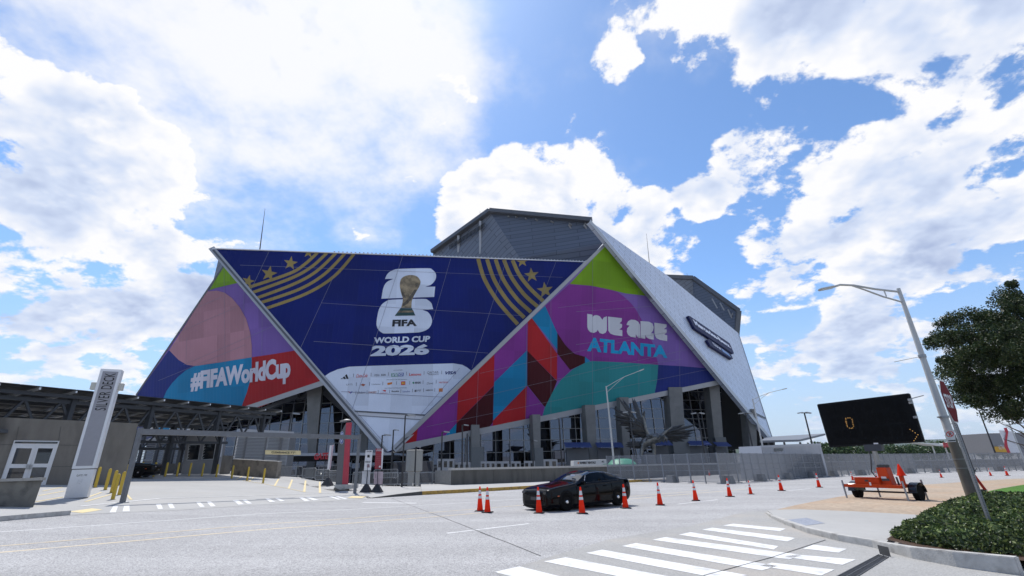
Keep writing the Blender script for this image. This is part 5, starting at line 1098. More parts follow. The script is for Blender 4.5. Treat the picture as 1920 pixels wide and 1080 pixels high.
        for x in (.35, -.75): b = MB(); b.box((x, sd * .955, .86), (.20, .02, .03)); b.build('door_handle', paint, r, bevel=.006)
        for x in (.92, -.2, -1.2): b = MB(); b.box((x, sd * .951, .62), (.012, .012, .66)); b.build('door_gap', m_blk, r)
    b = MB(); b.box((2.475, 0, .69), (.10, 1.0, .17)); b.build('grille', m_blk, r, bevel=.02); b = MB(); b.box((2.45, 0, .36), (.14, 1.25, .18)); b.build('lower_grille', m_blk, r, bevel=.02)
    b = MB(); b.box((2.42, 0, .22), (.22, 1.5, .03)); b.build('splitter', m_blk, r); b = MB(); b.box((2.525, 0, .52), (.02, .34, .11)); b.build('number_plate', mat('plate_dark', (.05, .05, .055, 1), .4), r)
    for x in (1.52, -1.53):
        for sd in (1, -1):
            b = MB(); n_ = 24; arch = [(x + .42 * math.cos(a), .37 + .42 * math.sin(a)) for a in [i * math.pi / n_ - .15 * (i == 0) + .15 * (i == n_) for i in range(n_ + 1)]]; arch = [(p, max(q, .19)) for p, q in arch]
            b.prism([V3((p, sd * .90, q)) for p, q in arch], (0, sd * .052, 0)); b.build('wheel_well', m_blk, r)
            w = MB(); w.lathe([(.20, -.11), (.33, -.115), (.362, -.08), (.362, .08), (.33, .115), (.22, .118), (.20, .09)], 28); w.xf(Matrix.Translation((x, sd * .858, .362)) @ Matrix.Rotation(-sd * math.pi / 2, 4, 'X')); wh = w.build('wheel', mat('tyre_rubber', (.008, .008, .008, 1), .8, spec=.08), r, smooth=True)
            w = MB(); w.lathe([(.0, .06), (.06, .085), (.19, .075), (.235, .11), (.235, .05)], 20); w.xf(Matrix.Translation((x, sd * .858, .362)) @ Matrix.Rotation(-sd * math.pi / 2, 4, 'X')); w.build('rim', mat('black_steel_rim', (.02, .02, .021, 1), .35, .4), wh, smooth=True)
            w = MB(); w.lathe([(.0, .125), (.055, .12), (.075, .09)], 14); w.xf(Matrix.Translation((x, sd * .858, .362)) @ Matrix.Rotation(-sd * math.pi / 2, 4, 'X')); w.build('hub_cap', mat('hub_chrome', (.7, .7, .72, 1), .15, 1.0), wh, smooth=True)
    b = MB(); b.box((-.1, 0, .25), (4.2, 1.5, .12)); b.build('underbody', m_blk, r)
    b = MB(); b.box((.55, .32, 1.33), (.05, .22, .05)); b.build('dash_beacon', mat('beacon_white', (.7, .72, .8, 1), .3), r)
    return r
fw_, rw_ = G(1063, 958), G(1159.5, 949.5)
hd = (fw_ - rw_); hd.z = 0; hd.normalize(); lf = V3((-hd.y, hd.x, 0))                       # near side is the car's left
cm = (fw_ + rw_) / 2 - lf * .87; cm.z = gz(cm.x, cm.y)
car = make_car('parked_car', 'glossy black four-door sedan parked behind the traffic cones', cm, math.atan2(hd.y, hd.x))
car.scale = (fw_ - rw_).length / 3.05 * V3((1, 1, 1))
c2 = dup(car, G(214, 897) + V3((-1.0, 1.5, 0)), R_(20), 'dark car in the shade under the solar canopy')
c2.scale = (1, 1, 1)

# ---- traffic cones
m_or = mat('cone_orange', (.80, .052, .012, 1), .5, var=.05, spec=.2, dirt=((.5, .04, .015, 1), 5, .35)); _t = m_or.node_tree; _b = _t.nodes['Principled BSDF']; _tl = _t.nodes.new('ShaderNodeBsdfTranslucent'); _tl.inputs[0].default_value = (.95, .06, .01, 1); _mx = _t.nodes.new('ShaderNodeMixShader'); _mx.inputs[0].default_value = .45
_t.links.new(_b.outputs[0], _mx.inputs[1]); _t.links.new(_tl.outputs[0], _mx.inputs[2]); _t.links.new(_mx.outputs[0], _t.nodes['Material Output'].inputs[0])   # thin plastic lets the sun glow through
m_rf = mat('cone_collar_white', (.62, .62, .62, 1), .35, var=.05); m_cb = mat('cone_base_black', (.015, .015, .016, 1), .7)
def cone_proto(h):
    r = thing('traffic_cone', 'orange traffic cone', 'traffic cone'); k = h / .91
    R = lambda z: (.128 - .100 * (z / .91)) * k if k else 0
    def band(name, z0, z1, m, e=0.0): b = MB(); b.lathe([(R(z0) + e, z0 * k), (R(z1) + e, z1 * k)], 18); return b.build(name, m, r, smooth=True)
    band('cone_body', .03, .91, m_or); band('collar', .47, .57, m_rf, .003); band('collar', .63, .78, m_rf, .003)
    b = MB(); b.box((0, 0, .018 * k), (.37 * k, .37 * k, .036 * k)); b.build('base', m_cb, r, bevel=.012)
    return r
big, small = cone_proto(.91), cone_proto(.71); ub = us = False
cones = [((900, 958.5), 0, 'leftmost orange cone of the pair left of the black car'), ((914.2, 961.3), 0, 'right-hand orange cone of the pair left of the black car'), ((1010.9, 962.2), 0, 'orange cone in front of the black car bumper'), ((1091.7, 963.1), 0, 'orange cone beside the front door of the black car'), ((1173.3, 953.1), 0, 'orange cone at the rear wheel of the black car'), ((1238, 947.2), 0, 'first orange cone right of the black car'), ((1305, 939.1), 0, 'orange cone on the short white lane dash, second right of the car'), ((1368.9, 931.4), 0, 'third orange cone right of the car, by the fence corner'), ((1408.1, 926.7), 1, 'shorter orange cone in front of the white portable cabin'), ((1465.6, 920.3), 0, 'orange cone in front of the middle of the white portable cabin'), ((1536.4, 913.9), 0, 'orange cone between the white cabin and the orange trailer'), ((1599.5, 900.5), 1, 'small orange cone peeking over the trailer left wheel'), ((1645.4, 900), 1, 'small orange cone behind the trailer control box'), ((1765.8, 895.6), 1, 'small orange cone right of the trailer and left of the light pole'), ((1858.3, 892.2), 1, 'small distant orange cone right of the light pole'), ((1889.4, 892), 0, 'distant orange cone nearest the right edge'), ((1330.5, 891.7), 1, 'small orange cone behind the fence on the sidewalk')]
for px, sm, lab in cones:
    p = G(*px); src = small if sm else big; rz = random.uniform(-.5, .5)
    if sm and not us: us = True; src.location = p; src.rotation_euler.z = rz; src['label'] = lab; src['group'] = 'orange traffic cones'
    elif not sm and not ub: ub = True; src.location = p; src.rotation_euler.z = rz; src['label'] = lab; src['group'] = 'orange traffic cones'
    else: dup(src, p, rz, lab, 'orange traffic cones')

# ---- area lamp posts with flat heads
m_lp = mat('lamp_post_bronze', (.035, .035, .038, 1), .5, .3); m_lh = mat('lamp_head_grey', (.32, .33, .34, 1), .4, .3)
def lamp(xb, xt, yt, Y, heads, label, wpx=3.2):
    top = at(xt, yt, Y); bx_, by_ = top.x, top.y; g = PLAZA if in_drop(bx_, by_) else gz(bx_, by_)
    r = thing('lamp_post', label, 'lamp post', V3((bx_, by_, g)), group='dark area lamp posts'); rad = wpx / 853 * Y * .5
    b = MB(); b.tube(V3((bx_, by_, g)), top, rad * 1.05, rad * .75, 8); b.build('pole', m_lp, r, world=True)
    for k, hd_ in enumerate(heads):
        e = at(xt + hd_, yt + 2 - abs(hd_) * .02, Y); b = MB(); b.bar(top, top.lerp(e, .4), rad * .8, rad * .8); b.build('arm', m_lp, r, world=True)
        b = MB(); a = top.lerp(e, .25); d_ = (e - a); w = abs(hd_) / 853 * Y * .28
        n_ = V3((0, 1, 0)) * w; b.add([a - n_, e - n_ * .6, e + n_ * .6, a + n_] + [p + V3((0, 0, w * .55)) for p in (a - n_, e - n_ * .6, e + n_ * .6, a + n_)], [(3, 2, 1, 0), (4, 5, 6, 7), (0, 1, 5, 4), (1, 2, 6, 5), (2, 3, 7, 6), (3, 0, 4, 7)]); b.build('lamp_head', m_lh, r, world=True, bevel=w * .12)
    return r
LP = [(540, 546, 776, 62, (16,), 'dark lamp post in front of the left glass bay'), (756, 760, 779, 40.5, (19,), 'tallest dark lamp post, in front of the white banner tip'), (736, 738, 806, 78, (10,), 'thin dark lamp post between the banner tip and the tall post'), (715, 717, 816, 60, (16,), 'dark lamp post above the red portable sign'), (827, 829, 810, 62, (14,), 'dark lamp post before the small cyan triangle of the mural'), (866, 867, 797, 80, (12,), 'dark lamp post before the maroon mural panel'), (876, 876, 813, 85, (-3, 4), 'thin dark post with twin small lights beside the first grey plinth'), (1050, 1048, 785, 78, (-14,), 'dark lamp post before the teal mural field'), (1000, 998, 826, 82, (10,), 'short dark lamp post before the second glass column'), (1183, 1180, 773, 84, (-12, 13), 'twin headed lamp post in front of the bird sculpture'), (1320, 1308, 775, 84, (-12, 13), 'twin headed lamp post right of the bird sculpture'), (1412, 1398, 775, 90, (-13, 13), 'twin headed lamp post under the silver fin'), (1524, 1508, 774, 88, (-12, 13), 'twin headed lamp post against the sky left of the message board'), (779, 780, 838, 66, (9,), 'short dark lamp post beside the grey drum')]
for a in LP: lamp(*a)
# galvanised street lamps with long curved arms
m_gp = mat('pale_galvanised_pole', (.46, .46, .45, 1), .5, .3, var=.06)
def street_lamp(xb, yb, xt, yt, Y, tip, label):
    top = at(xt, yt, Y); r = thing('street_lamp', label, 'street lamp', V3((top.x, top.y, gz(top.x, top.y)))); b = MB(); b.tube(V3((top.x, top.y, gz(top.x, top.y))), top, .12, .075, 10); b.build('pole', m_gp, r, world=True)
    e = at(*tip, Y); mid = top.lerp(e, .55) + V3((0, 0, .12)); low_ = top + V3((0, 0, -.75))
    b = MB(); b.path([top + V3((0, 0, -.1)), top.lerp(e, .3) + V3((0, 0, .05)), mid, e], .035); b.build('arm', m_gp, r, world=True); b = MB(); b.path([low_, low_.lerp(mid, .6) + V3((0, 0, .05)), mid], .028); b.build('strut', m_gp, r, world=True)
    b = MB(); d_ = (e - mid).normalized(); b.bar(e - d_ * .1, e + d_ * .55, .26, .11); b.build('lamp_head', mat('cobra_head', (.5, .5, .48, 1), .4, .3), r, world=True, bevel=.04)
street_lamp(1150, 880, 1136.5, 724, 56, (1200, 695), 'pale street lamp with a long arm in front of the teal mural')
street_lamp(1430, 840, 1411, 748, 62, (1468, 730), 'pale street lamp with a long arm right of the silver fin')
# ---- rental container and green tank behind the wall
K3b = cr(960, 860, .125)
q = at(1120, 873, 62); sb = thing('rental_container', 'white rental box lettered SUNBELT RENTALS behind the concrete wall', 'container', q + V3((0, 0, -2)))
RP = Plane(q, V3((.05, -1, 0))); RP.shape(K3b((925, 32), (1425, 8), (1470, 260), (925, 260)), 0, 'box', mat('container_white', (.55, .55, .54, 1), .5, var=.04), sb, th=2.4)
text_on('SUNBELT RENTALS', RP, K3b((1015, 46), (1255, 40), (1255, 74), (1015, 80)), .03, m_ink, sb, bold=.04); text_on('ALL', RP, K3b((1345, 32), (1385, 30), (1385, 55), (1343, 57)), .03, m_ink, sb, bold=.05)
RP.shape(K3b((985, 52), (1003, 52), (1003, 78), (985, 78)), .03, 'mark', i_org, sb); RP.shape(K3b((1365, 80), (1430, 76), (1428, 84), (1363, 88)), .03, 'mark', mat('green_print', (.05, .35, .2, 1)), sb)
gt_ = at(1166, 870, 63); b = MB(); b.lathe([(1.9, -2), (1.85, 0), (1.3, .5), (.9, .62), (.0, .66)], 18, gt_); b2 = b.build('green_tank', mat('tank_green', (.05, .34, .20, 1), .5, var=.06), smooth=True); tag(b2, 'green domed tank behind the first fence panels', 'tank')
# ---- bird-of-prey sculpture in brushed steel
KF = cr(1080, 720, 260 / 1755)
YF = 118
fal = thing('bird_sculpture', 'giant metal bird of prey sculpture with raised wings before the glass', 'sculpture', at(1222, 846, YF) + V3((0, 0, -3)))
m_fe = mat('feather_steel', (.055, .052, .047, 1), .42, .45, var=.35, scale=.8); m_fb = mat('body_steel', (.17, .165, .15, 1), .36, .7, var=.35, scale=2.2, bump=.6, bscale=3)
def feather(a, c_, w, Ya, Yc, lift=.35):
    A, B = at(*KF(a)[0], Ya), at(*KF(c_)[0], Yc); d_ = (B - A); L_ = d_.length; d_.normalize(); sd = d_.cross(V3((0, -1, 0))).normalized(); n_ = sd.cross(d_)
    b = MB(); prof = [(0, .55), (.25, .95), (.55, 1.0), (.8, .7), (1, .04)]; rows = []
    for t, k in prof:
        p = A + d_ * (L_ * t); rows.append([p - sd * w * k, p + n_ * (.10 + lift * .3 * k), p + sd * w * k, p - n_ * .08])
    for r_ in rows: b.v += r_
    for i in range(len(rows) - 1):
        for j in range(4): b.f.append((4 * i + j, 4 * i + (j + 1) % 4, 4 * i + 4 + (j + 1) % 4, 4 * i + 4 + j))
    b.f += [(0, 1, 2, 3), tuple(4 * (len(rows) - 1) + j for j in (3, 2, 1, 0))]
    return b
# wing skeleton (survey pixels of the crop), primaries fan out from it
lw_f = [((760, 470), (535, 172)), ((735, 430), (590, 190)), ((790, 440), (712, 178)), ((820, 440), (735, 182)), ((690, 420), (468, 305)), ((700, 450), (470, 398)), ((710, 480), (488, 448)), ((740, 510), (545, 518)), ((760, 540), (548, 486)), ((790, 560), (610, 560)), ((820, 590), (640, 600)), ((850, 620), (670, 640)), ((880, 640), (720, 672)), ((840, 480), (870, 335)), ((850, 520), (880, 430))]
lw_i = [((900, 600), (690, 520)), ((880, 560), (690, 470)), ((870, 530), (720, 430)), ((910, 640), (740, 610)), ((930, 660), (800, 660)), ((870, 590), (650, 560)), ((860, 500), (760, 380))]
wl_ = bpy.data.objects.new('wing', None); COL.objects.link(wl_); wl_.parent = fal; wl_['label'] = 'raised left wing'
for i, (a, c_) in enumerate(lw_f): feather(a, c_, .40, YF + 1.2 + i * .12, YF + 3.5 + (i % 3) * .4).build('feather', m_fe, wl_, world=True)
for i, (a, c_) in enumerate(lw_i): feather(a, c_, .55, YF + .5 + i * .08, YF + 1.8).build('feather', m_fe, wl_, world=True)
wr_ = bpy.data.objects.new('wing', None); COL.objects.link(wr_); wr_.parent = fal; wr_['label'] = 'outstretched right wing'
rw_f = [((1120, 620), (1535, 512)), ((1130, 640), (1540, 575)), ((1150, 650), (1500, 615)), ((1160, 660), (1470, 660)), ((1150, 600), (1365, 512)), ((1140, 590), (1290, 530)), ((1180, 670), (1420, 690)), ((1170, 680), (1380, 725)), ((1160, 690), (1300, 730)), ((1190, 640), (1450, 640))]
for i, (a, c_) in enumerate(rw_f): feather(a, c_, .34, YF + .6 + i * .1, YF + 2.2 + (i % 3) * .5).build('feather', m_fe, wr_, world=True)
def blob(pts, name, m):                                             # chain of (crop px, radius m)
    b = MB()
    for (p0, r0), (p1, r1) in zip(pts[:-1], pts[1:]):
        A, B = at(*KF(p0)[0], YF), at(*KF(p1)[0], YF); b.tube(A, B, r0, r1, 12)
        n_ = 10; b.lathe([(0.001, -r1)] + [(r1 * math.sin(math.pi * k / 8), -r1 * math.cos(math.pi * k / 8)) for k in range(1, 8)] + [(.001, r1)], n_, B)
    return b.build(name, m, fal, smooth=True, world=True)
blob([((840, 790), .7), ((880, 740), 1.15), ((960, 700), 1.25), ((1040, 680), 1.05), ((1100, 680), .75), ((1125, 690), .62)], 'body', m_fb)
blob([((930, 680), .5), ((880, 560), .38), ((860, 450), .28), ((840, 400), .16)], 'wing_bone', m_fb); blob([((1090, 650), .45), ((1150, 590), .35), ((1210, 550), .2)], 'wing_bone', m_fb)
blob([((1125, 690), .55), ((1140, 705), .32), ((1152, 738), .08)], 'beak', m_fb); blob([((870, 760), .8), ((835, 830), .5), ((830, 900), .5)], 'leg', m_fb); blob([((960, 740), .8), ((985, 830), .5), ((985, 900), .5)], 'leg', m_fb)
for a, c_ in (((880, 760), (620, 765)), ((880, 775), (625, 790)), ((880, 750), (640, 740)), ((900, 790), (680, 800))): feather(a, c_, .4, YF + .5, YF + 1).build('tail_feather', m_fe, fal, world=True)
for i in range(60):
    x, y = random.uniform(900, 1130), random.uniform(645, 730); feather((x, y), (x - 22, y + 8), .22, YF - .95, YF - 1.1).build('scale_feather', m_fb, fal, world=True)
b = MB(); c_ = at(905, 0, YF); p = at(*KF((905, 860))[0], YF); b.lathe([(1.7, -5), (1.7, -1.2), (1.2, -.3), (0, 0)], 18, p); b.build('pedestal', mat('sculpture_base', (.1, .1, .1, 1), .6), fal, world=True, smooth=True)
# blue kiosk awnings and clutter along the glass foot
m_aw = mat('awning_blue', (.03, .05, .16, 1), .5); n = 0
for (x0, x1, y0, y1, Y) in ((1060, 1110, 838, 846, 122), (1120, 1170, 838, 846, 125), (1230, 1262, 834, 842, 127), (1295, 1335, 834, 842, 140), (1345, 1372, 836, 844, 146)):
    a, c_ = at(x0, y0, Y), at(x1, y0, Y); k = thing('awning_kiosk', 'dark blue awning kiosk ' + ['left of the rental box under the teal mural', 'behind the green tank', 'left behind the bird sculpture tail', 'right of the bird sculpture right wing', 'at the foot of the rightmost glass column'][n], 'kiosk', V3((a.x, a.y, -2)), group='blue awning kiosks'); n += 1
    b = MB(); b.prism([a, c_, c_ + V3((0, 0, -.15)), a + V3((0, 0, -.15))], (0, 3, 1.2)); b.build('awning', m_aw, k, world=True)
    b = MB(); b.prism([a + V3((.5, 3, -.2)), c_ + V3((-.5, 3, -.2)), c_ + V3((-.5, 3, -5)), a + V3((.5, 3, -5))], (0, 2, 0)); b.build('body', m_trimd, k, world=True)
# low service units behind the wall
K13 = cr(820, 740, 300 / 1920)
for i, (x0, x1, y0) in enumerate(((0, 200, 770), (200, 390, 812), (520, 700, 800), (700, 860, 800), (880, 1000, 800), (1040, 1170, 795), (1280, 1440, 775))):
    p, q = K13((x0, y0), (x1, y0)); a, c_ = at(*p, 92 + i), at(*q, 92 + i); k = thing('ticket_unit', 'grey ticket unit ' + ['at the left end of the long wall', 'left of the first column plinth', 'right of the first column plinth', 'midway between the first two plinths', 'left of the second column plinth', 'behind the second column plinth', 'left of the rental box'][i], 'ticket unit', V3((a.x, a.y, PLAZA)), group='ticket units behind the wall')
    b = MB(); b.prism([V3((a.x, a.y, PLAZA)), V3((c_.x, c_.y, PLAZA)), c_, a], (0, 2.0, 0)); b.build('body', mat('unit_grey', (.26, .27, .29, 1), .5, var=.1), k, world=True)
    nw = max(2, int((x1 - x0) / 60))
    for j in range(nw):
        u0, u1 = (j + .2) / nw, (j + .75) / nw; b = MB(); zz = a.z; P0, P1 = a.lerp(c_, u0), a.lerp(c_, u1); b.prism([P0 + V3((0, -.03, -.4)), P1 + V3((0, -.03, -.4)), P1 + V3((0, -.03, -1.5)), P0 + V3((0, -.03, -1.5))], (0, .02, 0)); b.build('window', m_win, k, world=True)
# grey drum beside the banner tip
dr_ = at(777, 867, 72); b = MB(); b.lathe([(.85, -8), (.85, -1.3), (1.2, -1.2), (1.2, 1.5), (1.26, 1.52), (1.26, 1.7), (1.05, 1.75)], 20, dr_); tag(b.build('grey_drum', mat('drum_beige', (.33, .32, .29, 1), .6, var=.08), smooth=True), 'beige grey drum tank right of the banner tip', 'tank')
# ================================================================== RIGHT: FENCE, TRAILER, POLE, PLANTING
m_fw = mat('fence_zinc', (.25, .26, .28, 1), .5, .3, var=.08); m_bl = mat('ballast_concrete', (.20, .20, .20, 1), .9, var=.15, bump=.3)
fpx = [G(1141, 902), G(1246, 904.5), G(1353, 907.5)]
run1 = [fpx[0], fpx[1], fpx[2]]
run2 = [fpx[2], G(1552, 893.5), G(1720, 887), G(1920, 882.5)]; run2.append(run2[-1] + (run2[-1] - run2[-2]).normalized() * 22)
FH = 2.45
def panel(a, c_, label, i):
    d_ = c_ - a; L_ = math.hypot(d_.x, d_.y); rz = math.atan2(d_.y, d_.x); r = thing('fence_panel', label, 'fence panel', a, rz, 'temporary mesh fence panels'); dz = d_.z
    sh = Matrix(((1, 0, 0, 0), (0, 1, 0, 0), (dz / L_, 0, 1, 0), (0, 0, 0, 1)))
    b = MB(); b.bar(V3((.03, 0, 0)), V3((.03, 0, FH)), .065, .065); b.xf(sh).build('post', m_fw, r); b = MB(); b.bar(V3((L_ / 2, .02, 0)), V3((L_ / 2, .02, FH)), .11, .05); b.xf(sh).build('post', m_fw, r); b = MB(); b.bar(V3((L_ - .03, 0, 0)), V3((L_ - .03, 0, FH)), .065, .065); b.xf(sh).build('post', m_fw, r)
    for z in (.12, FH * .42, FH * .62, FH - .06): b = MB(); b.bar(V3((0, .0, z)), V3((L_, 0, z)), .035, .035); b.xf(sh).build('rail', m_fw, r)
    b = MB(); n_ = int(L_ / .044)
    for k in range(n_):
        x = .06 + (L_ - .1) * k / n_; b.add([(x, .0, .14), (x + .017, .0, .14), (x + .008, .014, .14), (x, .0, FH - .06), (x + .017, .0, FH - .06), (x + .008, .014, FH - .06)], [(0, 1, 4, 3), (1, 2, 5, 4), (2, 0, 3, 5)])
    for k in range(24):
        z = .14 + k * .095; b.add([(.05, .013, z), (L_ - .05, .013, z), (L_ - .05, .013, z + .008), (.05, .013, z + .008)], [(0, 1, 2, 3)])
    b.xf(sh).build('mesh_infill', m_fw, r, kind='stuff')
    if i % 2 == 0:
        b = MB(); b.prism([V3((.55, -.55, .01)), V3((1.35, -.55, .01)), V3((1.25, -.45, .62)), V3((.65, -.45, .62))], (0, .9, 0)); b.xf(sh).build('ballast_block', m_bl, r)
    b = MB(); b.bar(V3((-.1, -.35, .03)), V3((-.1, .35, .03)), .10, .05); b.build('foot', m_fw, r)
    return r
ORD = ['first', 'second', 'third', 'fourth', 'fifth', 'sixth', 'seventh', 'eighth', 'ninth', 'tenth', 'eleventh', 'twelfth', 'thirteenth', 'fourteenth', 'fifteenth', 'sixteenth', 'seventeenth', 'eighteenth', 'nineteenth', 'twentieth', 'twenty-first', 'twenty-second', 'twenty-third', 'twenty-fourth', 'twenty-fifth', 'twenty-sixth', 'twenty-seventh', 'twenty-eighth', 'twenty-ninth', 'thirtieth', 'thirty-first', 'thirty-second', 'thirty-third', 'thirty-fourth', 'thirty-fifth', 'thirty-sixth', 'thirty-seventh', 'thirty-eighth', 'thirty-ninth', 'fortieth']
def along(poly, step):
    pts = [poly[0]]; 
    for a, c_ in zip(poly[:-1], poly[1:]):
        L_ = (c_ - a).length; n_ = max(1, round(L_ / step)); pts += [a.lerp(c_, (k + 1) / n_) for k in range(n_)]
    return [V3((p.x, p.y, gz(p.x, p.y))) for p in pts]
k = 0
for nm, poly in (('from the long wall towards the fence corner', run1), ('right of the fence corner, behind the cones', run2)):
    P_ = along(poly, 2.9)
    for i in range(len(P_) - 1): panel(P_[i], P_[i + 1], '%s mesh fence panel %s' % (ORD[i], nm), i)
# white portable cabin behind the fence
KC = cr(1400, 780, 240 / 1851)
c0 = G(1440, 901); c0 = c0 + (c0 - V3((0, 0, c0.z))).normalized() * 3.5; CP = Plane(c0, V3((.52, -.854, 0)))
cab = thing('portable_cabin', 'white portable cabin with corrugated side behind the mesh fence', 'cabin', c0)
m_cw = mat('cabin_white', (.42, .43, .46, 1), .5, var=.04, dirt=((.3, .31, .33, 1), .5, .5))
CP.shape(KC((212, 432), (1065, 400), (1195, 905), (265, 925)), 0, 'wall', m_cw, cab, th=2.6)
for i in range(22):
    t = (i + .5) / 22; x0, x1 = 212 + (1065 - 212) * t, 265 + (1195 - 265) * t; y0, y1 = 432 - 32 * t + 45, 925 - 20 * t - 20; CP.line(*KC((x0, y0), (x1, y1)), .10, .03, 'corrugation', m_cw, cab)
CP.shape(KC((208, 428), (1068, 396), (1078, 430), (212, 462)), .08, 'roof_rail', m_cw, cab, th=.1)
CP.shape(KC((398, 470), (525, 466), (530, 505), (404, 512)), .06, 'window', m_win, cab, th=.02); dr2 = CP.shape(KC((415, 535), (545, 528), (605, 880), (470, 890)), .05, 'door', m_cw, cab, th=.03)
text_on('16', CP, KC((468, 590), (505, 588), (511, 624), (474, 626)), .1, m_ink, cab, bold=.04)

# solar-roofed car port and trees beyond (far right)
cp = thing('far_carport', 'low grey sloped carport roof beside the message board', 'carport', at(1500, 840, 105))
b = MB(); b.prism([at(1425, 830, 100), at(1500, 828, 100), at(1548, 816, 112), at(1440, 822, 125)], (0, 0, .4)); b.build('roof', mat('carport_roof', (.16, .17, .19, 1), .5, .3), cp, world=True)
for x in (1440, 1470, 1500, 1535):
    p = at(x, 829, 103); b = MB(); b.bar(V3((p.x, p.y, -3)), p, .3, .3); b.build('post', m_trimd, cp, world=True)

# ---- message board trailer
m_to = mat('trailer_orange', (.50, .05, .006, 1), .42, var=.06, spec=.2, dirt=((.35, .06, .02, 1), 3, .4))
wL, wR = G(1611.5, 934.5), G(1727, 940.5); tx = wR - wL; tx.z = 0; tw = tx.length; tx.normalize(); ty = V3((-tx.y, tx.x, 0)); tmid = (wL + wR) / 2; tmid.z = gz(tmid.x, tmid.y)
tr = thing('message_trailer', 'orange two-wheeled trailer carrying a large black message board', 'trailer', tmid, math.atan2(tx.y, tx.x))
sl = tx.dot(V3((1, 0, 0))) * -.018 + tx.y * -.0062
def LB(name, pts, m, w, h, par=tr): b = MB(); [b.bar(V3(a), V3(c_), w, h) for a, c_ in pts]; return b.build(name, m, par)
hw = tw / 2
for s_ in (-1, 1):
    w = MB(); w.lathe([(.20, -.1), (.31, -.105), (.335, -.07), (.335, .07), (.31, .105), (.21, .108)], 24); w.xf(Matrix.Translation((s_ * hw, 0, .335 + s_ * sl * hw)) @ Matrix.Rotation(math.pi / 2, 4, 'Y')); wh = w.build('wheel', mat('tyre_rubber', (.012, .012, .012, 1)), tr, smooth=True)
    w = MB(); w.lathe([(.0, .02), (.05, .07), (.16, .05), (.205, .095), (.205, -.09), (.1, -.05), (0, -.04)], 18); w.xf(Matrix.Translation((s_ * hw, 0, .335 + s_ * sl * hw)) @ Matrix.Rotation(math.pi / 2, 4, 'Y')); w.build('rim', mat('white_steel_rim', (.55, .55, .56, 1), .35, .2), wh, smooth=True)
    b = MB(); n_ = 10; arc = [(.46 * math.cos(math.pi * i / n_), .36 + .42 * math.sin(math.pi * i / n_)) for i in range(n_ + 1)]
    ins = [(p * .94, .36 + (q - .36) * .94) for p, q in arc]
    b.prism([V3((s_ * hw - .16, p, q)) for p, q in arc + ins[::-1]], (.32, 0, 0)); b.prism([V3((s_ * hw + .13 * -1 * s_ - .02, p, q)) for p, q in arc], (.03, 0, 0)); b.build('mudguard', mat('black_mudguard', (.014, .015, .018, 1), .25, var=.1), tr, smooth=True)
LB('axle', [((-hw, 0, .34), (hw, 0, .34 + sl * hw))], m_blk_ if False else mat('axle_black', (.015, .015, .015, 1), .5), .07, .07)
fy = -.85
LB('front_beam', [((-hw - .05, fy, .62), (hw - .15, fy, .62))], m_to, .09, .13); LB('rear_beam', [((-hw + .1, .75, .6), (hw - .15, .75, .6))], m_to, .09, .12)
LB('side_beam', [((-hw + .22, fy, .62), (-hw + .22, .75, .62))], m_to, .09, .12); LB('side_beam', [((hw - .25, fy, .62), (hw - .25, .75, .62))], m_to, .09, .12); LB('draw_bar', [((0, .7, .58), (0, 2.3, .5))], m_to, .1, .1); LB('deck_plate', [((-hw + .2, -.2, .63), (hw - .25, -.2, .63))], m_to, .9, .03)
b = MB(); b.box((-hw * .28, -.45, .80), (1.05, .5, .31)); bx_o = b.build('battery_box', m_to, tr, bevel=.012); b = MB(); b.box((-hw * .28, -.45, .965), (1.09, .54, .03)); b.build('lid', m_to, bx_o); b = MB(); b.box((-hw * .28, -.712, .84), (.14, .02, .07)); b.build('latch', m_dark, bx_o)
b = MB(); b.box((-hw * .1, -.9, .72), (.07, .02, .13)); b.build('data_label', m_sw, tr)
b = MB(); Mx = Matrix.Translation((hw * .28, -.35, .92)) @ Matrix.Rotation(R_(0), 4, 'Z'); b.prism([V3((-.26, -.2, -.28)), V3((.24, -.2, -.28)), V3((.14, -.12, .48)), V3((-.26, -.12, .48))], (0, .42, 0)); b.xf(Mx); cbx = b.build('control_box', m_to, tr, bevel=.012)
b = MB(); b.box((hw * .28 + .0, -.58, .98), (.2, .03, .08)); b.build('label', m_sw, cbx); b = MB(); b.box((hw * .28 + .05, -.585, .89), (.3, .03, .1)); b.build('gauge', m_dark, cbx)
b = MB(); b.box((hw * .26, -.3, 1.46), (.4, .3, .12)); b.build('control_head', m_dark, cbx, bevel=.02)
LB('handle_post', [((hw * .62, -.35, .62), (hw * .60, -.35, 1.0))], m_steel, .06, .06); LB('tool_tube', [((hw * .78, -.4, .62), (hw * .78, -.4, 1.08))], m_to, .14, .14)
b = MB(); b.lathe([(.16, 0), (.03, .46), (.0, .47)], 14, (hw * .80, -.4, 1.08)); b.lathe([(.2, 0), (.2, .03), (.16, .04)], 4, (hw * .80, -.4, 1.06)); b.build('spare_cone', m_or, tr, smooth=True)
for (x, y) in ((-hw - .12, fy), (hw - .1, fy), (-hw + .5, .8), (hw - .1, .8)):
    z = sl * x; b = MB(); b.bar(V3((x, y, .85)), V3((x + .05, y - .03, .03 + z)), .055, .055); b.box((x + .05, y - .03, .015 + z), (.2, .2, .03)); b.build('jack_leg', m_galv, tr)
b = MB(); b.tube(V3((0.0, .0, .6)), V3((0.0, 0, 2.6)), .13, .11, 8); b.build('mast', mat('mast_grey', (.36, .35, .32, 1), .5, .4), tr)
b = MB(); b.path([V3((-.2, -.1, 2.6)), V3((-.16, -.12, 1.9)), V3((-.3, -.15, 1.2)), V3((-.1, -.1, .8))], .025); b.build('cable', m_dark, tr)
LB('mast_brace', [((-.28, -.05, 1.55), (.28, -.05, 1.55))], m_galv, .05, .05)
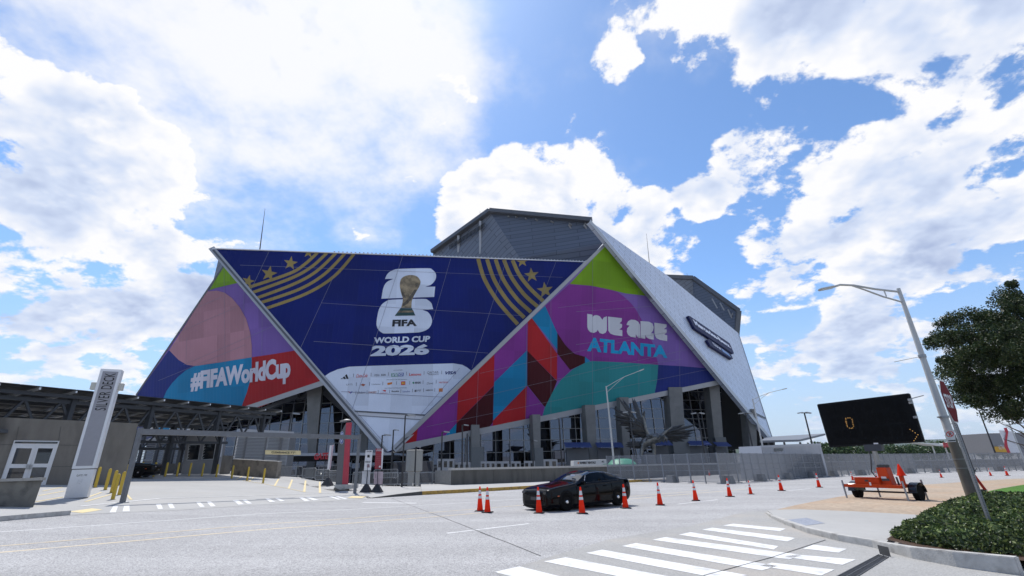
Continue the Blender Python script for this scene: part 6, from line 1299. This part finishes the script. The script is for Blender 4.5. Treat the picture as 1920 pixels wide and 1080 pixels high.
# board plane traced from its corners
M_board = tmid + ty * -.12
best = None
for deg in range(-75, -15, 3):                                       # yaw whose edges match the photographed width
    e_ = V3((math.cos(R_(deg)), math.sin(R_(deg)), 0)); pl = Plane(M_board, V3((e_.y, -e_.x, 0)))
    tl, tr_, br, bl = [pl.h(*p) for p in ((1531, 758), (1704, 737), (1733, 829), (1555, 839))]
    err = abs((tl - bl).length - (tr_ - br).length) + abs(tl.z - tr_.z) * .7 + abs(bl.z - br.z) * .7
    if best is None or err < best[0]: best = (err, pl, tl, tr_, br, bl, deg)
_, pl, tl, tr_, br, bl, deg = best
zt_, zb_ = (tl.z + tr_.z) / 2, (bl.z + br.z) / 2
ea, eb = (tl + bl) / 2, (tr_ + br) / 2
bd = thing('message_board', 'large black electronic message board leaning above the orange trailer', 'message board', V3((tmid.x, tmid.y, zb_)))
bn_ = pl.n
m_bd = mat('board_black_acrylic', (.004, .004, .005, 1), .10, 0, var=.4, scale=1.4, spec=.08)
b = MB(); b.prism([tl, tr_, br, bl], bn_ * -.22); b.build('cabinet', mat('board_case_black', (.008, .008, .009, 1), .5, spec=.15), bd, world=True, bevel=.03)
b = MB(); ins_ = lambda u, v: tl + (tr_ - tl) * u + (bl - tl) * v + (tr_ - tl + bl - br) * 0
def bq(u, v): return (tl * (1 - u) + tr_ * u) * (1 - v) + (bl * (1 - u) + br * u) * v
b.add([bq(.02, .03) + bn_ * .012, bq(.98, .03) + bn_ * .012, bq(.98, .96) + bn_ * .012, bq(.02, .96) + bn_ * .012], [(0, 1, 2, 3)]); b.build('front_glazing', m_bd, bd, world=True)
for j in range(3):
    for i in range(8):
        u0, v0 = .10 + i * .105, .08 + j * .27; b = MB(); b.add([bq(u0, v0) + bn_ * .014, bq(u0 + .085, v0) + bn_ * .014, bq(u0 + .085, v0 + .22) + bn_ * .014, bq(u0, v0 + .22) + bn_ * .014], [(0, 1, 2, 3)]); b.build('pixel_module', mat('module_black', (.004, .004, .0045, 1), .3, spec=.07), bd, world=True)
m_led = mat('amber_led', (.8, .4, .08, 1), .4, emit=((1, .55, .18, 1), .5))
KM = cr(1520, 720, 240 / 1080)
for q in ((296, 290), (315, 286), (332, 286), (349, 298), (297, 303), (353, 312), (296, 320), (303, 320), (355, 327), (303, 335), (358, 342), (307, 348), (362, 355), (310, 360), (327, 372), (342, 374), (354, 370), (838, 383), (860, 396), (882, 412), (905, 428), (893, 446), (884, 462), (872, 478)):
    p = pl.h(*KM(q)[0], .02); b = MB(); b.box(p, (.026, .026, .026), R_(deg)); b.build('led', m_led, bd, world=True)
for v in (.35, .66):
    pass
a_ = bq(1.0, .12); b = MB(); b.tube(a_, a_ + V3((.55, -.1, .12)), .02); b.build('aerial', m_galv, bd, world=True)
for v in (.14, .2, .5): a_ = bq(.995, v); b = MB(); b.box(a_ + bn_ * .05, (.12, .12, .10)); b.build('hinge', m_galv, bd, world=True)
b = MB(); pm_ = bq(.53, 1.0); b.box(pm_ + V3((0, 0, .06)) + bn_ * .02, (.18, .02, .06), R_(deg)); b.build('data_label', m_sw, bd, world=True)
b = MB(); b.box(V3((tmid.x, tmid.y, zb_ - .12)) + ty * .05, (.7, .35, .3), R_(deg)); b.build('turntable', m_steel, bd, world=True)

# ---- big light pole, stop sign post, no-parking sign, scooter
pb0 = G(1825, 938); hp = top_at(pb0, 1684, 541)
lp = thing('light_pole', 'tall pale steel light pole with a bracketed lamp arm beside the hedge', 'light pole', pb0)
m_po = mat('pole_painted_grey', (.46, .46, .45, 1), .5, .1, var=.06, scale=3); m_pob = mat('pole_weathered_base', (.115, .108, .09, 1), .8, var=.15, scale=3, bump=.2)
zc = top_at(pb0, 1775, 815)
b = MB(); b.tube(pb0, pb0 + V3((0, 0, zc)), .21, .19, 16); b.build('pole_base', m_pob, lp, world=True, smooth=True); b = MB(); b.tube(pb0 + V3((0, 0, zc)), pb0 + V3((0, 0, hp)), .165, .085, 14); b.build('pole', m_po, lp, world=True, smooth=True)
b = MB(); b.lathe([(.3, 0), (.3, .05), (.24, .10)], 12, pb0); b.build('base_flange', m_dark, lp, world=True)
for y in (861, 878): z = top_at(pb0, 1805, y); b = MB(); b.lathe([(.212, 0), (.212, .02)], 16, pb0 + V3((0, 0, z))); b.build('strap', m_galv, lp, world=True)
ptop = pb0 + V3((0, 0, hp)); aP = Plane(pb0, V3((.1, -1, 0))); ahd = aP.h(1537, 541); kk = lambda x, y: aP.h(x, y)
b = MB(); b.path([kk(1684, 547), kk(1640, 542), kk(1600, 535), kk(1575, 534), kk(1556, 540)], .055, 8); b.build('arm', m_po, lp, world=True); b = MB(); b.path([kk(1690, 566), kk(1655, 556), kk(1620, 543), kk(1596, 535)], .042, 8); b.build('strut', m_po, lp, world=True)
b = MB(); b.tube(kk(1657, 543.5), kk(1662, 556), .03); b.build('spreader', m_po, lp, world=True)
b = MB(); a_, c_ = kk(1563, 538), kk(1536, 543.5); b.bar(a_, c_, .34, .11); b.build('lamp_head', mat('cobra_head', (.5, .5, .48, 1)), lp, world=True, bevel=.05)
z = top_at(pb0, 1729, 668); b = MB(); q = pb0 + V3((0, 0, z)); b.lathe([(.16, -.08), (.16, .08)], 12, q); b.tube(q, kk(1677, 678.5), .012); b.build('banner_rod', m_galv, lp, world=True)
z = top_at(pb0, 1769, 782); b = MB(); q = pb0 + V3((0, 0, z)); b.lathe([(.2, -.05), (.2, .05)], 12, q); b.tube(q + V3((-.35, -.05, 0)), q, .03); b.build('clamp', m_galv, lp, world=True)
sp0 = G(1867, 1010); hs_ = top_at(sp0, 1760, 722)
ss = thing('stop_sign', 'red octagonal stop sign on a perforated steel post in the hedge', 'stop sign', sp0)
b = MB(); b.bar(sp0 + V3((0, 0, -.1)), sp0 + V3((0, 0, hs_)), .06, .06); b.build('post', mat('perforated_post', (.22, .23, .24, 1), .5, .5, var=.1), ss, world=True)
for i in range(60): z = .1 + i * .055; b = MB(); b.box(sp0 + V3((-.015, -.031, z)), (.014, .004, .014)); b.build('post_hole', m_dark, ss, world=True)
SPn = V3((-.80, -.60, 0)); KS = cr(1640, 520, 280 / 1163)
# the octagon is turned away to the left: find its yaw from the photographed corners
cc = sp0 + V3((0, 0, top_at(sp0, 1773, 753))); yaw = R_(38); ex_ = V3((math.cos(yaw), math.sin(yaw), 0)); sn_ = V3((math.sin(yaw), -math.cos(yaw), 0))
zs_t, zs_b = top_at(sp0, 1757, 714), top_at(sp0, 1789, 793); rad = (zs_t - zs_b) / 2; cc = sp0 + sn_ * .05 + V3((0, 0, (zs_t + zs_b) / 2))
def octo(R, off): return [cc + sn_ * off + ex_ * (R / math.cos(R_(22.5)) * math.cos(R_(22.5 + 45 * i))) + V3((0, 0, R / math.cos(R_(22.5)) * math.sin(R_(22.5 + 45 * i)))) for i in range(8)]
b = MB(); b.prism(octo(rad, 0), sn_ * -.006); b.build('sign_back', mat('sign_white_sheet', (.55, .55, .55, 1), .4), ss, world=True); b = MB(); b.poly(octo(rad * .95, .003)); fc_ = b.build('sign_face', mat('stop_red', (.15, .006, .009, 1), .6, var=.05, spec=.04), ss, world=True)
text_flat('STOP', cc + sn_ * .006 - ex_ * rad * .74 + V3((0, 0, -rad * .33)), ex_ * rad * 1.48, V3((0, 0, rad * .66)), mat('sign_white_sheet', (.55, .55, .55, 1)), ss, world=True, bold=.025)
KN = cr(1680, 760, 240 / 1851)
npn = pb0 + V3((-.05, -.24, 0)); NP = Plane(npn, V3((.05, -1, 0))); ns = thing('no_parking_sign', 'small white no parking sign strapped to the light pole', 'sign', npn + V3((0, 0, top_at(pb0, 1780, 818))))
NP.shape(KN((695, 367), (845, 355), (868, 528), (742, 532)), 0, 'plate', mat('sign_white_sheet', (.55, .55, .55, 1)), ns, th=.006)
ring = [(780 + 55 * math.cos(i * math.pi / 12), 415 + 44 * math.sin(i * math.pi / 12)) for i in range(24)]; rin = [(780 + 43 * math.cos(i * math.pi / 12), 415 + 34 * math.sin(i * math.pi / 12)) for i in range(24)]
b = MB(); b.add([NP.h(*p, .004) for p in KN(*ring)] + [NP.h(*p, .004) for p in KN(*rin)], [(i, (i + 1) % 24, 24 + (i + 1) % 24, 24 + i) for i in range(24)]); b.build('ring', i_red, ns, world=True); NP.line(*KN((745, 388), (815, 442)), .05, .006, 'slash', i_red, ns)
text_on('P', NP, KN((764, 392), (800, 390), (806, 438), (768, 441)), .003, m_ink, ns, bold=.03); NP.shape(KN((755, 505), (860, 497), (862, 515), (757, 522)), .004, 'arrow', m_ink, ns)
# rental scooter leaning behind the pole
KO = cr(1720, 840, 1 / 9); sc0 = G(1856, 938.5); SCP = Plane(sc0, V3((.1, -1, 0)))
so = thing('kick_scooter', 'red orange rental kick scooter parked behind the light pole', 'scooter', sc0)
m_sc = mat('scooter_red', (.55, .035, .02, 1), .4, var=.05)
b = MB(); b.tube(SCP.h(*KO((940, 430))[0]), SCP.h(*KO((1185, 760))[0]), .05, .06, 10); b.build('steering_column', m_sc, so, world=True); b = MB(); b.tube(SCP.h(*KO((1185, 760))[0]), SCP.h(*KO((1205, 890))[0]), .055, .05); b.build('fork', m_sc, so, world=True)
b = MB(); b.path([SCP.h(*KO((920, 360))[0], .2), SCP.h(*KO((960, 390))[0]), SCP.h(*KO((1000, 345))[0], -.2)], .025); b.tube(SCP.h(*KO((940, 430))[0]), SCP.h(*KO((965, 370))[0]), .03); b.build('handlebar', m_dark, so, world=True)
for (x, y, rr) in ((1195, 870, .13), (1390, 910, .13)):
    w = MB(); w.lathe([(.05, -.03), (rr - .02, -.035), (rr, 0), (rr - .02, .035), (.05, .03)], 18); p = SCP.h(*KO((x, y))[0]); p.z = gz(p.x, p.y) + .22; w.xf(Matrix.Translation(p) @ Matrix.Rotation(math.pi / 2, 4, 'X')); w.build('wheel', mat('tyre_rubber', (.012, .012, .012, 1)), so, world=True, smooth=True)
b = MB(); b.bar(SCP.h(*KO((1210, 860))[0]), SCP.h(*KO((1400, 890))[0]), .16, .06); b.build('deck', m_dark, so, world=True); b = MB(); b.box(SCP.h(*KO((1110, 790))[0], -.1), (.22, .2, .45)); b.build('battery_pack', m_dark, so, world=True, bevel=.03)

# ---- ground-cover bed: leaf blades in drifts
def leaf_cloud(name, pts_fn, n, size, m, parent=None, flat=0.0, aspect=.55):
    vs, fs = [], []
    for i in range(n):
        p, s_ = pts_fn(i); s_ *= size
        d_ = V3((random.gauss(0, 1), random.gauss(0, 1), random.gauss(0, 1 - flat) + flat * .8)).normalized(); u = d_.orthogonal().normalized(); u = Matrix.Rotation(random.random() * 6.283, 3, d_) @ u; w = d_.cross(u)
        k = len(vs); vs += [p - u * s_, p - w * s_ * aspect + d_ * s_ * .15, p + u * s_, p + w * s_ * aspect + d_ * s_ * .15]; fs.append((k, k + 1, k + 2, k + 3))
    me = bpy.data.meshes.new(name); me.from_pydata([tuple(p) for p in vs], [], fs); me.materials.append(m)
    o = bpy.data.objects.new(name, me); COL.objects.link(o)
    if parent: o.parent = parent
    return o
def leaf_mat(name, c1, c2, c3, rough=.45):
    m = bpy.data.materials.new(name); m.use_nodes = True; t = m.node_tree; b = t.nodes['Principled BSDF']; L = t.links.new
    gm_ = t.nodes.new('ShaderNodeNewGeometry'); rp = t.nodes.new('ShaderNodeValToRGB'); L(gm_.outputs['Random Per Island'], rp.inputs[0])
    e = rp.color_ramp.elements; e[0].color = c1; e[1].color = c3; x = e.new(.55); x.color = c2
    tcn = t.nodes.new('ShaderNodeTexCoord'); no = t.nodes.new('ShaderNodeTexNoise'); L(tcn.outputs['Object'], no.inputs['Vector']); no.inputs['Scale'].default_value = 1.3; no.inputs['Detail'].default_value = 4
    mr = t.nodes.new('ShaderNodeMapRange'); L(no.outputs[0], mr.inputs[0]); mr.inputs[1].default_value = .35; mr.inputs[2].default_value = .65; mr.inputs[3].default_value = .6; mr.inputs[4].default_value = 1.45
    mu = t.nodes.new('ShaderNodeVectorMath'); mu.operation = 'MULTIPLY'; L(rp.outputs[0], mu.inputs[0]); L(mr.outputs[0], mu.inputs[1]); L(mu.outputs[0], b.inputs['Base Color']); b.inputs['Roughness'].default_value = rough; b.inputs['Specular IOR Level'].default_value = .4
    tl_ = t.nodes.new('ShaderNodeBsdfTranslucent'); L(mu.outputs[0], tl_.inputs[0]); mx = t.nodes.new('ShaderNodeMixShader'); mx.inputs[0].default_value = .25; L(b.outputs[0], mx.inputs[1]); L(tl_.outputs[0], mx.inputs[2]); L(mx.outputs[0], t.nodes['Material Output'].inputs[0])
    return m
from mathutils.geometry import intersect_point_tri_2d
bed = [V3((x, y, 0)) for x, y in gpts((1674, 1022), (1705, 998), (1748, 969), (1792, 946), (1850, 940)) + [(25, 20.5), (23, 13), (12.6, 6.4)] + gpts((1915, 1062), (1800, 1050), (1725, 1036))]
def inside(x, y):
    c_ = False
    for i in range(len(bed)):
        a, d_ = bed[i], bed[i - 1]
        if (a.y > y) != (d_.y > y) and x < (d_.x - a.x) * (y - a.y) / (d_.y - a.y) + a.x: c_ = not c_
    return c_
from mathutils import noise as mn
x0b, x1b, y0b, y1b = min(p.x for p in bed), max(p.x for p in bed), min(p.y for p in bed), max(p.y for p in bed)
cand = []
while len(cand) < 110000:
    x, y = random.uniform(x0b, x1b), random.uniform(y0b, y1b)
    if not inside(x, y): continue
    dd = math.hypot(x, y)
    if random.random() > min(1, (15.0 / dd) ** 2.2): continue
    e_ = min((V3((x, y, 0)) - bed[i].lerp(bed[i - 1], max(0, min(1, (V3((x, y, 0)) - bed[i]).dot(bed[i - 1] - bed[i]) / (bed[i - 1] - bed[i]).length_squared)))).length for i in range(len(bed)))
    hgt = min(.29, .07 + e_ * .40) * (.72 + .5 * mn.noise(V3((x * 1.1, y * 1.1, 0))) + .22 * mn.noise(V3((x * 4, y * 4, 3))))
    hgt += .10 * max(0, mn.noise(V3((x * 2.3, y * 2.3, 8))));  cand.append((V3((x, y, gz(x, y) + .15 + max(.03, hgt) * (1 - random.random() ** 2.0 * .8))), random.choice((.55, .7, .85, 1.0, 1.15, 1.5)) * (.75 + dd / 26)))
o = leaf_cloud('ground_cover', lambda i: cand[i], len(cand), .034, leaf_mat('hedge_leaf', (.016, .024, .010, 1), (.055, .095, .028, 1), (.25, .30, .10, 1)), flat=.55)
o['kind'] = 'stuff'; o['label'] = 'low leafy green ground cover filling the corner bed'; o['category'] = 'ground cover'
# ---- tree at the right edge
tp0 = G(1990, 905); tree = thing('street_tree', 'dense dark green street tree at the right edge above the lawn', 'tree', tp0)
Yt = tp0.y; pc = at(1950, 690, Yt); m_bk = mat('tree_bark', (.10, .075, .055, 1), .9, var=.3, scale=4, bump=.5)
b = MB(); b.tube(tp0, tp0 + V3((.05, 0, 1.9)), .17, .13, 10)
limbs = []
for i in range(14):
    a = i * 2.4; st_ = tp0 + V3((.05, 0, 1.5 + (i % 6) * .18)); el = .5 + .8 * random.random(); ln = random.uniform(2.4, 4.6)
    e_ = st_ + V3((math.cos(a) * math.cos(el), math.sin(a) * math.cos(el), math.sin(el))) * ln; m_ = st_.lerp(e_, .5) + V3((0, 0, .25)); b.tube(st_, m_, .07, .045, 6); b.tube(m_, e_, .045, .015, 6); limbs += [(m_, e_)]
    for j in range(3):
        s2_ = m_.lerp(e_, .3 + .3 * j); e2 = s2_ + V3((random.gauss(0, 1), random.gauss(0, 1), random.gauss(.3, .6))).normalized() * random.uniform(.7, 1.5); b.tube(s2_, e2, .02, .007, 5)
b.build('trunk', m_bk, tree, smooth=True, world=True)
rx = abs(at(1792, 690, Yt).x - pc.x); zt_, zb_ = at(1945, 540, Yt).z, at(1900, 818, Yt).z; czt = (zt_ + zb_) / 2; rz_ = (zt_ - zb_) / 2
clumps = []
while len(clumps) < 380:
    v = V3((random.gauss(0, 1), random.gauss(0, 1), random.gauss(0, 1))).normalized() * (random.random() ** .38)
    q = V3((pc.x + v.x * rx * .96, Yt + v.y * rx * .95, czt + v.z * rz_ * (1.0 if v.z > 0 else .93)))
    k = 1 + .13 * mn.noise(v * 2.1)
    q = V3((pc.x + (q.x - pc.x) * k, q.y, czt + (q.z - czt) * k)); clumps.append((q, random.uniform(.4, .95)))
def tleaf(i):
    q, r_ = clumps[random.randrange(len(clumps))]; v = V3((random.gauss(0, 1), random.gauss(0, 1), random.gauss(0, .7))).normalized() * (r_ * random.random() ** .45)
    return q + v - wloc(tree), random.uniform(.7, 1.3)
leaf_cloud('crown', tleaf, 190000, .085, leaf_mat('tree_leaf', (.014, .026, .009, 1), (.026, .05, .014, 1), (.075, .09, .028, 1)), tree, flat=.35)
# ---- far right background: hills, woods, pavilion, signs
m_hill = mat('wooded_hill', (.035, .06, .035, 1), .9, var=.35, scale=.02); m_blue = mat('far_wooded_ridge', (.04, .065, .04, 1), .95, var=.2, scale=.002)
def ridge(name, Y, x0, x1, base, amp, m, seed):
    b = MB(); n_ = 90; P0 = []
    for i in range(n_ + 1):
        x = x0 + (x1 - x0) * i / n_; h = base + amp * (mn.noise(V3((i * .09, seed, 0))) + .4 * mn.noise(V3((i * .35, seed, 4)))); P0.append((x, h))
    for dy, k in ((0, 0.0), (Y * .03, .75), (Y * .06, 1.0), (Y * .2, .4)):
        b.v += [V3((x, Y + dy, -12 + (h + 12) * k)) for x, h in P0]
    for r_ in range(3):
        for i in range(n_): b.f.append((r_ * (n_ + 1) + i, r_ * (n_ + 1) + i + 1, (r_ + 1) * (n_ + 1) + i + 1, (r_ + 1) * (n_ + 1) + i))
    return struct(b.build(name, m, smooth=True))
ridge('hills', 4200, -6500, 7500, 70, 30, m_blue, 1.0); ridge('hills', 1500, -2600, 3200, 14, 6, m_hill, 7.0)
m_far = leaf_mat('far_tree_leaf', (.02, .045, .012, 1), (.035, .075, .02, 1), (.07, .12, .035, 1))
fx = [(1552, 150, 830), (1575, 150, 828), (1600, 155, 832), (1625, 160, 834), (1650, 160, 834), (1672, 165, 832), (1695, 165, 834), (1712, 170, 832), (1740, 170, 826), (1760, 175, 826), (1785, 190, 822), (1830, 190, 823), (1850, 195, 820), (1875, 190, 818), (1905, 170, 810), (1940, 165, 806), (1528, 150, 828)]
LABT = ['just right of the white cabin', 'left of the message board mast', 'under the left of the board', 'under the board middle', 'behind the board mast', 'under the right of the board', 'under the board right corner', 'right of the board', 'right of the board, second', 'left of the stop sign pole', 'left of the no parking sign', 'right of the no parking sign', 'right of the pole, second', 'behind the white tent', 'behind the red and white banner', 'at the far right edge', 'behind the cabin roof']
for i, (x, Y, yt_) in enumerate(fx):
    c_ = at(x, yt_, Y); g = gz(c_.x, c_.y); h = c_.z - g; r = thing('far_tree', 'distant round green tree ' + LABT[i], 'tree', V3((c_.x, c_.y, g)), group='distant trees beyond the fence')
    b = MB(); b.tube(V3((c_.x, c_.y, g)), V3((c_.x, c_.y, g + h * .6)), .25, .12, 6); b.build('trunk', m_bk, r, world=True)
    wr = random.uniform(2.4, 3.8); hh_ = max(h, 2.5)
    def fl(_, c_=c_, g=g, hh_=hh_, wr=wr, r=r):
        v = V3((random.gauss(0, 1), random.gauss(0, 1), random.gauss(0, 1))).normalized() * random.random() ** .4
        return V3((c_.x + v.x * wr, c_.y + v.y * wr, g + hh_ * .55 + v.z * hh_ * .48)) - wloc(r), random.uniform(.7, 1.3)
    leaf_cloud('crown', fl, 900, .38, m_far, r)
# white tensile pavilion and tent
KQ = cr(1680, 760, 240 / 1851)
pv = thing('white_pavilion', 'white swept roof pavilion in the distance beyond the fence', 'pavilion', at(1800, 840, 150)); m_pv = mat('pavilion_white', (.62, .62, .60, 1), .5, var=.04)
for q in (((345, 545), (600, 548), (700, 575), (640, 590), (500, 565)), ((700, 560), (1000, 555), (1360, 515), (1360, 530), (1100, 580), (1000, 600), (720, 592)), ((960, 540), (1060, 515), (1075, 545), (1000, 590))):
    b = MB(); b.prism([at(*p, 150) for p in KQ(*q)], (0, 6, .3)); b.build('roof', m_pv, pv, world=True)
for x in (520, 700, 1000, 1040): p = at(*KQ((x, 575))[0], 152); b = MB(); b.tube(V3((p.x, p.y, -5)), p, .2); b.build('post', m_pv, pv, world=True)
b = MB(); b.prism([at(*p, 130) for p in KQ((1080, 605), (1180, 580), (1300, 590), (1400, 610), (1405, 645), (1130, 645))], (0, 5, .4)); tag(b.build('white_tent', m_pv), 'white tent canopy in the distance left of the red banner', 'tent')
q = at(*KQ((730, 575))[0], 110); b = MB(); b.prism([at(*p, 110) for p in KQ((685, 540), (750, 535), (770, 605), (705, 615))], (0, .2, 0)); hb = b.build('red_white_placard', mat('placard_red', (.4, .05, .06, 1), .5, var=.8, scale=1.6)); tag(hb, 'small red and white placard left of the light pole', 'placard')
gb_ = thing('grey_building', 'plain grey block with a yellow panel at the far right', 'building', at(1870, 840, 95)); b = MB(); b.prism([at(*p, 95) for p in KQ((1335, 405), (1900, 395), (1920, 700), (1420, 700))], (0, 6, 0)); b.build('wall', mat('block_grey', (.20, .20, .21, 1), .6, var=.06), gb_, world=True); b = MB(); b.prism([at(*p, 94.8) for p in KQ((1432, 595), (1610, 600), (1625, 680), (1425, 672))], (0, .15, 0)); b.build('yellow_panel', mat('panel_amber', (.6, .33, .03, 1), .5), gb_, world=True)
text_flat('ULTRA', at(*KQ((1495, 636))[0], 94.6), at(*KQ((1580, 636))[0], 94.6) - at(*KQ((1495, 636))[0], 94.6), V3((0, 0, .8)), m_sw, gb_, world=True)
fb = thing('red_white_banner', 'tall white banner with a red curved stripe under the tree', 'banner', at(1895, 850, 80)); b = MB(); b.prism([at(*p, 80) for p in KQ((1500, 360), (1690, 380), (1820, 690), (1640, 690))], (0, .2, 0)); b.build('panel', mat('banner_white', (.62, .62, .64, 1), .5), fb, world=True)
b = MB(); b.poly([at(*p, 79.9) for p in KQ((1555, 330), (1600, 320), (1625, 380), (1605, 520), (1620, 600), (1665, 700), (1620, 700), (1570, 600), (1565, 540), (1590, 400))]); b.build('stripe', mat('banner_red', (.45, .02, .04, 1), .5), fb, world=True)
for (x0, y0, x1, y1, Y, lab) in ((1255, 215, 1425, 610, 75, 'dark slanting lamp post behind the tree crown'), (1650, 290, 1830, 690, 70, 'pale lamp post right of the red and white banner')):
    p = at(*KQ((x0, y0))[0], Y); b = MB(); b.tube(V3((p.x, p.y, gz(p.x, p.y))), p + V3((0, 0, 1.5)), .12, .08, 8); r = thing('background_lamp_post', lab, 'lamp post', V3((p.x, p.y, gz(p.x, p.y)))); b.build('pole', m_lp if Y == 75 else m_gp, r, world=True)
    b = MB(); b.box(p + V3((.4, 0, 1.5)), (1.0, .35, .12)); b.build('lamp_head', m_lh, r, world=True)
p = at(*KQ((880, 265))[0], 60); r = thing('background_lamp_post', 'thin dark lamp post directly behind the stop sign', 'lamp post', V3((p.x, p.y, gz(p.x, p.y)))); b = MB(); b.tube(V3((p.x, p.y, gz(p.x, p.y))), p, .07, .05, 8); b.build('pole', m_lp, r, world=True); b = MB(); b.bar(p, p + V3((-.9, 0, 0)), .2, .09); b.build('lamp_head', m_lh, r, world=True)

# ---- summer haze: one even body of air round the camera, the stadium and the hills
hb_ = MB(); hb_.box((0, 1400, 50), (17000, 13000, 142)); hz_o = hb_.build('haze', None); hz_o['kind'] = 'stuff'; hz_o['label'] = 'thin pale summer haze filling the whole view'
hm = bpy.data.materials.new('summer_haze'); hm.use_nodes = True; ht = hm.node_tree; ht.nodes.remove(ht.nodes['Principled BSDF'])
pv_ = ht.nodes.new('ShaderNodeVolumePrincipled'); pv_.inputs['Color'].default_value = (.80, .88, 1, 1); pv_.inputs['Density'].default_value = 4.5e-5; pv_.inputs['Anisotropy'].default_value = .2
ht.links.new(pv_.outputs[0], ht.nodes['Material Output'].inputs['Volume']); hz_o.data.materials.append(hm)
